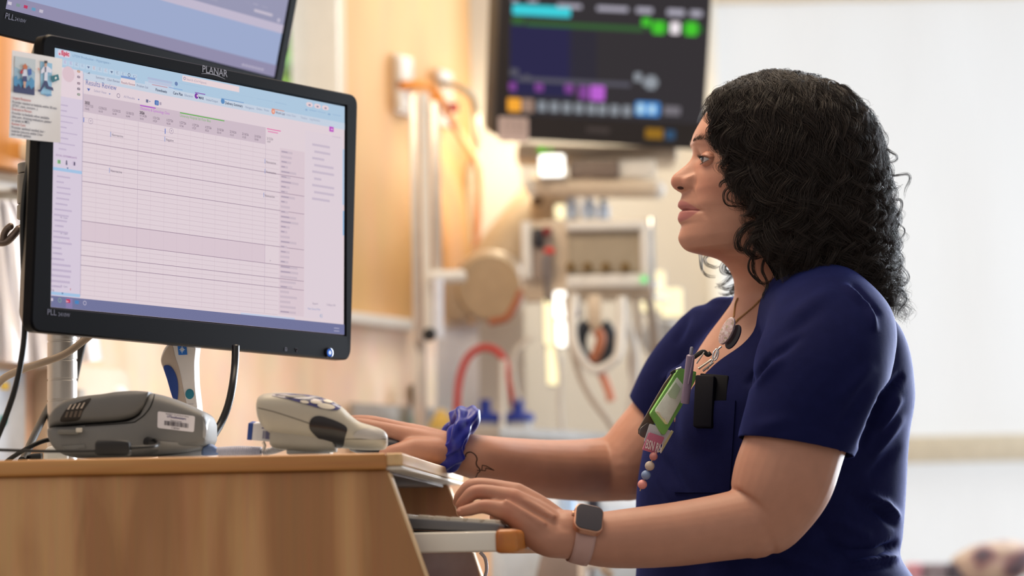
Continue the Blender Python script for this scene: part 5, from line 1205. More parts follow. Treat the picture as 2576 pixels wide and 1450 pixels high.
for ec, sd in ((EYE, 1), (EYE2, -1)):
    lm = MB()
    for a in (np.linspace(-50, 66, 34) if sd > 0 else np.linspace(-40, 40, 16)):
        t = (a+58)/130; arch = math.sin(PI*t)**.75; ed = -4+20*arch-2*t
        for up_, ln_ in ((True, .0060), (False, .0028)):
            ee = R(ed if up_ else (-4-17*arch-2*t)); aa = R(a)
            dv = (FE*(math.cos(aa)*math.cos(ee)) + LH*sd*(math.sin(aa)*math.cos(ee)) + UPV*math.sin(ee))
            p = ec + dv*.0121; k = 1 if up_ else -1
            out = (dv*.9 + LH*sd*.25*(a/60)).normalized(); L_ = ln_*(0.75+.25*random.random())
            lm.tube([p, p+out*L_*.45+UPV*L_*(.02*k), p+out*L_*.8+UPV*L_*.22*k, p+out*L_*.95+UPV*L_*.5*k], [.00019, .00016, .00011, .00005], 4, caps=False)
    lm.build('eyelashes', LASH, person)
# eyebrows: single hairs lying on the brow
for side in (1, -1):
    bm_ = MB()
    rb = random.Random(5)
    for k in range(100):
        t = rb.random()
        lat = .008 + .040*t; py = 361 - 11*math.sin(PI*min(1, t*.9+.08)) + 12*max(0, t-.6)/.4 + 275*lat + rb.gauss(0, 3.0*(1-.55*t))
        # nearest head vertex at that lateral and height
        r_ = int(np.argmin(np.abs(Fy[:NR*6//7]-py)))
        c_ = int(np.argmin(np.abs(np.array([ (rows[r_][c]-HC).dot(LH)*side - lat if cs[c] > 0 else 9 for c in range(NC)]))))
        p = Vector(rows[r_][c_]); nrm = (p - Vector(rows[r_][(c_+6) % NC]).lerp(Vector(rows[r_][(c_-6) % NC]), .5))
        nrm = FH*.8 + LH*side*(.25+.5*t)
        nrm.normalize(); dr = (LH*side*.9 - FH*.35 + UPV*(.55-.75*t+rb.gauss(0, .2))).normalized(); ln_ = .007+.004*rb.random()
        p = p + nrm*.0004
        bm_.tube([p-nrm*.001, p+dr*ln_*.4+nrm*.0010, p+dr*ln_+nrm*.0003], [.0002, .00018, .00008], 4, caps=False)
    bm_.build('eyebrow', LASH, person)
# ---------------------------------------------------------------- scrub top
def cloth_mat(name, col, sheen=.22):
    m = mat(name, col, rough=.78, var=.08, vscale=60, sheen=sheen, spec=.05, bump=.25, bscale=1400)
    m.node_tree.nodes['Principled BSDF'].inputs['Sheen Tint'].default_value = (.14, .22, 1.0, 1)
    m.node_tree.nodes['Principled BSDF'].inputs['Sheen Roughness'].default_value = .35
    return m
NAVY = cloth_mat('navy_scrub_cloth', (.082, .095, .245))
TD = 3.21
ft, lt = axes(THB)
TROW = [(742,1880,2075,.060),(765,1856,2125,.100),(790,1828,2175,.140),(830,1790,2225,.160),(880,1748,2255,.165),(950,1690,2274,.172),(1020,1650,2279,.188),(1100,1634,2268,.184),
 (1200,1620,2260,.178),(1300,1612,2256,.176),(1370,1612,2250,.177),(1405,1613,2240,.178),(1440,1612,2262,.184),(1500,1606,2300,.195),(1580,1602,2318,.2),(1660,1602,2322,.2)]
tm = MB(); tr = []
ta = np.array(TROW, float); yy = np.linspace(742, 1660, 90)
xl, xr, bb = (smooth_interp(ta[:, 0], ta[:, k], yy) for k in (1, 2, 3))
for i in range(len(yy)):
    c = U((xl[i]+xr[i])/2, yy[i], TD); W = (xr[i]-xl[i])/2*TD/FPX; b = bb[i]
    a = math.sqrt(max(W*W-(b*math.sin(THB))**2, .02**2))/math.cos(THB)
    row = []
    for k in range(96):
        t = 2*PI*k/96; cc, ss = math.cos(t), math.sin(t)
        row.append(c + ft*(math.copysign(abs(cc)**(2/2.25), cc)*a) + lt*(math.copysign(abs(ss)**(2/2.25), ss)*b))
    tr.append(row)
tm.grid(tr, closed_u=True, capends=True); outward(tm)
# bust, near and far
for s_ in (1, -1):
    c = U(1785 if s_ > 0 else 1862, 1085, TD) + lt*(.085*s_) + ft*(.012 if s_ > 0 else .0)
    tm.sphere(tuple(c), .075, seg=32, rings=20, sc=(1, 1, 1.1))
# sleeves
chain(tm, [(V_(2045,792,3.12),.070),(V_(2088,838,3.045),.080),(V_(2068,930,2.985),.083),(V_(2038,1020,2.962),.077),(V_(2008,1105,2.952),.0700),(V_(1990,1165,2.950),.0685)], seg=36)
chain(tm, [(V_(1830,835,3.30),.046),(V_(1778,878,3.345),.054),(V_(1722,960,3.375),.060),(V_(1678,1040,3.39),.0575),(V_(1652,1090,3.39),.056)], seg=30)
VT, FT = fuse(tm, .0052, iters=14)
bm = bmesh.new()
vv = [bm.verts.new(v) for v in VT]
for f in FT: bm.faces.new([vv[i] for i in f])
bm.normal_update()
def cut(co, no, sel, drop):
    """slice the faces that sel() picks along a plane, then drop those beyond it"""
    fs = [f for f in bm.faces if sel(f.calc_center_median())]
    g = set(fs)
    for f in fs: g.update(f.verts); g.update(f.edges)
    bmesh.ops.bisect_plane(bm, geom=list(g), dist=1e-6, plane_co=co, plane_no=no)
    dl = [f for f in bm.faces if drop(f.calc_center_median())]
    bmesh.ops.delete(bm, geom=dl, context='FACES')
# near hem
h0, h1 = U(1868, 1096, 2.93), U(2140, 1150, 2.95)
axn = (V_(1990,1165,2.950)-V_(2038,1020,2.962)).normalized()
hx = (h1-h0).normalized(); axn = (axn - hx*axn.dot(hx)).normalized()
A0, A1 = V_(2038,1000,2.962), V_(1975,1215,2.945)
def near_axis(p, a, b, r): 
    t = max(0, min(1, (p-a).dot(b-a)/(b-a).length_squared)); return (p-(a+(b-a)*t)).length < r
def is_sl(p): return near_axis(p, A0, A1, .082) and (p.y < 3.012 or project(p)[0] < 1860 and False)
cut(h0, axn, is_sl, lambda p: is_sl(p) and (p-h0).dot(axn) > 0)
# far hem
g0, g1 = U(1621, 1029, 3.39), U(1664, 1068, 3.39)
fx_ = (g1-g0).normalized(); axf = (V_(1640,1085,3.39)-V_(1700,960,3.38)).normalized(); axf = (axf-fx_*axf.dot(fx_)).normalized()
B0_, B1_ = V_(1705,985,3.38), V_(1640,1125,3.39)
def is_fs(p): return near_axis(p, B0_, B1_, .075) and (p-g0).dot(lt) < .04 and (p.y > 3.335)
cut(g0, axf, is_fs, lambda p: is_fs(p) and (p-g0).dot(axf) > 0)
# V neck: two slanting cuts that meet on the breastbone, and the opening round the neck
apex = onplane(1808, 948, U(1955, 760, TD), lt)
eN = U(1944, 722, TD-.075); eF = U(1858, 744, TD+.07)
nrmN = (eN-apex).cross(ft).normalized();  nrmF = (eF-apex).cross(ft).normalized()
mid = apex + Vector((0, 0, .08))
if nrmN.dot(mid-apex) < 0: nrmN = -nrmN
if nrmF.dot(mid-apex) < 0: nrmF = -nrmF
nc = U(1955, 740, TD)
infront = lambda p: (p-nc).dot(ft) > -.02 and p.z > apex.z-.004
for nn in (nrmN, nrmF):
    fs = [f for f in bm.faces if infront(f.calc_center_median())]; g = set(fs)
    for f in fs: g.update(f.verts); g.update(f.edges)
    bmesh.ops.bisect_plane(bm, geom=list(g), dist=1e-6, plane_co=apex, plane_no=nn)
dl = [f for f in bm.faces if infront(f.calc_center_median()) and (f.calc_center_median()-apex).dot(nrmN) > 0 and (f.calc_center_median()-apex).dot(nrmF) > 0]
bmesh.ops.delete(bm, geom=dl, context='FACES')
zt = U(1955, 752, TD).z
dl = [f for f in bm.faces if f.calc_center_median().z > zt and (f.calc_center_median()-nc).to_2d().length < .085]
bmesh.ops.delete(bm, geom=dl, context='FACES')
zb = U(1900, 1640, TD).z
dl = [f for f in bm.faces if f.calc_center_median().z < zb]; bmesh.ops.delete(bm, geom=dl, context='FACES')
# folds and creases pressed into the cloth
bm.normal_update()
Vn = np.array([v.co for v in bm.verts]); Nn = np.array([v.normal for v in bm.verts])
X, Y, Dp = project_np(Vn)
FOLD = [ # x0,y0,x1,y1,width px, metres, depth gate
 (1886,962,1925,918,9,-.006),(1925,918,2005,852,11,-.004),(1906,962,1960,906,12,.004),(2266,950,2224,1000,8,-.009),(2224,1000,2192,1066,9,-.008),(2192,1066,2168,1120,8,-.005),
 (2262,1010,2215,1075,10,.005),(2266,1060,2200,1140,12,.004),(2255,1130,2195,1190,12,-.003),
 (2188,1250,2225,1268,10,.008),(2225,1268,2256,1300,9,.008),(2200,1275,2250,1318,9,-.007),(2060,1362,2140,1394,11,-.006),(2140,1394,2205,1392,9,-.008),(2205,1392,2250,1372,9,-.011),
 (2150,1425,2215,1402,10,.007),(2215,1402,2250,1405,9,.007),(2120,1440,2230,1424,9,-.004),(2130,722,2180,768,8,.005),(2180,768,2198,826,8,.005),(2150,720,2205,790,7,-.004),
 (2080,1300,2180,1345,14,.004),(2130,1240,2200,1290,14,-.003),(2040,1310,2110,1370,12,-.003),(1905,1075,1975,1060,16,.002),(2120,1000,2185,930,16,.003),(2100,1090,2170,990,14,-.003),
 (1700,800,1760,775,10,.003),(1735,790,1700,860,10,-.003),(1672,955,1700,930,9,.004),(1690,960,1665,1000,8,-.004),(1640,1180,1690,1260,14,.003),(1660,1140,1720,1230,14,-.003),
 (1760,760,1840,752,7,.003),(1780,1290,1850,1400,22,.004),(1720,1260,1760,1420,22,-.004),(1960,1400,2060,1430,14,.004),(1990,800,2080,740,18,.003),(1960,850,2050,790,14,-.002)]
disp = np.zeros(len(Vn))
vd = -(np.array(ZB)); facing = (Nn @ vd) < .25
for x0, y0, x1, y1, w, am in FOLD:
    dx, dy = x1-x0, y1-y0; t = np.clip(((X-x0)*dx+(Y-y0)*dy)/(dx*dx+dy*dy), 0, 1)
    r2 = (X-x0-t*dx)**2+(Y-y0-t*dy)**2
    disp += 1.45*am*np.exp(-r2/w**2)*facing*(.55+.45*np.sin(PI*t))
# slow drape all over
disp += .0016*np.sin(Vn[:, 2]*38+np.sin(Vn[:, 0]*21)*2.2+Vn[:, 1]*17)*np.sin(Vn[:, 0]*26+Vn[:, 2]*9)
near_edge = np.array([any(e.is_boundary for e in v.link_edges) for v in bm.verts])
disp[near_edge] *= .3
Vn = Vn + Nn*disp[:, None]
for v, c in zip(bm.verts, Vn): v.co = c
me = bpy.data.meshes.new('scrub_top'); bm.to_mesh(me); bm.free()
me.materials.append(NAVY); me.polygons.foreach_set('use_smooth', [True]*len(me.polygons)); me.update()
TOP = link('scrub_top', me, person)
sd_ = TOP.modifiers.new('thickness', 'SOLIDIFY'); sd_.thickness = .0016; sd_.offset = -1
ss_ = TOP.modifiers.new('soft', 'SUBSURF'); ss_.levels = 1; ss_.render_levels = 1; TOP.modifiers.move(1, 0)
TOPB = BVHTree.FromPolygons([v.co.copy() for v in me.vertices], [tuple(p.vertices) for p in me.polygons])

def drape(quad, nu, nv, off, bvh=None, thick=.0012, near=1.5):
    """a cloth patch laid on the surface that carries it, between four corners"""
    bvh = bvh or TOPB; q = [np.array(p, float) for p in quad]; g = []
    last = None
    for i in range(nv+1):
        row = []
        for j in range(nu+1):
            u, v = j/nu, i/nv; p = (q[0]*(1-u)+q[1]*u)*(1-v)+(q[3]*(1-u)+q[2]*u)*v
            h, n = cast(bvh, p[0], p[1], near)
            if h is None: h, n = last if last else (U(p[0], p[1], 3.1), -ray(p[0], p[1]).normalized())
            if n.dot(ray(p[0], p[1])) > 0: n = -n
            last = (h, n); row.append((h, n))
        g.append(row)
    top = [[h+n*(off+thick) for h, n in r] for r in g]
    mb = MB(); n1 = nu+1
    mb.grid(top)
    # folded rim down to the surface
    rim = [(0, j) for j in range(nu+1)]+[(i, nu) for i in range(1, nv+1)]+[(nv, j) for j in range(nu-1, -1, -1)]+[(i, 0) for i in range(nv-1, 0, -1)]
    o = len(mb.v); mb.v.extend([tuple(g[i][j][0]-g[i][j][1]*.001) for i, j in rim])
    for k in range(len(rim)):
        a, b = rim[k], rim[(k+1) % len(rim)]
        mb.f.append((a[0]*n1+a[1], b[0]*n1+b[1], o+(k+1) % len(rim), o+k)); mb.mi.append(0)
    return mb
drape([(1704,1013),(1852,1009),(1836,1240),(1698,1240)], 30, 40, .0012).build('chest_pocket', NAVY, TOP)
def band(p0, p1, w, off=.0008, n=26, bvh=None):
    (x0, y0), (x1, y1) = p0, p1; L_ = math.hypot(x1-x0, y1-y0); nx, ny = -(y1-y0)/L_*w, (x1-x0)/L_*w
    return drape([(x0, y0), (x0+nx, y0+ny), (x1+nx, y1+ny), (x1, y1)], 3, n, off, bvh)
# hem stitching and neck facing
band((1846,752),(1763,890),12).build('neck_facing', NAVY, TOP)


# trousers and shoes down to the floor
TROU = MB()
hipc = U(1960, 1640, TD)
for s_ in (1, -1):
    hp = hipc + lt*(.085*s_); kn = hp + Vector((0, 0, -(hp.z-.46))) + ft*.02; an = Vector((kn.x, kn.y, .09)) - ft*.03 + lt*(.02*s_)
    chain(TROU, [(hp+Vector((0, 0, .09)), .105), (hp, .105), (hp.lerp(kn, .5), .092), (kn, .075), (kn.lerp(an, .5), .072), (an, .070)], seg=24)
    
TROU.sphere(tuple(hipc+Vector((0, 0, .05))), .15, sc=(1.0, 1.1, .9))
vt, ftc = fuse(TROU, .009, iters=8)
mt_ = MB(); mt_.add(vt, ftc); mt_.build('scrub_trousers', NAVY, person, ang=180)
SHOE = mat('grey_shoe', (.35, .35, .38), rough=.6)
for s_ in (1, -1):
    an = Vector((hipc.x, hipc.y, 0)) + lt*(.105*s_) + ft*.0
    m_ = MB(); fr = frame(an, ft, lt)
    m_.prism([(-.09,-.03),(-.08,.035),(0,.042),(.11,.045),(.16,.02),(.165,-.015),(.12,-.042),(0,-.038)], 0.0, .045, fr, bev=.012, seg=3)
    m_.prism([(-.085,-.03),(-.075,.033),(0,.036),(.06,.03),(.07,-.02),(0,-.034)], .04, .095, fr, bev=.015, seg=3)
    m_.build('shoe', SHOE, person)
# ---------------------------------------------------------------- hair
def hair_mat():
    m = bpy.data.materials.new('dark_hair'); m.use_nodes = True; nt = m.node_tree; N = nt.nodes; L = nt.links; b = N['Principled BSDF']
    hi = N.new('ShaderNodeHairInfo'); r = N.new('ShaderNodeValToRGB'); L.new(hi.outputs['Random'], r.inputs[0])
    r.color_ramp.elements[0].color = (.007, .005, .005, 1); r.color_ramp.elements[1].color = (.034, .023, .018, 1); L.new(r.outputs[0], b.inputs['Base Color'])
    b.inputs['Roughness'].default_value = .40; b.inputs['Specular IOR Level'].default_value = .38; b.inputs['IOR'].default_value = 1.4
    return m
HAIRM = hair_mat()
HBASE = mat('dark_hair_mass', (.045, .04, .045), rough=.75, var=.25, vscale=160, bump=.6, bscale=260, spec=.1)
HROW = [(184,1930,1985,.020),(200,1868,2060,.050),(225,1822,2118,.075),(255,1796,2152,.088),(285,1793,2175,.096),(320,1803,2196,.102),(350,1800,2206,.105),(385,1822,2214,.107),(420,1832,2220,.109),
 (460,1828,2226,.111),(500,1846,2232,.113),(540,1876,2236,.115),(580,1872,2240,.116),(610,1866,2242,.117),(645,1892,2242,.117),(680,1916,2246,.115),(715,1936,2254,.112),(750,1985,2264,.106),(790,2180,2272,.09)]
ha = np.array(HROW, float)
def HX(py): return smooth_interp(ha[:, 0], ha[:, 1], py), smooth_interp(ha[:, 0], ha[:, 2], py), smooth_interp(ha[:, 0], ha[:, 3], py)
DM = HD
YTX = [1796, 1822, 1868, 1925, 1985, 2060, 2118, 2152]; YTY = [255, 225, 200, 184, 184, 200, 225, 255]
def sheet(u, py, side, inset=0.0):
    xf, xb, hd = HX(np.clip(py, 184, 790))
    x = xf + (xb-xf)*u
    prof = np.where(u < .42, .70+.30*np.sin(np.clip(u/.42, 0, 1)*PI/2), np.sqrt(np.clip(1-((u-.42)/.58)**2, 0, 1)))
    return x, DM + .012*(u-.3) - side*np.maximum(hd*prof-inset, 0)
hm = MB(); rows_ = []
for py in np.linspace(189, 772, 60):
    row = []; us = np.linspace(.07, .94, 40)
    for side, uu in ((1, us), (-1, us[::-1])):
        x, d = sheet(uu, np.full_like(uu, py), side, .016)
        lump = .0035*np.sin(uu*46+py*.035+side)+.003*np.sin(uu*27-py*.055)
        row += [U(a, py, b - side*l) for a, b, l in zip(x, d, lump)]
    rows_.append(row)
hm.grid(rows_, closed_u=True, capends=True); outward(hm)
HAIR = hm.build('hair', HBASE, person, ang=180)
def swirl(P, side, rg, strands, amp, spread, pitch, grow=True, short=.55):
    """a lock: many hairs winding together round a guide path"""
    npt = len(P); t = np.linspace(0, 1, npt); out = []
    T = np.gradient(P, axis=0); T /= np.linalg.norm(T, axis=1)[:, None]+1e-9
    nrm = np.tile(np.array(ZB)*side, (npt, 1)); nrm -= T*(nrm*T).sum(1)[:, None]; nrm /= np.linalg.norm(nrm, axis=1)[:, None]+1e-9
    bn = np.cross(T, nrm)
    s = np.concatenate([[0], np.cumsum(np.linalg.norm(np.diff(P, axis=0), axis=1))])
    a0 = rg.random()*2*PI; hand = rg.choice([-1, 1])
    A = (amp[0] + (amp[1]-amp[0])*t**1.2)*np.clip(t/.12, 0, 1)
    ph = a0 + hand*2*PI*s/(pitch*(1.15-.3*t))
    ro = np.sqrt(rg.random(strands)); ra = rg.random(strands)*2*PI; wob = rg.normal(0, 1, (strands, 3))
    rad = spread*(.6+.7*np.sin(np.clip(t*1.02, 0, 1)*PI)**.7)*(1-.35*t)
    for j in range(strands):
        q = ra[j] + .3*hand*2*PI*s/pitch
        o = nrm*(ro[j]*np.cos(q)*rad)[:, None]*.7 + bn*(ro[j]*np.sin(q)*rad)[:, None]
        dph = .38*wob[j, 0]*t; Aj = A*(1+.22*wob[j, 1])
        keep = P + nrm*(Aj*np.cos(ph+dph)*.6)[:, None] + bn*(Aj*np.sin(ph+dph))[:, None] + o
        e = max(short, 1-.13*abs(wob[j, 2]))
        tt = np.linspace(0, (npt-1)*e, npt); i0 = np.floor(tt).astype(int); i1 = np.minimum(i0+1, npt-1); fr = (tt-i0)[:, None]
        out.append(keep[i0]*(1-fr)+keep[i1]*fr)
    return out
def locks(n, side, u_rng, rg, strands, npt=46, ybot=None, amp=(.003, .011), spread=.0105, yjit=70, lift=(-.008, .005), pitch=(.05, .10)):
    out = []
    for k in range(n):
        u0 = u_rng[0] + (u_rng[1]-u_rng[0])*((k+rg.random())/n)
        u1 = np.clip(u0 + rg.normal(0, .028), 0.0, 1.0)
        yb = float(np.interp(u0, *ybot)) + rg.normal(0, 16) - abs(rg.normal(0, yjit))*(rg.random() < .6)
        xs = np.clip(1812 + 300*u0**1.05 + rg.normal(0, 12), 1800, 2140); y0 = float(np.interp(xs, YTX, YTY)) + rg.normal(1, 2.5)
        yb = max(yb, y0+110)
        t = np.linspace(0, 1, npt); py = y0 + (yb-y0)*t**.95
        u = u0 + (u1-u0)*t + .018*np.sin(t*7+rg.random()*6)*t
        x, d = sheet(np.clip(u, 0, 1), py, side, 0.0)
        d = d - side*rg.uniform(*lift)*np.clip(t*4, 0, 1)
        P = np.array([U(a, b, c) for a, b, c in zip(x, py, d)])
        root = np.array(U(xs, y0, DM + side*rg.uniform(-.02, .03)))
        w = np.clip(1-t/.16, 0, 1)[:, None]**1.6
        P = P*(1-w) + root*w
        f = rg.uniform(.6, 1.3)
        out += swirl(P, side, rg, strands, (amp[0]*f, amp[1]*f), spread, rg.uniform(*pitch))
    return out
def add_strands(name, S, radius, parent, tip=.35):
    npt = len(S[0]); hc = bpy.data.hair_curves.new(name); hc.add_curves([npt]*len(S))
    hc.attributes['position'].data.foreach_set('vector', np.concatenate(S).astype(np.float32).ravel())
    ra = hc.attributes.get('radius') or hc.attributes.new('radius', 'FLOAT', 'POINT')
    prof = radius*np.interp(np.linspace(0, 1, npt), [0, .7, 1], [1, .9, tip])
    ra.data.foreach_set('value', np.tile(prof, len(S)).astype(np.float32))
    hc.materials.append(HAIRM)
    return link(name, hc, parent)
rg = np.random.default_rng(3)
YB = ([0, .04, .10, .16, .26, .40, .55, .70, .82, .92, 1.0], [390, 440, 600, 690, 735, 722, 708, 728, 765, 790, 800])
S = []
S += locks(170, 1, (.01, .99), rg, 44, ybot=YB, amp=(.003, .0115))
S += locks(70, 1, (.30, 1.0), rg, 26, ybot=([0, 1], [560, 640]), amp=(.0025, .009), yjit=120)
S += locks(70, 1, (.0, .30), rg, 22, ybot=([0, .06, .15, .3], [365, 470, 640, 700]), amp=(.0025, .0085), yjit=55)
S += locks(60, 1, (.80, 1.0), rg, 20, ybot=([.8, 1], [770, 800]), amp=(.004, .0150), yjit=130, lift=(-.002, .012), pitch=(.04, .07), spread=.0065)
S += locks(34, -1, (.02, 1.0), rg, 30, ybot=([0, .1, .25, 1], [300, 600, 730, 790]), amp=(.003, .011))
S += locks(60, 1, (.0, 1.0), rg, 20, ybot=([0, 1], [330, 380]), amp=(.0025, .006), yjit=30, pitch=(.03, .05))
add_strands('hair_strands', S, .00021, HAIR)
# stray single hairs standing off the outline
FLY = []
for k in range(330):
    r = rg.random()
    if r < .38: x, y = np.interp(rg.random(), [0, .15, .5, .8, 1], [1800, 1870, 1985, 2090, 2155]), 0; y = np.interp(x, YTX, YTY)+4; out_ = np.array([(x-1990)/190, -1.0])
    else:
        y = rg.uniform(255, 790); x = HX(np.array(y))[1]-12; out_ = np.array([1.0, -.15])
    L_ = rg.uniform(18, 62); n = 26; t = np.linspace(0, 1, n)
    f = rg.uniform(.6, 1.7)*2*PI; a = rg.random()*6; am = rg.uniform(3, 15)
    px = x + out_[0]*L_*.62*t + am*t*np.sin(f*t+a) ; py = y + out_[1]*L_*.5*t + L_*.95*t**1.6*(r >= .38) + am*t*np.cos(f*t+a)*.8 + (L_*.5*t**2*(r < .38))
    D = DM + rg.uniform(-.05, .05) + .02*t*rg.normal()
    FLY.append(np.array([U(p, q, D_) for p, q, D_ in zip(px, py, D)]))
add_strands('stray_hairs', FLY, .00011, HAIR, .5)
# curls that fall on the face, the neck and behind the jaw
CL = []
def curl(pts, D, n, spread, pitch=.05, amp=(.0005, .002), npt=40):
    P = np.array([np.array(U(x, y, D)) for x, y, _ in spline([(p[0], p[1], 0) for p in pts], 120)])
    i = np.linspace(0, len(P)-1, npt); P = np.stack([np.interp(i, np.arange(len(P)), P[:, k]) for k in range(3)], 1)
    CL.append(swirl(P, 1, rg, n, amp, spread, pitch, short=.8))
DN = DM-.078
curl([(1880,470),(1842,468),(1824,478),(1821,496),(1832,514),(1862,523),(1892,525)], DN-.004, 12, .0016)
curl([(1884,478),(1850,476),(1832,486),(1828,502),(1842,512),(1880,512)], DN-.003, 10, .0016)
curl([(1850,296),(1812,300),(1793,308),(1788,316),(1797,321),(1812,322),(1800,340),(1796,352)], DM-.070, 14, .0016)
curl([(1830,300),(1806,322),(1800,340),(1806,352),(1822,356)], DM-.074, 26, .0040)
curl([(1840,330),(1818,352),(1796,360),(1784,352),(1778,344)], DM-.076, 26, .0030)
curl([(1850,352),(1824,366),(1802,370),(1790,362)], DM-.078, 26, .0030)
curl([(1860,372),(1840,388),(1826,402),(1820,420),(1832,440)], DM-.080, 30, .0040)
curl([(1850,400),(1836,430),(1832,450),(1818,462),(1816,474)], DM-.082, 26, .0032)
curl([(1900,560),(1872,572),(1856,592),(1856,616),(1872,632),(1900,640)], DM-.080, 46, .0050)
curl([(1920,560),(1890,600),(1880,628),(1900,650),(1930,640)], DM-.084, 36, .0045)
curl([(1910,600),(1896,640),(1894,676),(1912,704),(1928,730)], DM-.070, 18, .0024)
curl([(1900,630),(1886,664),(1890,690),(1912,712),(1934,706),(1946,690)], DM-.072, 16, .0022)
curl([(1930,640),(1918,680),(1930,716),(1924,742),(1918,756)], DM-.070, 14, .0022)
for pts in ([(1830,600),(1768,628),(1760,648),(1766,672),(1784,694),(1804,706)], [(1850,620),(1790,640),(1776,652),(1782,668),(1800,676),(1812,662)], [(1870,640),(1828,660),(1818,680),(1836,690),(1850,684),(1846,672)], [(1880,660),(1850,690),(1822,708),(1800,716)], [(1890,690),(1862,712),(1828,724),(1798,728)], [(1880,705),(1862,728),(1836,736),(1806,740)], [(1874,690),(1850,716),(1838,734),(1856,744)], [(1880,650),(1846,655),(1826,672),(1838,690),(1856,700)]):
    curl(pts, DM+.074, 14, .0030, amp=(.0005, .003))
curl([(1840,240),(1800,258),(1778,276),(1766,300),(1760,322),(1766,336)], DM+.062, 14, .0016); curl([(1840,246),(1790,258),(1772,268),(1758,290),(1756,312)], DM+.068, 6, .0016)
for pts in ([(2170,340),(2197,357),(2237,379),(2254,398),(2228,416),(2212,429)], [(2190,390),(2221,416),(2243,438),(2284,441),(2284,472),(2271,503)], [(2180,420),(2203,447),(2228,469),(2252,475),(2274,469)], [(2200,470),(2240,500),(2265,506),(2262,534),(2252,553),(2274,578),(2259,609),(2243,631)], [(2200,540),(2236,560),(2256,590),(2240,625),(2262,660),(2252,690)], [(2220,640),(2262,668),(2284,700),(2270,735),(2292,768)], [(2220,690),(2256,720),(2276,750),(2262,790),(2268,804)]):
    curl(pts, DM-.01, 9, .0022, amp=(.0003, .0025))
flat_ = [s_ for g_ in CL for s_ in g_]
add_strands('loose_curls', flat_, .00024, HAIR, .4)
# ================================================================ things on and around the cart
def pxloft(secs, D, seg=36, cap=True, n=90):
    """body lofted from side-view sections (px, top, bottom, centre depth shift m, half depth m, exponent)"""
    a = np.array(secs, float); xs = np.concatenate([[a[0, 0]], np.linspace(a[0, 0], a[-1, 0], n)[1:-1], [a[-1, 0]]])
    c = [smooth_interp(a[:, 0], a[:, k], xs) for k in range(1, 6)]
    rows = []
    for x, yt, yb, dd, hd, ex in zip(xs, *c):
        r = []
        for k in range(seg):
            t = 2*PI*k/seg; ct, st = math.cos(t), math.sin(t)
            u = math.copysign(abs(st)**(2/ex), st); w = math.copysign(abs(ct)**(2/ex), ct)
            r.append(U(x, (yt+yb)/2 - u*(yb-yt)/2, D+dd) + Vector((0, 1, 0))*(-w*hd))
        rows.append(r)
    m = MB(); m.grid(rows, closed_u=True, capends=True); outward(m); return m
def bvh_of(mb): return BVHTree.FromPolygons([Vector(v) for v in mb.v], [tuple(f) for f in mb.f])
def drape_poly(poly, bvh, off=.0006, rings=6, thick=0.0):
    P = np.array(poly, float); c = P.mean(0); m = MB(); rows = []
    last = None
    for i in range(1, rings+1):
        row = []
        for p in P:
            q = c+(p-c)*i/rings; h, n = cast(bvh, q[0], q[1])
            if h is None: h, n = last
            if n.dot(ray(*q)) > 0: n = -n
            last = (h, n); row.append(h+n*off)
        rows.append(row)
    h, n = cast(bvh, *c); n = n if n.dot(ray(*c)) < 0 else -n
    m.grid(rows, closed_u=True); k = len(m.v); m.v.append(tuple(h+n*off)); L_ = len(P)
    for j in range(L_): m.f.append((k, (j+1) % L_, j)); m.mi.append(0)
    return m
def ell(cx, cy, rx, ry, rot=0, n=28):
    return [(cx+rx*math.cos(a)*math.cos(rot)-ry*math.sin(a)*math.sin(rot), cy+rx*math.cos(a)*math.sin(rot)+ry*math.sin(a)*math.cos(rot)) for a in np.linspace(0, 2*PI, n, endpoint=False)]
def rpx(pts, r, n=4): return rpoly(pts, r, n)
def spx(pts, n=48): return [p[:2] for p in spline([(x, y, 0) for x, y in pts], n, closed=True)]

# ---- label printer
PD = 2.93
t = T('label_printer', 335, 1150, PD, 'grey rounded label printer with an asset barcode sticker on its side', 'printer'); PR = t
GREYPR = mat('printer_grey', (.42, .415, .41), rough=.55, bump=.15, bscale=1800, var=.03)
low = [(133,1084,1092,0,.035,4),(140,1080,1112,0,.05,4),(155,1077,1136,0,.055,5),(180,1076,1150,0,.056,5),(240,1072,1154,0,.056,6),(330,1064,1152,0,.056,6),(366,1046,1150,0,.056,6),(384,1006,1148,0,.056,5.5),(391,993.5,1147,0,.056,5),(412,997,1145,0,.056,5),(440,1005,1142,0,.056,5),(500,1030,1132,0,.056,5),(527,1045,1122,0,.055,5),(533,1058,1110,0,.052,5)]
lb = pxloft(low, PD); lb.build('base_shell', GREYPR, t, ang=50); LBV = bvh_of(lb)
lid_ = [(133,1058,1083,0,.030,3),(142,1042,1083,0,.046,3.4),(160,1024,1080,0,.053,4),(190,1008,1076,0,.056,4.5),(230,1000,1073,0,.057,4.5),(270,996,1070,0,.057,5),(310,990,1067,0,.057,5),(350,988,1058,0,.057,5),(378,990,1034,0,.057,5),(390,992,1000,0,.056,4)]
ld = pxloft(lid_, PD-.0008); ld.build('lid', mat('printer_lid_grey', (.40, .395, .39), rough=.5, bump=.15, bscale=1800, var=.03), t, ang=50); LDV = bvh_of(ld)
seam = [(214, 1072.5), (270, 1069), (330, 1064), (345, 1058), (362, 1045), (377, 1026), (386, 1004), (389, 993)]
ps = []
for p in spline([(x, y, 0) for x, y in seam], 30):
    h, n = cast(LBV, p[0], p[1]); h2, n2 = cast(LDV, p[0], p[1]); h = min([q for q in (h, h2) if q], key=lambda q: (q-CAMO).length); ps.append(h - ray(p[0], p[1]).normalized()*.0004)
MB().tube(ps, .0007, 6).build('lid_seam', mat('dark_seam_rubber', (.06, .055, .055), rough=.8), t)  # dark joint line between lid and base
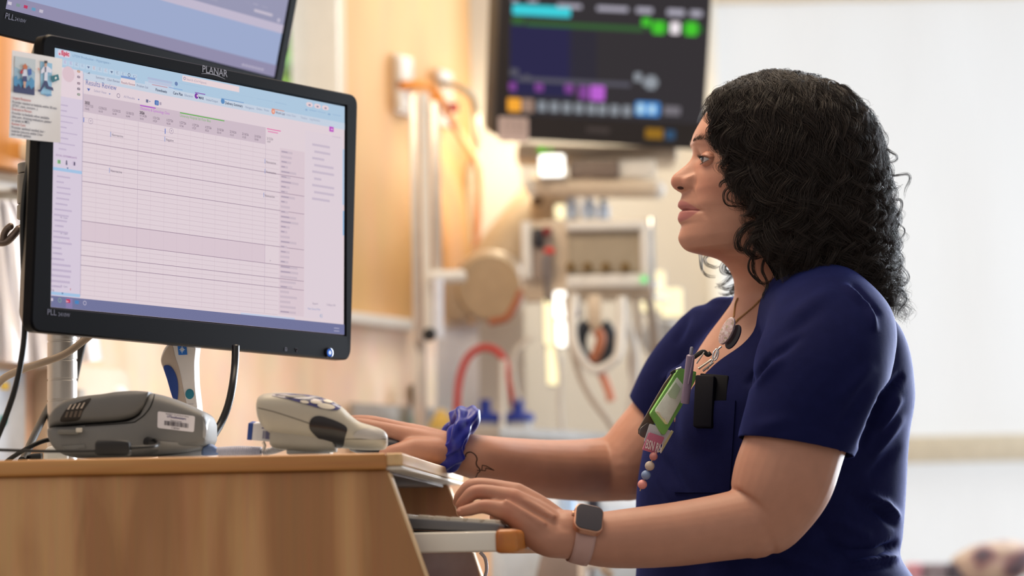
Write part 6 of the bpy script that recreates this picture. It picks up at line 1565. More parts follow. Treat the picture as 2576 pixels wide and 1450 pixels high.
m = drape_poly(spx([(152,1060),(160,1040),(176,1022),(205,1010),(229,1003),(222,1016),(208,1036),(200,1055),(180,1060)]), LDV, .0006); m.build('paper_slot', mat('brown_black_slot', (.15, .125, .11), rough=.6), t, ang=180)
for k in range(4):
    x = 172+11*k; m = drape_poly([(x+6, 1018-1.5*k), (x+10, 1017-1.5*k), (x+2, 1031-1*k), (x-3, 1031-1*k)], LDV, .0011, 2); m.build('roller_rib', mat('pale_rib_%d' % k, (.74, .68, .62), rough=.5), t)
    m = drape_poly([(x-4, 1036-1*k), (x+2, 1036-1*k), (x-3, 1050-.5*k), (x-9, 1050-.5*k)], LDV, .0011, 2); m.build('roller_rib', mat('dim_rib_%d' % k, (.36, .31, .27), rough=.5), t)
m = MB(); F = camframe(172, 1087, PD-.060); m.box((0, 0, 0), (sz(52, 2.87), .0055, .006), F, bev=.0012); m.build('latch_bar', mat('latch_grey', (.42, .41, .39), rough=.45), t)
m = MB(); m.box((sz(28, 2.87), sz(4.5, 2.87), .0012), (sz(16, 2.87), .0052, .006), F, bev=.001); m.build('latch_tip', mat('pale_latch_tip', (.78, .75, .70), rough=.45), t)
m = drape_poly([(385,1108),(440,1112),(505,1122),(519,1126),(470,1136),(384,1144),(378,1128)], LBV, .0008, 4); m.build('lower_skirt', mat('pale_printer_skirt', (.52, .51, .50), rough=.5), t, ang=180)
m = drape_poly(rpx([(397,1035),(491,1048),(488,1088),(396,1077)], 5), LBV, .0007, 4); stk = m.build('asset_sticker', mat('sticker_white', (.86, .84, .86), rough=.45, var=.01), t, ang=180)
INK = mat('sticker_ink', (.16, .14, .20), rough=.6, var=0); INKB = mat('sticker_blue_ink', (.22, .22, .45), rough=.6, var=0)
h0 = cast(LBV, 415, 1045)[0]; h1 = cast(LBV, 480, 1054)[0]
def sticker_text(px, py, body, hpx, m_, sx=1, bold=0):
    h, n = cast(LBV, px, py); n = n if n.dot(ray(px, py)) < 0 else -n
    F = frame(h+n*.0012, h1-h0, n.cross(h1-h0)); q = MB().text(body, sz(hpx, PD)/.7, F, align='CENTER', sx=sx, bold=bold); q.build('sticker_print', m_, stk, smooth=False)
sticker_text(446, 1047, 'PROPERTY OF STATE OF TEXAS', 3.0, INK, .95); sticker_text(444, 1054, 'UTSouthwestern', 5.6, INKB, .85, .02); sticker_text(443, 1061.5, 'Medical Center', 3.6, INK, .9); sticker_text(441, 1080, 'C38764', 4.2, INK, 1.1)
rb = random.Random(8); x = 414.0; m = MB()
while x < 474:
    w = rb.choice((.8, 1.2, 1.8)); y = 1058.5+(x-414)*.130
    q = []
    for p in ((x, y), (x+w, y+.1), (x+w-.3, y+11.5), (x-.3, y+11.4)):
        h, n = cast(LBV, *p); n = n if n.dot(ray(*p)) < 0 else -n; q.append(h+n*.0012)
    m.add(q, [(0, 1, 2, 3)]); x += w+rb.choice((.7, 1.0, 1.5))
tag(m.build('sticker_barcode', INK, stk, smooth=False), kind='stuff')
m = drape_poly([(508,1047),(528,1056),(523,1082),(516,1107),(510,1100)], LBV, .0009, 3); m.build('end_light', mat('grey_end_window', (.62, .62, .62), rough=.25), t, ang=180)
m = drape_poly([(155,1122),(212,1118),(217,1128),(175,1146),(160,1140)], LBV, .0009, 3); m.build('clear_foot', mat('smoky_clear_foot', (.42, .42, .42), rough=.2), t, ang=180)
m = MB(); rbx(395, 1134, 523, 1152, PD+.02, .09, .003, mb=m, roll=R(1)); m.build('base_tray', mat('printer_base_white', (.80, .80, .80), rough=.4), t)

# ---- ear thermometer lying on its stand
ED = 2.86
t = T('ear_thermometer', 810, 1138, ED, 'beige ear thermometer with blue keypad lying on its stand at the cart corner', 'thermometer')
IV = mat('ivory_plastic', (.68, .655, .60), rough=.42, var=.02)
es = [(647,1012,1038,0,.012,2.2),(650,1003,1052,0,.022,2.4),(657,996,1068,0,.028,2.6),(668,992,1082,0,.031,2.8),(690,990,1096,0,.033,2.9),(720,989,1104,0,.034,2.9),(760,993,1110,0,.034,2.8),(800,999,1118,0,.033,2.7),(835,1009,1124,0,.031,2.5),(860,1024,1128,0,.029,2.4),(882,1045,1130,0,.0265,2.3),(905,1062,1132,0,.0245,2.2),(930,1070,1133,0,.0235,2.2),(955,1078,1133,0,.0225,2.2),(968,1086,1131,0,.0205,2.2),(974,1095,1124,0,.016,2.2)]
eb = pxloft(es, ED, seg=48); eb.build('body', IV, t, ang=180); EBV = bvh_of(eb)
stn = pxloft([(683,1092,1122,0,.024,4),(690,1078,1129,0,.028,4),(740,1080,1134,0,.030,4),(800,1085,1138,0,.030,4),(840,1098,1138,0,.026,4),(846,1118,1137,0,.02,4)], ED+.004); stn.build('stand', mat('stand_ivory', (.61, .585, .54), rough=.45), t, ang=50)
m = MB(); rbx(720, 1128, 830, 1142, ED+.006, .05, .002, mb=m); m.build('stand_foot', mat('white_foot', (.84, .84, .84), rough=.4), t)
pn = drape_poly(spx([(683,996),(700,992.5),(740,992.5),(780,996),(820,1003),(846,1013),(857,1023),(851,1031),(835,1033),(800,1027),(765,1017),(720,1004)]), EBV, .0007, 6); pnl = pn.build('key_panel', mat('deep_blue_key_panel', (.23, .22, .42), rough=.25, coat=.4), t, ang=180)
for poly, c, nm in (([(690,996),(760,996),(776,1001),(730,1004)], (.30, .29, .31), 'display'), ([(736,1003),(790,999),(812,1003),(775,1010)], (.62, .62, .66), 'display_window'), (ell(766, 1013, 11, 3.6, .15), (.80, .77, .72), 'soft_key'), (ell(795, 1014, 15, 3.8, .12), (.80, .77, .72), 'soft_key'), (ell(824, 1012, 12, 3.6, .2), (.80, .77, .72), 'soft_key'), (ell(820, 1024, 22, 6.5, .16), (.82, .79, .73), 'scan_key')):
    drape_poly(poly, EBV, .0013, 3).build(nm, mat('panel_%s_%d' % (nm, len(bpy.data.materials)), c, rough=.35), pnl, ang=180)
bw = drape_poly(spx([(782,1056),(800,1047),(830,1054),(862,1068),(873,1080),(868,1100),(863,1122),(850,1126),(825,1118),(796,1098),(779,1078)]), EBV, .0010, 8); bw.build('thumb_window', mat('black_gloss_window', (.10, .085, .10), rough=.3, coat=.3), t, ang=180)
sm = [cast(EBV, x, y) for x, y in [(x, smooth_interp([646, 690, 740, 778], [1026, 1037, 1053, 1066], x)) for x in np.linspace(649, 778, 24)]]
MB().tube([h - ray(1000, 1000).normalized()*.0002 for h, n in sm if h], .0005, 6).build('body_seam', mat('ivory_seam', (.34, .32, .29), rough=.7), t)
sm = [cast(EBV, x, 1105.5) for x in np.linspace(869, 972, 20)]
MB().tube([h - ray(1000, 1000).normalized()*.0001 for h, n in sm if h], .0004, 6).build('tip_seam', bpy.data.materials['ivory_seam'], t)
drape_poly(spx([(890,1100),(897,1087),(920,1079),(945,1080),(964,1088),(972,1100),(960,1105),(925,1105)]), EBV, .0008, 5).build('probe_window', mat('pearl_grey_plastic', (.66, .645, .63), rough=.3), t, ang=180)
# probe cover carton sticking out behind
t = T('probe_cover_box', 655, 1110, ED+.02, 'small white and blue carton with a barcode wedged behind the ear thermometer', 'carton')
F = camframe(657, 1089, ED+.0, rz=R(-5)); w, h = sz(68, ED), sz(42, ED)
m = MB(); m.box((0, 0, -.02), (w, h, .04), F, bev=.0006); cb = m.build('carton', mat('carton_white', (.80, .79, .80), rough=.55, var=.02), t)
m = MB(); m.box((-w/2+w*.09, 0, -.02), (w*.19, h*1.01, .0405), F, bev=.0006); m.build('blue_end', mat('carton_blue', (.12, .24, .52), rough=.5), t)
x = .002; m = MB(); rb = random.Random(2)
while x < w*.40:
    q = rb.choice((.0004, .0007, .001)); m.box((x+q/2, -h*.12, .0002), (q, h*.48, .0004), F); x += q+rb.choice((.0005, .0008))
tag(m.build('carton_barcode', INKB, cb, smooth=False), kind='stuff')
m = MB(); m.box((.005, h*.28, .0002), (w*.3, .0012, .0003), F); m.build('carton_print', INKB, cb)
m = MB(); m.tube(spline([tuple(U(*p)) for p in ((662, 1112, ED+.0), (666, 1122, ED+.0), (662, 1134, ED+.0))], 10), .0018, 8); m.build('wire_stand', ALU, t)
# coiled cord and blue plug
t = T('coiled_cord', 640, 1140, 2.9, 'grey coiled cord lying between printer and ear thermometer', 'cord')
def coil(path, R_, r, turns, seg=8):
    P = [Vector(p) for p in spline(path, 60)]; L_ = [0]
    for a, b in zip(P, P[1:]): L_.append(L_[-1]+(b-a).length)
    out = []
    for k in range(turns*14):
        s = L_[-1]*k/(turns*14-1); i = min(len(P)-2, int(np.searchsorted(L_, s, side='right'))-1); f = (s-L_[i])/(L_[i+1]-L_[i]+1e-9); c = P[i].lerp(P[i+1], f); T_ = (P[i+1]-P[i]).normalized(); u = T_.cross(Vector((0, 0, 1))).normalized(); v = u.cross(T_); a = 2*PI*k/14
        out.append(c+u*R_*math.cos(a)+v*R_*math.sin(a))
    return MB().tube(out, r, seg)
coil([tuple(U(548, 1139, 2.9)), tuple(U(600, 1136, 2.9)), tuple(U(658, 1138, 2.9))], .0052, .0014, 22).build('thick_coil', mat('silver_blue_cord', (.66, .66, .72), rough=.4), t)
coil([tuple(U(660, 1140, 2.9)), tuple(U(690, 1133, 2.9)), tuple(U(715, 1124, 2.88))], .0036, .0010, 18).build('thin_coil', mat('silver_cord', (.74, .73, .74), rough=.4), t)
m = pxloft([(508,1135,1146,0,.006,3),(515,1122,1148,0,.012,3),(532,1118,1147,0,.013,3),(548,1128,1146,0,.010,3),(556,1136,1144,0,.005,3)], 2.92); m.build('blue_plug', mat('slate_blue_plug', (.42, .50, .66), rough=.4), t, ang=180)

# ---- white and blue handheld thermometer standing behind the printer
HDp = 3.12
t = T('forehead_thermometer', 465, 1150, HDp, 'white forehead thermometer with blue grip standing behind the printer', 'thermometer')
def vprism(pts, D, th, name, m_, par, bev=.003, dz=0.0, yaw=0):
    c = (sum(p[0] for p in pts)/len(pts), sum(p[1] for p in pts)/len(pts)); F = camframe(c[0], c[1], D, ry=yaw)
    P = [((x-c[0])*D/FPX, -(y-c[1])*D/FPX) for x, y in pts]
    return MB().prism(P[::-1], -th, dz, F, bev=bev, seg=3).build(name, m_, par)
vprism(spx([(428,862),(404,903),(414,938),(430,985),(440,1030),(446,1150),(502,1150),(498,1040),(491,975),(489,915),(488,862)], 60), HDp, .05, 'body', mat('thermometer_white', (.86, .83, .81), rough=.4), t, .006)
vprism(spx([(430,866),(406,904),(416,938),(432,985),(442,1030),(470,1032),(462,985),(452,935),(441,900)], 50), HDp-.001, .004, 'handle_flank', mat('warm_grey_flank', (.70, .63, .57), rough=.45), t, .001)
vprism(spx([(411,925),(420,919),(432,925),(443,945),(448,972),(446,1006),(438,1010),(430,990),(420,955)], 40), HDp-.003, .004, 'blue_grip', mat('blue_rubber_grip', (.12, .24, .52), rough=.5), t, .0012)
vprism(ell(477, 992, 11, 13), HDp-.001, .003, 'teal_button', mat('teal_button', (.13, .46, .54), rough=.45), t, .0006)
lg = vprism([(445,860),(468,860),(471,893),(449,894)], HDp-.001, .002, 'blue_badge', mat('blue_badge', (.10, .40, .74), rough=.45), t, .0003)
m = MB(); F = camframe(458, 880, HDp-.0022)
for a, l, w in ((0, .0042, .0011), (PI/2, .0052, .0011), (PI/4, .0036, .0008), (-PI/4, .0036, .0008)):
    m.add([(l*math.cos(a), l*math.sin(a), 0), (-w*math.sin(a), w*math.cos(a), 0), (-l*math.cos(a), -l*math.sin(a), 0), (w*math.sin(a), -w*math.cos(a), 0)], [(0, 1, 2, 3)], F)
m.build('white_star_mark', mat('white_print', (.85, .9, .95), rough=.5), lg, smooth=False)
m = MB(); m.box((0, 0, 0), (.0070, .0009, .0003), camframe(480, 1017, HDp-.002)); m.build('grey_print', mat('pale_grey_print', (.66, .63, .66), rough=.6), t)
m = MB(); rbx(425, 1120, 520, 1151, HDp+.01, .06, .004, mb=m); m.build('cradle', mat('cradle_white', (.82, .82, .84), rough=.4), t)

# ---- monitor pole, arm, lever
POD = 3.18
t = T('monitor_pole', 157, 1152, POD, 'silver grooved pole clamped to the cart carrying the monitors', 'pole')
SIL = mat('silver_pole_enamel', (.66, .64, .62), rough=.34, metal=.55, var=.03)
pr = sz(37.5, POD); base = U(157, 1152, POD); zt_ = U(157, -60, POD).z; m = MB(); prof = [(0, CZ), (pr, CZ)]
for y in (1008, 955, 905, 857, 800, 740):
    z = U(157, y, POD).z; prof += [(pr, z-.0018), (pr*.95, z-.0008), (pr*.95, z+.0008), (pr, z+.0018)]
prof += [(pr, zt_), (0, zt_)]
m.lathe(prof, Matrix.Translation((base.x, base.y, 0)), 40); m.build('tube', SIL, t)
m = MB(); m.lathe([(0, CZ), (pr*1.5, CZ), (pr*1.5, CZ+.006), (pr*1.1, CZ+.010), (0, CZ+.010)], Matrix.Translation((base.x, base.y, 0)), 36); m.build('foot_collar', SIL, t)
PC = Vector((base.x, base.y, 0))
mc = SF @ Vector(((sx0+sx1)/2, (sy0+sy1)/2, -.066)); mc2 = UF @ Vector(((ux0+ux1)/2, (uy0+uy1)/2, -.066))
for c_ in (mc, mc2):
    a = Vector((PC.x, PC.y, c_.z)); m = MB(); m.tube([a, a.lerp(c_, .35), c_], [.022, .02, .018], 14); m.build('monitor_arm', SIL, t)
    m = MB(); m.lathe([(0, c_.z-.035), (pr*1.45, c_.z-.035), (pr*1.45, c_.z+.035), (0, c_.z+.035)], Matrix.Translation(PC), 30); m.build('arm_collar', SIL, t)
t = T('swing_arm_joint', 80, 560, 3.04, 'grey swing arm joint at the left edge of the front monitor', 'arm joint')
SG = mat('stone_grey_enamel', (.45, .43, .41), rough=.45, var=.04); jr = sz(36, 3.04); jc = U(81, 480, 3.04)
for y0, y1, k in ((411, 436, 1.0), (439, 514, 1.03), (518, 553, 1.05)):
    z0, z1 = U(81, y1, 3.04).z, U(81, y0, 3.04).z; m = MB(); m.lathe([(0, z0), (jr*k-.001, z0), (jr*k, z0+.001), (jr*k, z1-.001), (jr*k-.001, z1), (0, z1)], Matrix.Translation((jc.x, jc.y, 0)), 36); m.build('joint_segment', SG, t)
m = MB(); m.lathe([(0, U(81, 575, 3.04).z), (jr*.62, U(81, 575, 3.04).z), (jr*.62, U(81, 411, 3.04).z), (0, U(81, 411, 3.04).z)], Matrix.Translation((jc.x, jc.y, 0)), 28); m.build('joint_core', BLACKP, t)
q = Vector((PC.x, PC.y, jc.z)); m = MB(); m.tube([jc, q], [.018, .018], 14); m.build('link_arm', SG, t)
LEV = mat('bronze_lever', (.40, .34, .31), rough=.35, metal=.4)
m = MB(); m.tube(spline([tuple(U(*p)) for p in ((62, 562, 3.0), (48, 575, 2.99), (34, 592, 2.985), (18, 607, 2.985), (2, 611, 2.985), (-14, 606, 2.99))], 30), [.0030]*6+[.0046]*25, 10); m.build('lever', LEV, t, ang=180)
m = MB(); m.tube(spline([tuple(U(*p)) for p in ((8, 606, 2.985), (10, 590, 2.985), (18, 576, 2.985), (26, 570, 2.985))], 16), .0042, 10); m.sphere(tuple(U(26, 570, 2.985)), .0043); m.build('lever_prong', LEV, t, ang=180)

# ---- cables round the monitors
CB_ = mat('black_cable', (.04, .04, .045), rough=.4, var=0); CBE = mat('beige_cable', (.66, .58, .50), rough=.45, var=.03)
hose('black_cable', [(84, 352, 2.90), (74, 410, 2.89), (63, 470, 2.885), (57, 560, 2.88), (60, 700, 2.88), (62, 830, 2.88), (52, 915, 2.88), (36, 985, 2.88), (10, 1060, 2.88), (-10, 1110, 2.88)], .0036, CB_, 'black cable running down the left edge of the front monitor', 'cable', 10, 80)
hose('beige_cable', [(235, 838, 3.02), (205, 862, 3.02), (160, 893, 3.01), (100, 915, 3.0), (50, 932, 3.0), (10, 952, 3.0), (-20, 985, 3.0)], .0046, CBE, 'beige cable crossing before the silver pole', 'cable', 12, 60)
hose('black_cable', [(593, 870, 3.05), (591, 920, 3.04), (585, 970, 3.02), (574, 1020, 3.01), (556, 1065, 3.0), (532, 1105, 2.98), (518, 1128, 2.97)], .0048, CB_, 'thick black cable dropping from the front monitor to the printer', 'cable', 12, 60)
hose('black_cable', [(212, 850, 3.25), (200, 895, 3.25), (186, 960, 3.26)], .0052, CB_, 'short black cable behind the silver pole under the monitor', 'cable', 10, 20)
hose('black_cable', [(150, 980, 3.26), (115, 1040, 3.2), (85, 1100, 3.1), (62, 1150, 3.02), (55, 1160, 3.0)], .0050, CB_, 'black cable curving behind the silver pole foot', 'cable', 10, 40)
hose('black_cable', [(150, 1104, 2.95), (110, 1110, 2.94), (70, 1128, 2.93), (30, 1152, 2.93), (5, 1172, 2.93)], .0028, CB_, 'black cable leaving the printer to the left edge', 'cable', 10, 40)
t = thing('power_lead', U(250, 1150, 2.80), 'thin black power lead with a ferrite block before the printer', 'cable')
MB().tube(spline([tuple(U(*p)) for p in ((-20, 1132, 2.80), (40, 1134, 2.80), (120, 1136, 2.80), (200, 1136, 2.80), (245, 1135, 2.80))], 40), .0018, 8).build('lead', CB_, t, ang=180)
m = pxloft([(242,1112,1146,0,.008,4),(248,1108,1149,0,.009,4),(285,1106,1149,0,.0095,4),(322,1109,1148,0,.009,4),(328,1114,1144,0,.008,4)], 2.805); m.build('ferrite_block', mat('ferrite_black', (.075, .075, .085), rough=.5), t, ang=180)
MB().tube(spline([tuple(U(*p)) for p in ((326, 1128, 2.805), (360, 1126, 2.81), (388, 1124, 2.82), (398, 1116, 2.84), (390, 1109, 2.86), (375, 1110, 2.88))], 40), .0024, 8).build('lead_end', CB_, t, ang=180)
m = MB(); m.cyl(U(372, 1112, 2.87), U(386, 1117, 2.855), .0058); m.build('barrel_plug', BLACKP, t)
m = pxloft([(70,1146,1156,0,.006,3),(82,1142,1158,0,.008,3),(105,1140,1157,0,.008,3)], 3.02); tag(m.build('black_adapter', BLACKP, ang=180), 'small black adapter lying at the foot of the silver pole', 'adapter')
m = pxloft([(112,1134,1156,0,.004,3),(125,1124,1158,0,.012,3),(150,1120,1158,0,.016,3),(170,1130,1157,0,.008,3)], 3.05); tag(m.build('white_cup', WHITEP, ang=180), 'rounded white cup beside the pole foot behind the printer', 'cup')
m = pxloft([(880,1122,1134,0,.008,2.4),(900,1104,1142,0,.022,2.4),(950,1098,1148,0,.028,2.4),(1000,1106,1152,0,.024,2.4),(1020,1130,1154,0,.010,2.4)], 3.20); tag(m.build('computer_mouse', DARKG, ang=180), 'dark computer mouse under the hand behind the ear thermometer', 'mouse')
# ================================================================ things worn by the person
def wrap(c, axis, up, r0, w, a0, a1, n=64, off=.0012, th=.0022, bvh=BODYB):
    """band laid round a limb: casts from outside towards the axis"""
    axis = axis.normalized(); up = (up-axis*up.dot(axis)).normalized(); sd = axis.cross(up)
    rows = []
    for i in range(n+1):
        a = a0+(a1-a0)*i/n; d = up*math.cos(a)+sd*math.sin(a); row = []
        for k in (-1, -.6, 0, .6, 1):
            p = c+axis*(w/2*k); h = bvh.ray_cast(p+d*r0*2.2, -d, r0*2.2); rr = (h[0]-p).length if h[0] is not None else r0
            rr = min(rr, r0*1.3); row.append((p, d, rr))
        rows.append(row)
    return rows
wc = V_(1461, 1352, 2.91); wax = V_(1500, 1357, 2.914) - V_(1430, 1345, 2.909)
watch = thing('smart_watch', wc, 'rose gold square smart watch with a pale pink band on the near wrist', 'watch')
up0 = (Vector((0, -.80, .60)))
rows_w = wrap(wc, wax, up0, .03, .0235, 0, 2*PI, 72)
def band_mesh(rows, off, th):
    n = len(rows)-1
    # smooth the radii
    rr = np.array([[q[2] for q in r] for r in rows[:-1]]); 
    for _ in range(8): rr = (np.roll(rr, 1, 0)+rr*2+np.roll(rr, -1, 0))/4
    out = [[r[k][0]+r[k][1]*(rr[i, k]+off+th*(1-.25*abs((-1, -.6, 0, .6, 1)[k])**4)) for k in range(5)] for i, r in enumerate(rows[:-1])]
    inn = [[r[k][0]+r[k][1]*(rr[i, k]+off) for k in range(5)] for i, r in enumerate(rows[:-1])]
    m = MB(); m.grid([o+i_[::-1] for o, i_ in zip(out, inn)], closed_u=True, closed_v=True); outward(m); return m, rr
bm2, rrw = band_mesh(rows_w, .0006, .0022)
bm2.build('band', mat('pale_pink_band', (.70, .57, .545), rough=.55, var=.02), watch, ang=180)
axw = wax.normalized(); upw = (up0-axw*up0.dot(axw)).normalized()
WF = frame(wc+upw*(float(rrw[0].mean())+.0012), axw, upw.cross(axw)*1.0)
if WF.to_3x3().col[2].dot(upw) < 0: WF = frame(wc+upw*(float(rrw[0].mean())+.0012), axw, -(upw.cross(axw)))
WF = WF @ Matrix.Rotation(R(-3), 4, 'Z')
CW, CH = .0345, .0385
m = MB(); m.prism(rrect(CW, CH, .0095, 8), 0, .0088, WF, bev=.0022, seg=4); m.build('case', mat('rose_gold', (.80, .60, .50), rough=.28, metal=.75, var=.02), watch)
m = MB(); m.prism(rrect(CW-.0026, CH-.0026, .0085, 8), .0084, .0101, WF, bev=.0009, seg=3); m.build('glass_face', mat('dark_watch_glass', (.19, .165, .19), rough=.22, coat=.5, var=.02), watch)
m = MB(); m.lathe([(0, 0), (.0030, 0), (.0030, .0022), (.0026, .0028), (0, .0028)], WF @ Matrix.Translation((-CW/2, .004, .0046)) @ Matrix.Rotation(-PI/2, 4, 'Y'), 20); m.build('crown', bpy.data.materials['rose_gold'], watch)
m = MB()
for dx in (-.004, .004): m.box((dx, -.0, 0), (.0022, .0016, .0006), WF @ Matrix.Translation((0, -.030, -.016)))
# scrunchie
sc = U(1139, 1122, 3.222); sax = (U(1200, 1148, 3.235)-U(1080, 1116, 3.215)).normalized()
sup = Vector((0, 0, 1)); sup = (sup-sax*sup.dot(sax)).normalized(); ssd = sax.cross(sup)
g = []; NA, NB = 200, 44
for i in range(NA):
    a = 2*PI*i/NA; row = []
    Rr = .0335 + .0035*math.cos(a) + .0012*math.sin(5*a)
    sh = sax*(.0085*math.sin(a*1.0+2.1)+.003*math.sin(3*a+1)) + sup*.002
    c = sc + (sup*math.cos(a)+ssd*math.sin(a)*.92)*Rr + sh
    mr = .0135*(1+.15*math.sin(3*a+.6)+.10*math.sin(5*a+2)) * (1+.12*math.cos(a))
    for k in range(NB):
        b = 2*PI*k/NB
        w1 = math.sin(2*b+2*a+1.3*math.sin(3*a+.5)); w2 = math.sin(3*b-3*a+1.1*math.sin(2*b+2*a)+.7*math.sin(5*a))
        ru = .92 + .17*(1-abs(w1))**1.5*1.3 + .16*w2 + .06*math.sin(b+9*a+2*math.sin(2*b)) - .05
        d = (sup*math.cos(a)+ssd*math.sin(a))*math.cos(b)+sax*math.sin(b)*1.12
        row.append(c+d*mr*ru)
    g.append(row)
m = MB(); m.grid(g, closed_u=True, closed_v=True); outward(m)
tag(m.build('scrunchie', mat('cobalt_satin', (.055, .10, .52), rough=.38, var=.1, vscale=70, sheen=.08, spec=.5), ang=180), 'cobalt blue satin scrunchie round the far wrist', 'scrunchie')
# tattoo: cloud with a lightning bolt, thin ink lying in the skin
def ink(name, pts, w, n=60):
    P = []
    for x, y, _ in spline([(x, y, 0) for x, y in pts], n):
        h, nn = cast(BODYB, x, y)
        if h is not None: P.append(h-ray(x, y).normalized()*.0001)
    MB().tube(P, w, 6).build(name, INKT, body, ang=180)
INKT = mat('tattoo_ink', (.24, .15, .115), rough=.7, var=.05)
ink('tattoo_cloud', [(1171, 1150), (1173, 1142), (1181, 1138), (1189, 1140), (1197, 1147), (1200, 1156), (1198, 1165), (1200, 1173), (1206, 1180), (1207, 1187), (1202, 1191), (1199, 1198), (1196, 1203)], .0008)
for seg_ in ([(1200, 1184), (1212, 1184)], [(1212, 1184), (1213, 1171)], [(1213, 1171), (1223, 1173)], [(1223, 1173), (1243, 1184)], [(1243, 1184), (1222, 1178)], [(1222, 1178), (1221, 1185)], [(1221, 1185), (1211, 1184)]): ink('tattoo_bolt', seg_, .0006, 8)
# ---------------------------------------------------------------- necklace
GOLD = mat('antique_gold', (.62, .47, .28), rough=.35, metal=.8, var=.05)
neck = thing('gold_necklace', U(1845, 800, 3.1), 'fine gold chain necklace lying in the neckline', 'necklace')
for pts in ([(1855, 752), (1850, 765), (1848, 780), (1846, 797)], [(1938, 733), (1915, 752), (1895, 772), (1875, 789), (1858, 803), (1850, 812)]):
    P = []
    for x, y, _ in spline([(x, y, 0) for x, y in pts], 40):
        h, nn = cast(BODYB, x, y); h = h if h is not None else U(x, y, 3.15); P.append(h-ray(x, y).normalized()*.0018)
    m = MB(); L_ = 0; k = 0
    for a, b in zip(P, P[1:]):
        c = (a+b)/2; d = (b-a)
        if d.length < 1e-6: continue
        s = d.normalized(); o = s.cross(ray(1850, 780)).normalized()
        for j in range(max(1, int(d.length/.0022))):
            q = a+d*((j+.5)/max(1, int(d.length/.0022))); k += 1
            ax2 = o if k % 2 else ray(1850, 780).normalized()
            m.tube([q+s*(.0017*math.cos(t))+ax2*(.0010*math.sin(t)) for t in np.linspace(0, 2*PI, 8, endpoint=False)], .00034, 5, closed=True)
    tag(m.build('chain', GOLD, neck, ang=180), kind='stuff')
# ---------------------------------------------------------------- badges clipped at the neckline
def facing(px, py, D, yaw, rz): return camframe(px, py, D, rz=rz, ry=yaw)
BD_ = 3.045
def flat(pts, D, th, name, m_, par, dz=0.0, bev=.0006, slope=(0, 0, 0)):
    """card whose outline spans the pixels; slope = (origin px, metres nearer per px across, per px down)"""
    o = (sum(p[0] for p in pts)/len(pts), sum(p[1] for p in pts)/len(pts))
    P = [U(x, y, D+dz+(x-slope[0])*slope[1]) for x, y in pts]
    n = (P[1]-P[0]).cross(P[2]-P[0]).normalized()
    if n.dot(ray(*o)) > 0: n = -n
    bm_ = bmesh.new(); a = [bm_.verts.new(p) for p in P]; b = [bm_.verts.new(p-n*th) for p in P]; k = len(P)
    bm_.faces.new(a); bm_.faces.new(b[::-1])
    for i in range(k): bm_.faces.new((a[i], b[i], b[(i+1) % k], a[(i+1) % k]))
    bmesh.ops.recalc_face_normals(bm_, faces=bm_.faces[:])
    if bev: bmesh.ops.bevel(bm_, geom=bm_.edges[:], offset=bev, segments=2, profile=.5, affect='EDGES', clamp_overlap=True)
    return MB().bm(bm_).build(name, m_, par)
LIME = mat('lime_green_plastic', (.50, .73, .38), rough=.4, var=.05)
SLP = (1700, .00035, 0)
t = thing('badge_reel', U(1830, 835, 3.05), 'iridescent pink oval badge reel clipped in the neckline', 'badge reel')
rl = MB(); F = camframe(1829, 833, 3.03, rz=R(-25), ry=R(-20)); rl.prism(ell(0, 0, .0070, .0180, 0, 40), -.004, .004, F, bev=.002, seg=3)
def pearl():
    m = mat('pink_pearl_reel', (.80, .70, .68), rough=.25, coat=.5, var=0); nt = m.node_tree; N = nt.nodes; L = nt.links; b = N['Principled BSDF']
    tc = N.new('ShaderNodeTexCoord'); n = N.new('ShaderNodeTexNoise'); n.inputs['Scale'].default_value = 150; n.inputs['Detail'].default_value = 3; n.inputs['Distortion'].default_value = 2; L.new(tc.outputs['Object'], n.inputs[0])
    r = N.new('ShaderNodeValToRGB'); L.new(n.outputs['Fac'], r.inputs[0]); e = r.color_ramp.elements; e[0].position = .35; e[0].color = lin('#b8ab8a')+(1,); e[1].position = .65; e[1].color = lin('#f4e8e4')+(1,); x = e.new(.5); x.color = lin('#dcb8b8')+(1,)
    L.new(r.outputs[0], b.inputs['Base Color']); return m
rl.build('front_disc', pearl(), t)
m = MB(); F2 = camframe(1843, 847, 3.04, rz=R(-27), ry=R(-20)); m.prism(ell(0, 0, .0072, .0165, 0, 40), -.006, -.001, F2, bev=.002, seg=3); m.build('rear_disc', mat('plum_black_reel', (.15, .13, .17), rough=.25, coat=.3), t)
P = [U(1815, 872, 3.03), U(1806, 880, 3.03), U(1800, 895, 3.03), U(1792, 908, 3.03), U(1778, 930, 3.03)]
m = MB(); m.tube(spline([tuple(p) for p in P], 24), .0012, 8)
m.build('strap', CHROME, t, ang=180)
m = MB(); m.tube([U(1800+9*math.cos(a)*.7+3*math.sin(a), 893+14*math.sin(a)*-1, 3.028) for a in np.linspace(0, 2*PI, 20, endpoint=False)], .0010, 8, closed=True); m.build('snap_hook', CHROME, t, ang=180)
for k, (x0, y0, x1, y1, r_) in enumerate(((1757, 928, 1790, 905, .0034), (1768, 934, 1795, 912, .0030), (1752, 915, 1772, 886, .0022))):
    m = MB(); m.tube([U(x0, y0, 3.03), U(x1, y1, 3.03)], [r_, r_*.8], 12, flat=.5); m.build('metal_clip', ALU, t)
m = MB(); m.tube(spline([tuple(U(*p)) for p in ((1745, 900, 3.035), (1768, 885, 3.035), (1780, 893, 3.035), (1788, 888, 3.035))], 16), .0028, 8); m.build('black_clip', BLACKP, t)
t = thing('name_badge', U(1690, 1010, 3.04), 'lime green badge holder with a pale card hanging on the chest', 'badge')
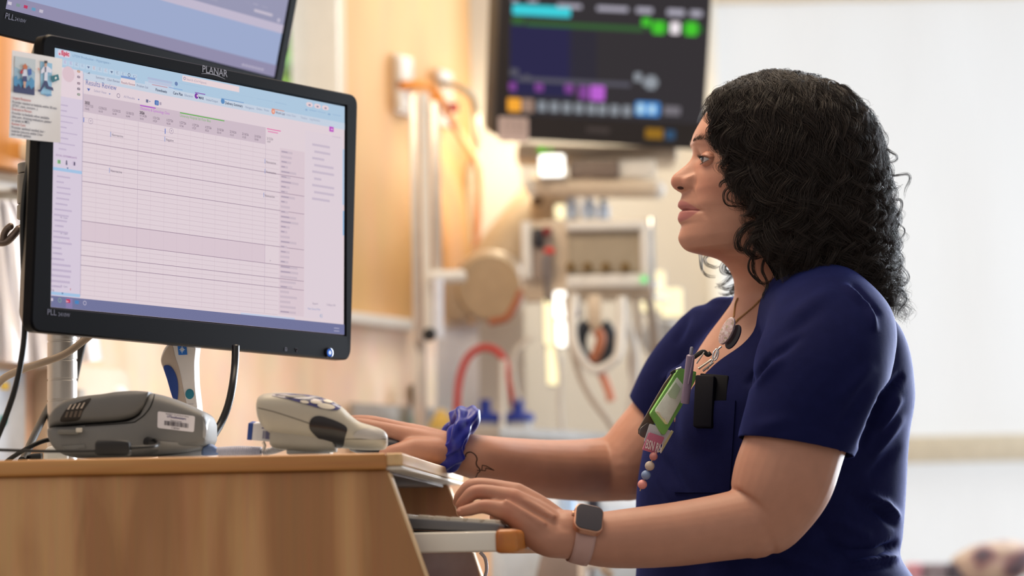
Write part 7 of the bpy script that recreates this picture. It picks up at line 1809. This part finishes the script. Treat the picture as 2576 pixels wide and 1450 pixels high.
flat([(1697,931),(1716,926),(1690,985),(1650,1060),(1626,1105),(1607,1092),(1607,1080),(1640,1020),(1672,965)], BD_, .002, 'brown_backing', mat('umber_badge', (.36, .30, .26), rough=.35), t, .008, slope=SLP)
flat(rpx([(1611,1078),(1632,1062),(1640,1080),(1622,1104),(1609,1095)], 6), BD_, .002, 'grey_tab', mat('grey_badge_tab', (.34, .31, .31), rough=.35), t, .005, slope=SLP)
flat(rpx([(1709,926),(1752,936),(1748,960),(1711,1030),(1672,1095),(1667,1094),(1638,1045),(1637,1040)], 3), BD_, .0032, 'holder', LIME, t, 0, .001, SLP)
flat([(1704,950),(1724,975),(1712,1010),(1680,1068),(1674,1068),(1649,1036),(1650,1030)], BD_, .0015, 'card', mat('pale_badge_card', (.92, .95, .89), rough=.35, var=.06, vscale=120), t, -.0018, .0003, SLP)
flat([(1700,962),(1712,978),(1700,1005),(1686,1000),(1680,990)], BD_, .0006, 'green_print', mat('sage_print', (.74, .83, .69), rough=.5), t, -.0026, .0, SLP)
flat([(1650,1034),(1662,1046),(1667,1054),(1676,1058),(1680,1068),(1674,1068)], BD_, .0006, 'yellow_corner', mat('straw_print', (.90, .90, .66), rough=.5), t, -.0026, .0, SLP)
m = MB(); m.tube([U(x, y, BD_-.004+(x-1700)*.00035) for x, y in ((1652, 1035), (1660, 1038), (1664, 1048), (1672, 1052), (1676, 1062))], .0006, 6); m.build('white_squiggle', FRAMEW, t)
m = MB(); m.box((0, 0, 0), (.007, .004, .004), camframe(1693, 937, BD_-.002, rz=R(35)), bev=.001); m.build('black_clip', BLACKP, t); m = MB(); m.cyl(U(1701, 930, BD_-.001), U(1714, 925, BD_-.001), .0012); m.build('clip_pin', CHROME, t)
t = thing('title_badge', U(1650, 1110, 3.03), 'pink BSN RN title card hanging under the green badge', 'badge')
flat(rpx([(1635,1066),(1690,1085),(1672,1120),(1620,1112)], 4), BD_, .001, 'clear_sleeve', mat('clear_card_sleeve', (.78, .78, .80), rough=.25), t, .004, .0003, SLP)
flat([(1690,1083),(1695,1086),(1664,1140),(1658,1138)], BD_, .0008, 'yellow_card', mat('cream_card', (.76, .74, .55), rough=.5), t, .0035, .0002, SLP)
pk = flat(rpx([(1634,1088),(1672,1101),(1652,1144),(1617,1132)], 3), BD_, .0016, 'pink_card', mat('rose_pink_card', (.76, .44, .54), rough=.4), t, .0, .0004, SLP)
a_, b_ = U(1622, 1127, BD_-.0016+(1622-1700)*.00035), U(1658, 1139, BD_-.0016+(1658-1700)*.00035)
F = frame(a_, b_-a_, U(1634, 1100, BD_-.0016+(1634-1700)*.00035)-a_)
MB().text('BSN RN', .0108/.7, F, sx=.50, bold=.025).build('white_letters', mat('white_letter_print', (.90, .86, .86), rough=.5), pk, smooth=False)
t = thing('bead_string', U(1630, 1185, 3.03), 'short string of pink, beige and blue silicone beads below the title card', 'beads')
for px, py, r, c in ((1644, 1149, 10.5, (.72, .47, .46)), (1634.5, 1173, 12.2, (.72, .67, .62)), (1625, 1196, 12, (.46, .55, .70)), (1616, 1219.5, 12, (.84, .56, .54))):
    m = MB(); m.sphere(tuple(U(px, py, 3.02)), sz(r, 3.02), seg=28, rings=18); m.build('bead', mat('bead_%d' % py, c, rough=.5, var=.02), t, ang=180)
m = MB(); m.tube([U(1650, 1138, 3.02), U(1634, 1173, 3.02), U(1616, 1219, 3.02), U(1610, 1236, 3.02)], .0008, 6); m.build('thread', mat('beige_thread', (.66, .6, .54), rough=.7), t)
# pen and pocket device
t = thing('grey_pen', U(1728, 960, 3.03), 'lilac grey click pen standing in the chest pocket', 'pen')
PENM = mat('lilac_grey_pen', (.47, .41, .50), rough=.4); a, b = U(1738, 893, 3.022), U(1723, 1015, 3.03); ax = (b-a)
m = MB(); m.tube([a, a+ax*.02, a+ax*.06, b], [.0034, .0050, .0053, .0053], 20); m.build('barrel', PENM, t)
m = MB(); q = a-ax*.16; m.tube([q, q+ax*.02, a], [.0014, .0021, .0022], 14); m.build('clicker', mat('pewter_clicker', (.52, .52, .58), rough=.3, metal=.4), t)
m = MB(); m.tube([a+ax*.05+XR*.003+ZB*.005, a+ax*.35+XR*.002+ZB*.0065, a+ax*.60+XR*.001+ZB*.006], [.0018, .0020, .0016], 10, flat=.7); m.build('pocket_clip', PENM, t)
t = thing('pocket_device', U(1775, 1000, 3.03), 'flat black badge device tucked into the chest pocket', 'device')
def on_cloth(pts, off, th, name, m_, par, bev=.002):
    H = [cast(TOPB, *p)[0] for p in pts]; H = [h for h in H if h]
    c = sum(H, Vector())/len(H); A_ = np.array([list(h-c) for h in H]); n = Vector(np.linalg.svd(A_)[2][-1])
    if n.dot(ray(1780, 1000)) > 0: n = -n
    n = (n*.6 - ray(1780, 1000).normalized()*.4).normalized()
    c = c + n*(max((h-c).dot(n) for h in H)+off)
    P = [onplane(x, y, c, n) for x, y in pts]; F = frame(c, P[1]-P[0], n.cross(P[1]-P[0])); Fi = F.inverted(); k = 1 if F.to_3x3().col[2].dot(n) > 0 else -1
    pl = [Fi @ p for p in P]; pl = [(p.x, p.y) for p in pl]
    return MB().prism(pl if k > 0 else pl[::-1], -th if k > 0 else 0, 0 if k > 0 else th, F, bev=bev).build(name, m_, par)
on_cloth([(1747,942),(1796,944),(1789,1076),(1741,1074)], .008, .010, 'front_shell', mat('matt_black_shell', (.04, .042, .085), rough=.65, spec=.12), t, .003)
on_cloth([(1760,938),(1832,944),(1827,1010),(1760,1012)], .001, .007, 'rear_shell', mat('black_rear_shell', (.03, .035, .07), rough=.65, spec=.12), t, .002)
m = drape_poly(ell(1712, 473, 8.2, 3.9, .12), BODYB, .0003, 4); m.build('nostril', mat('nostril_shade', (.24, .13, .105), rough=.8, var=0), body, ang=180)  # dark patch painted for the shade inside the nostril
NAIL = mat('pale_nail', (.80, .60, .54), rough=.3, var=0)
drape_poly(ell(1154, 1284.5, 5.5, 3.6, -.15), BODYB, .0003, 3).build('fingernail', NAIL, body, ang=180)
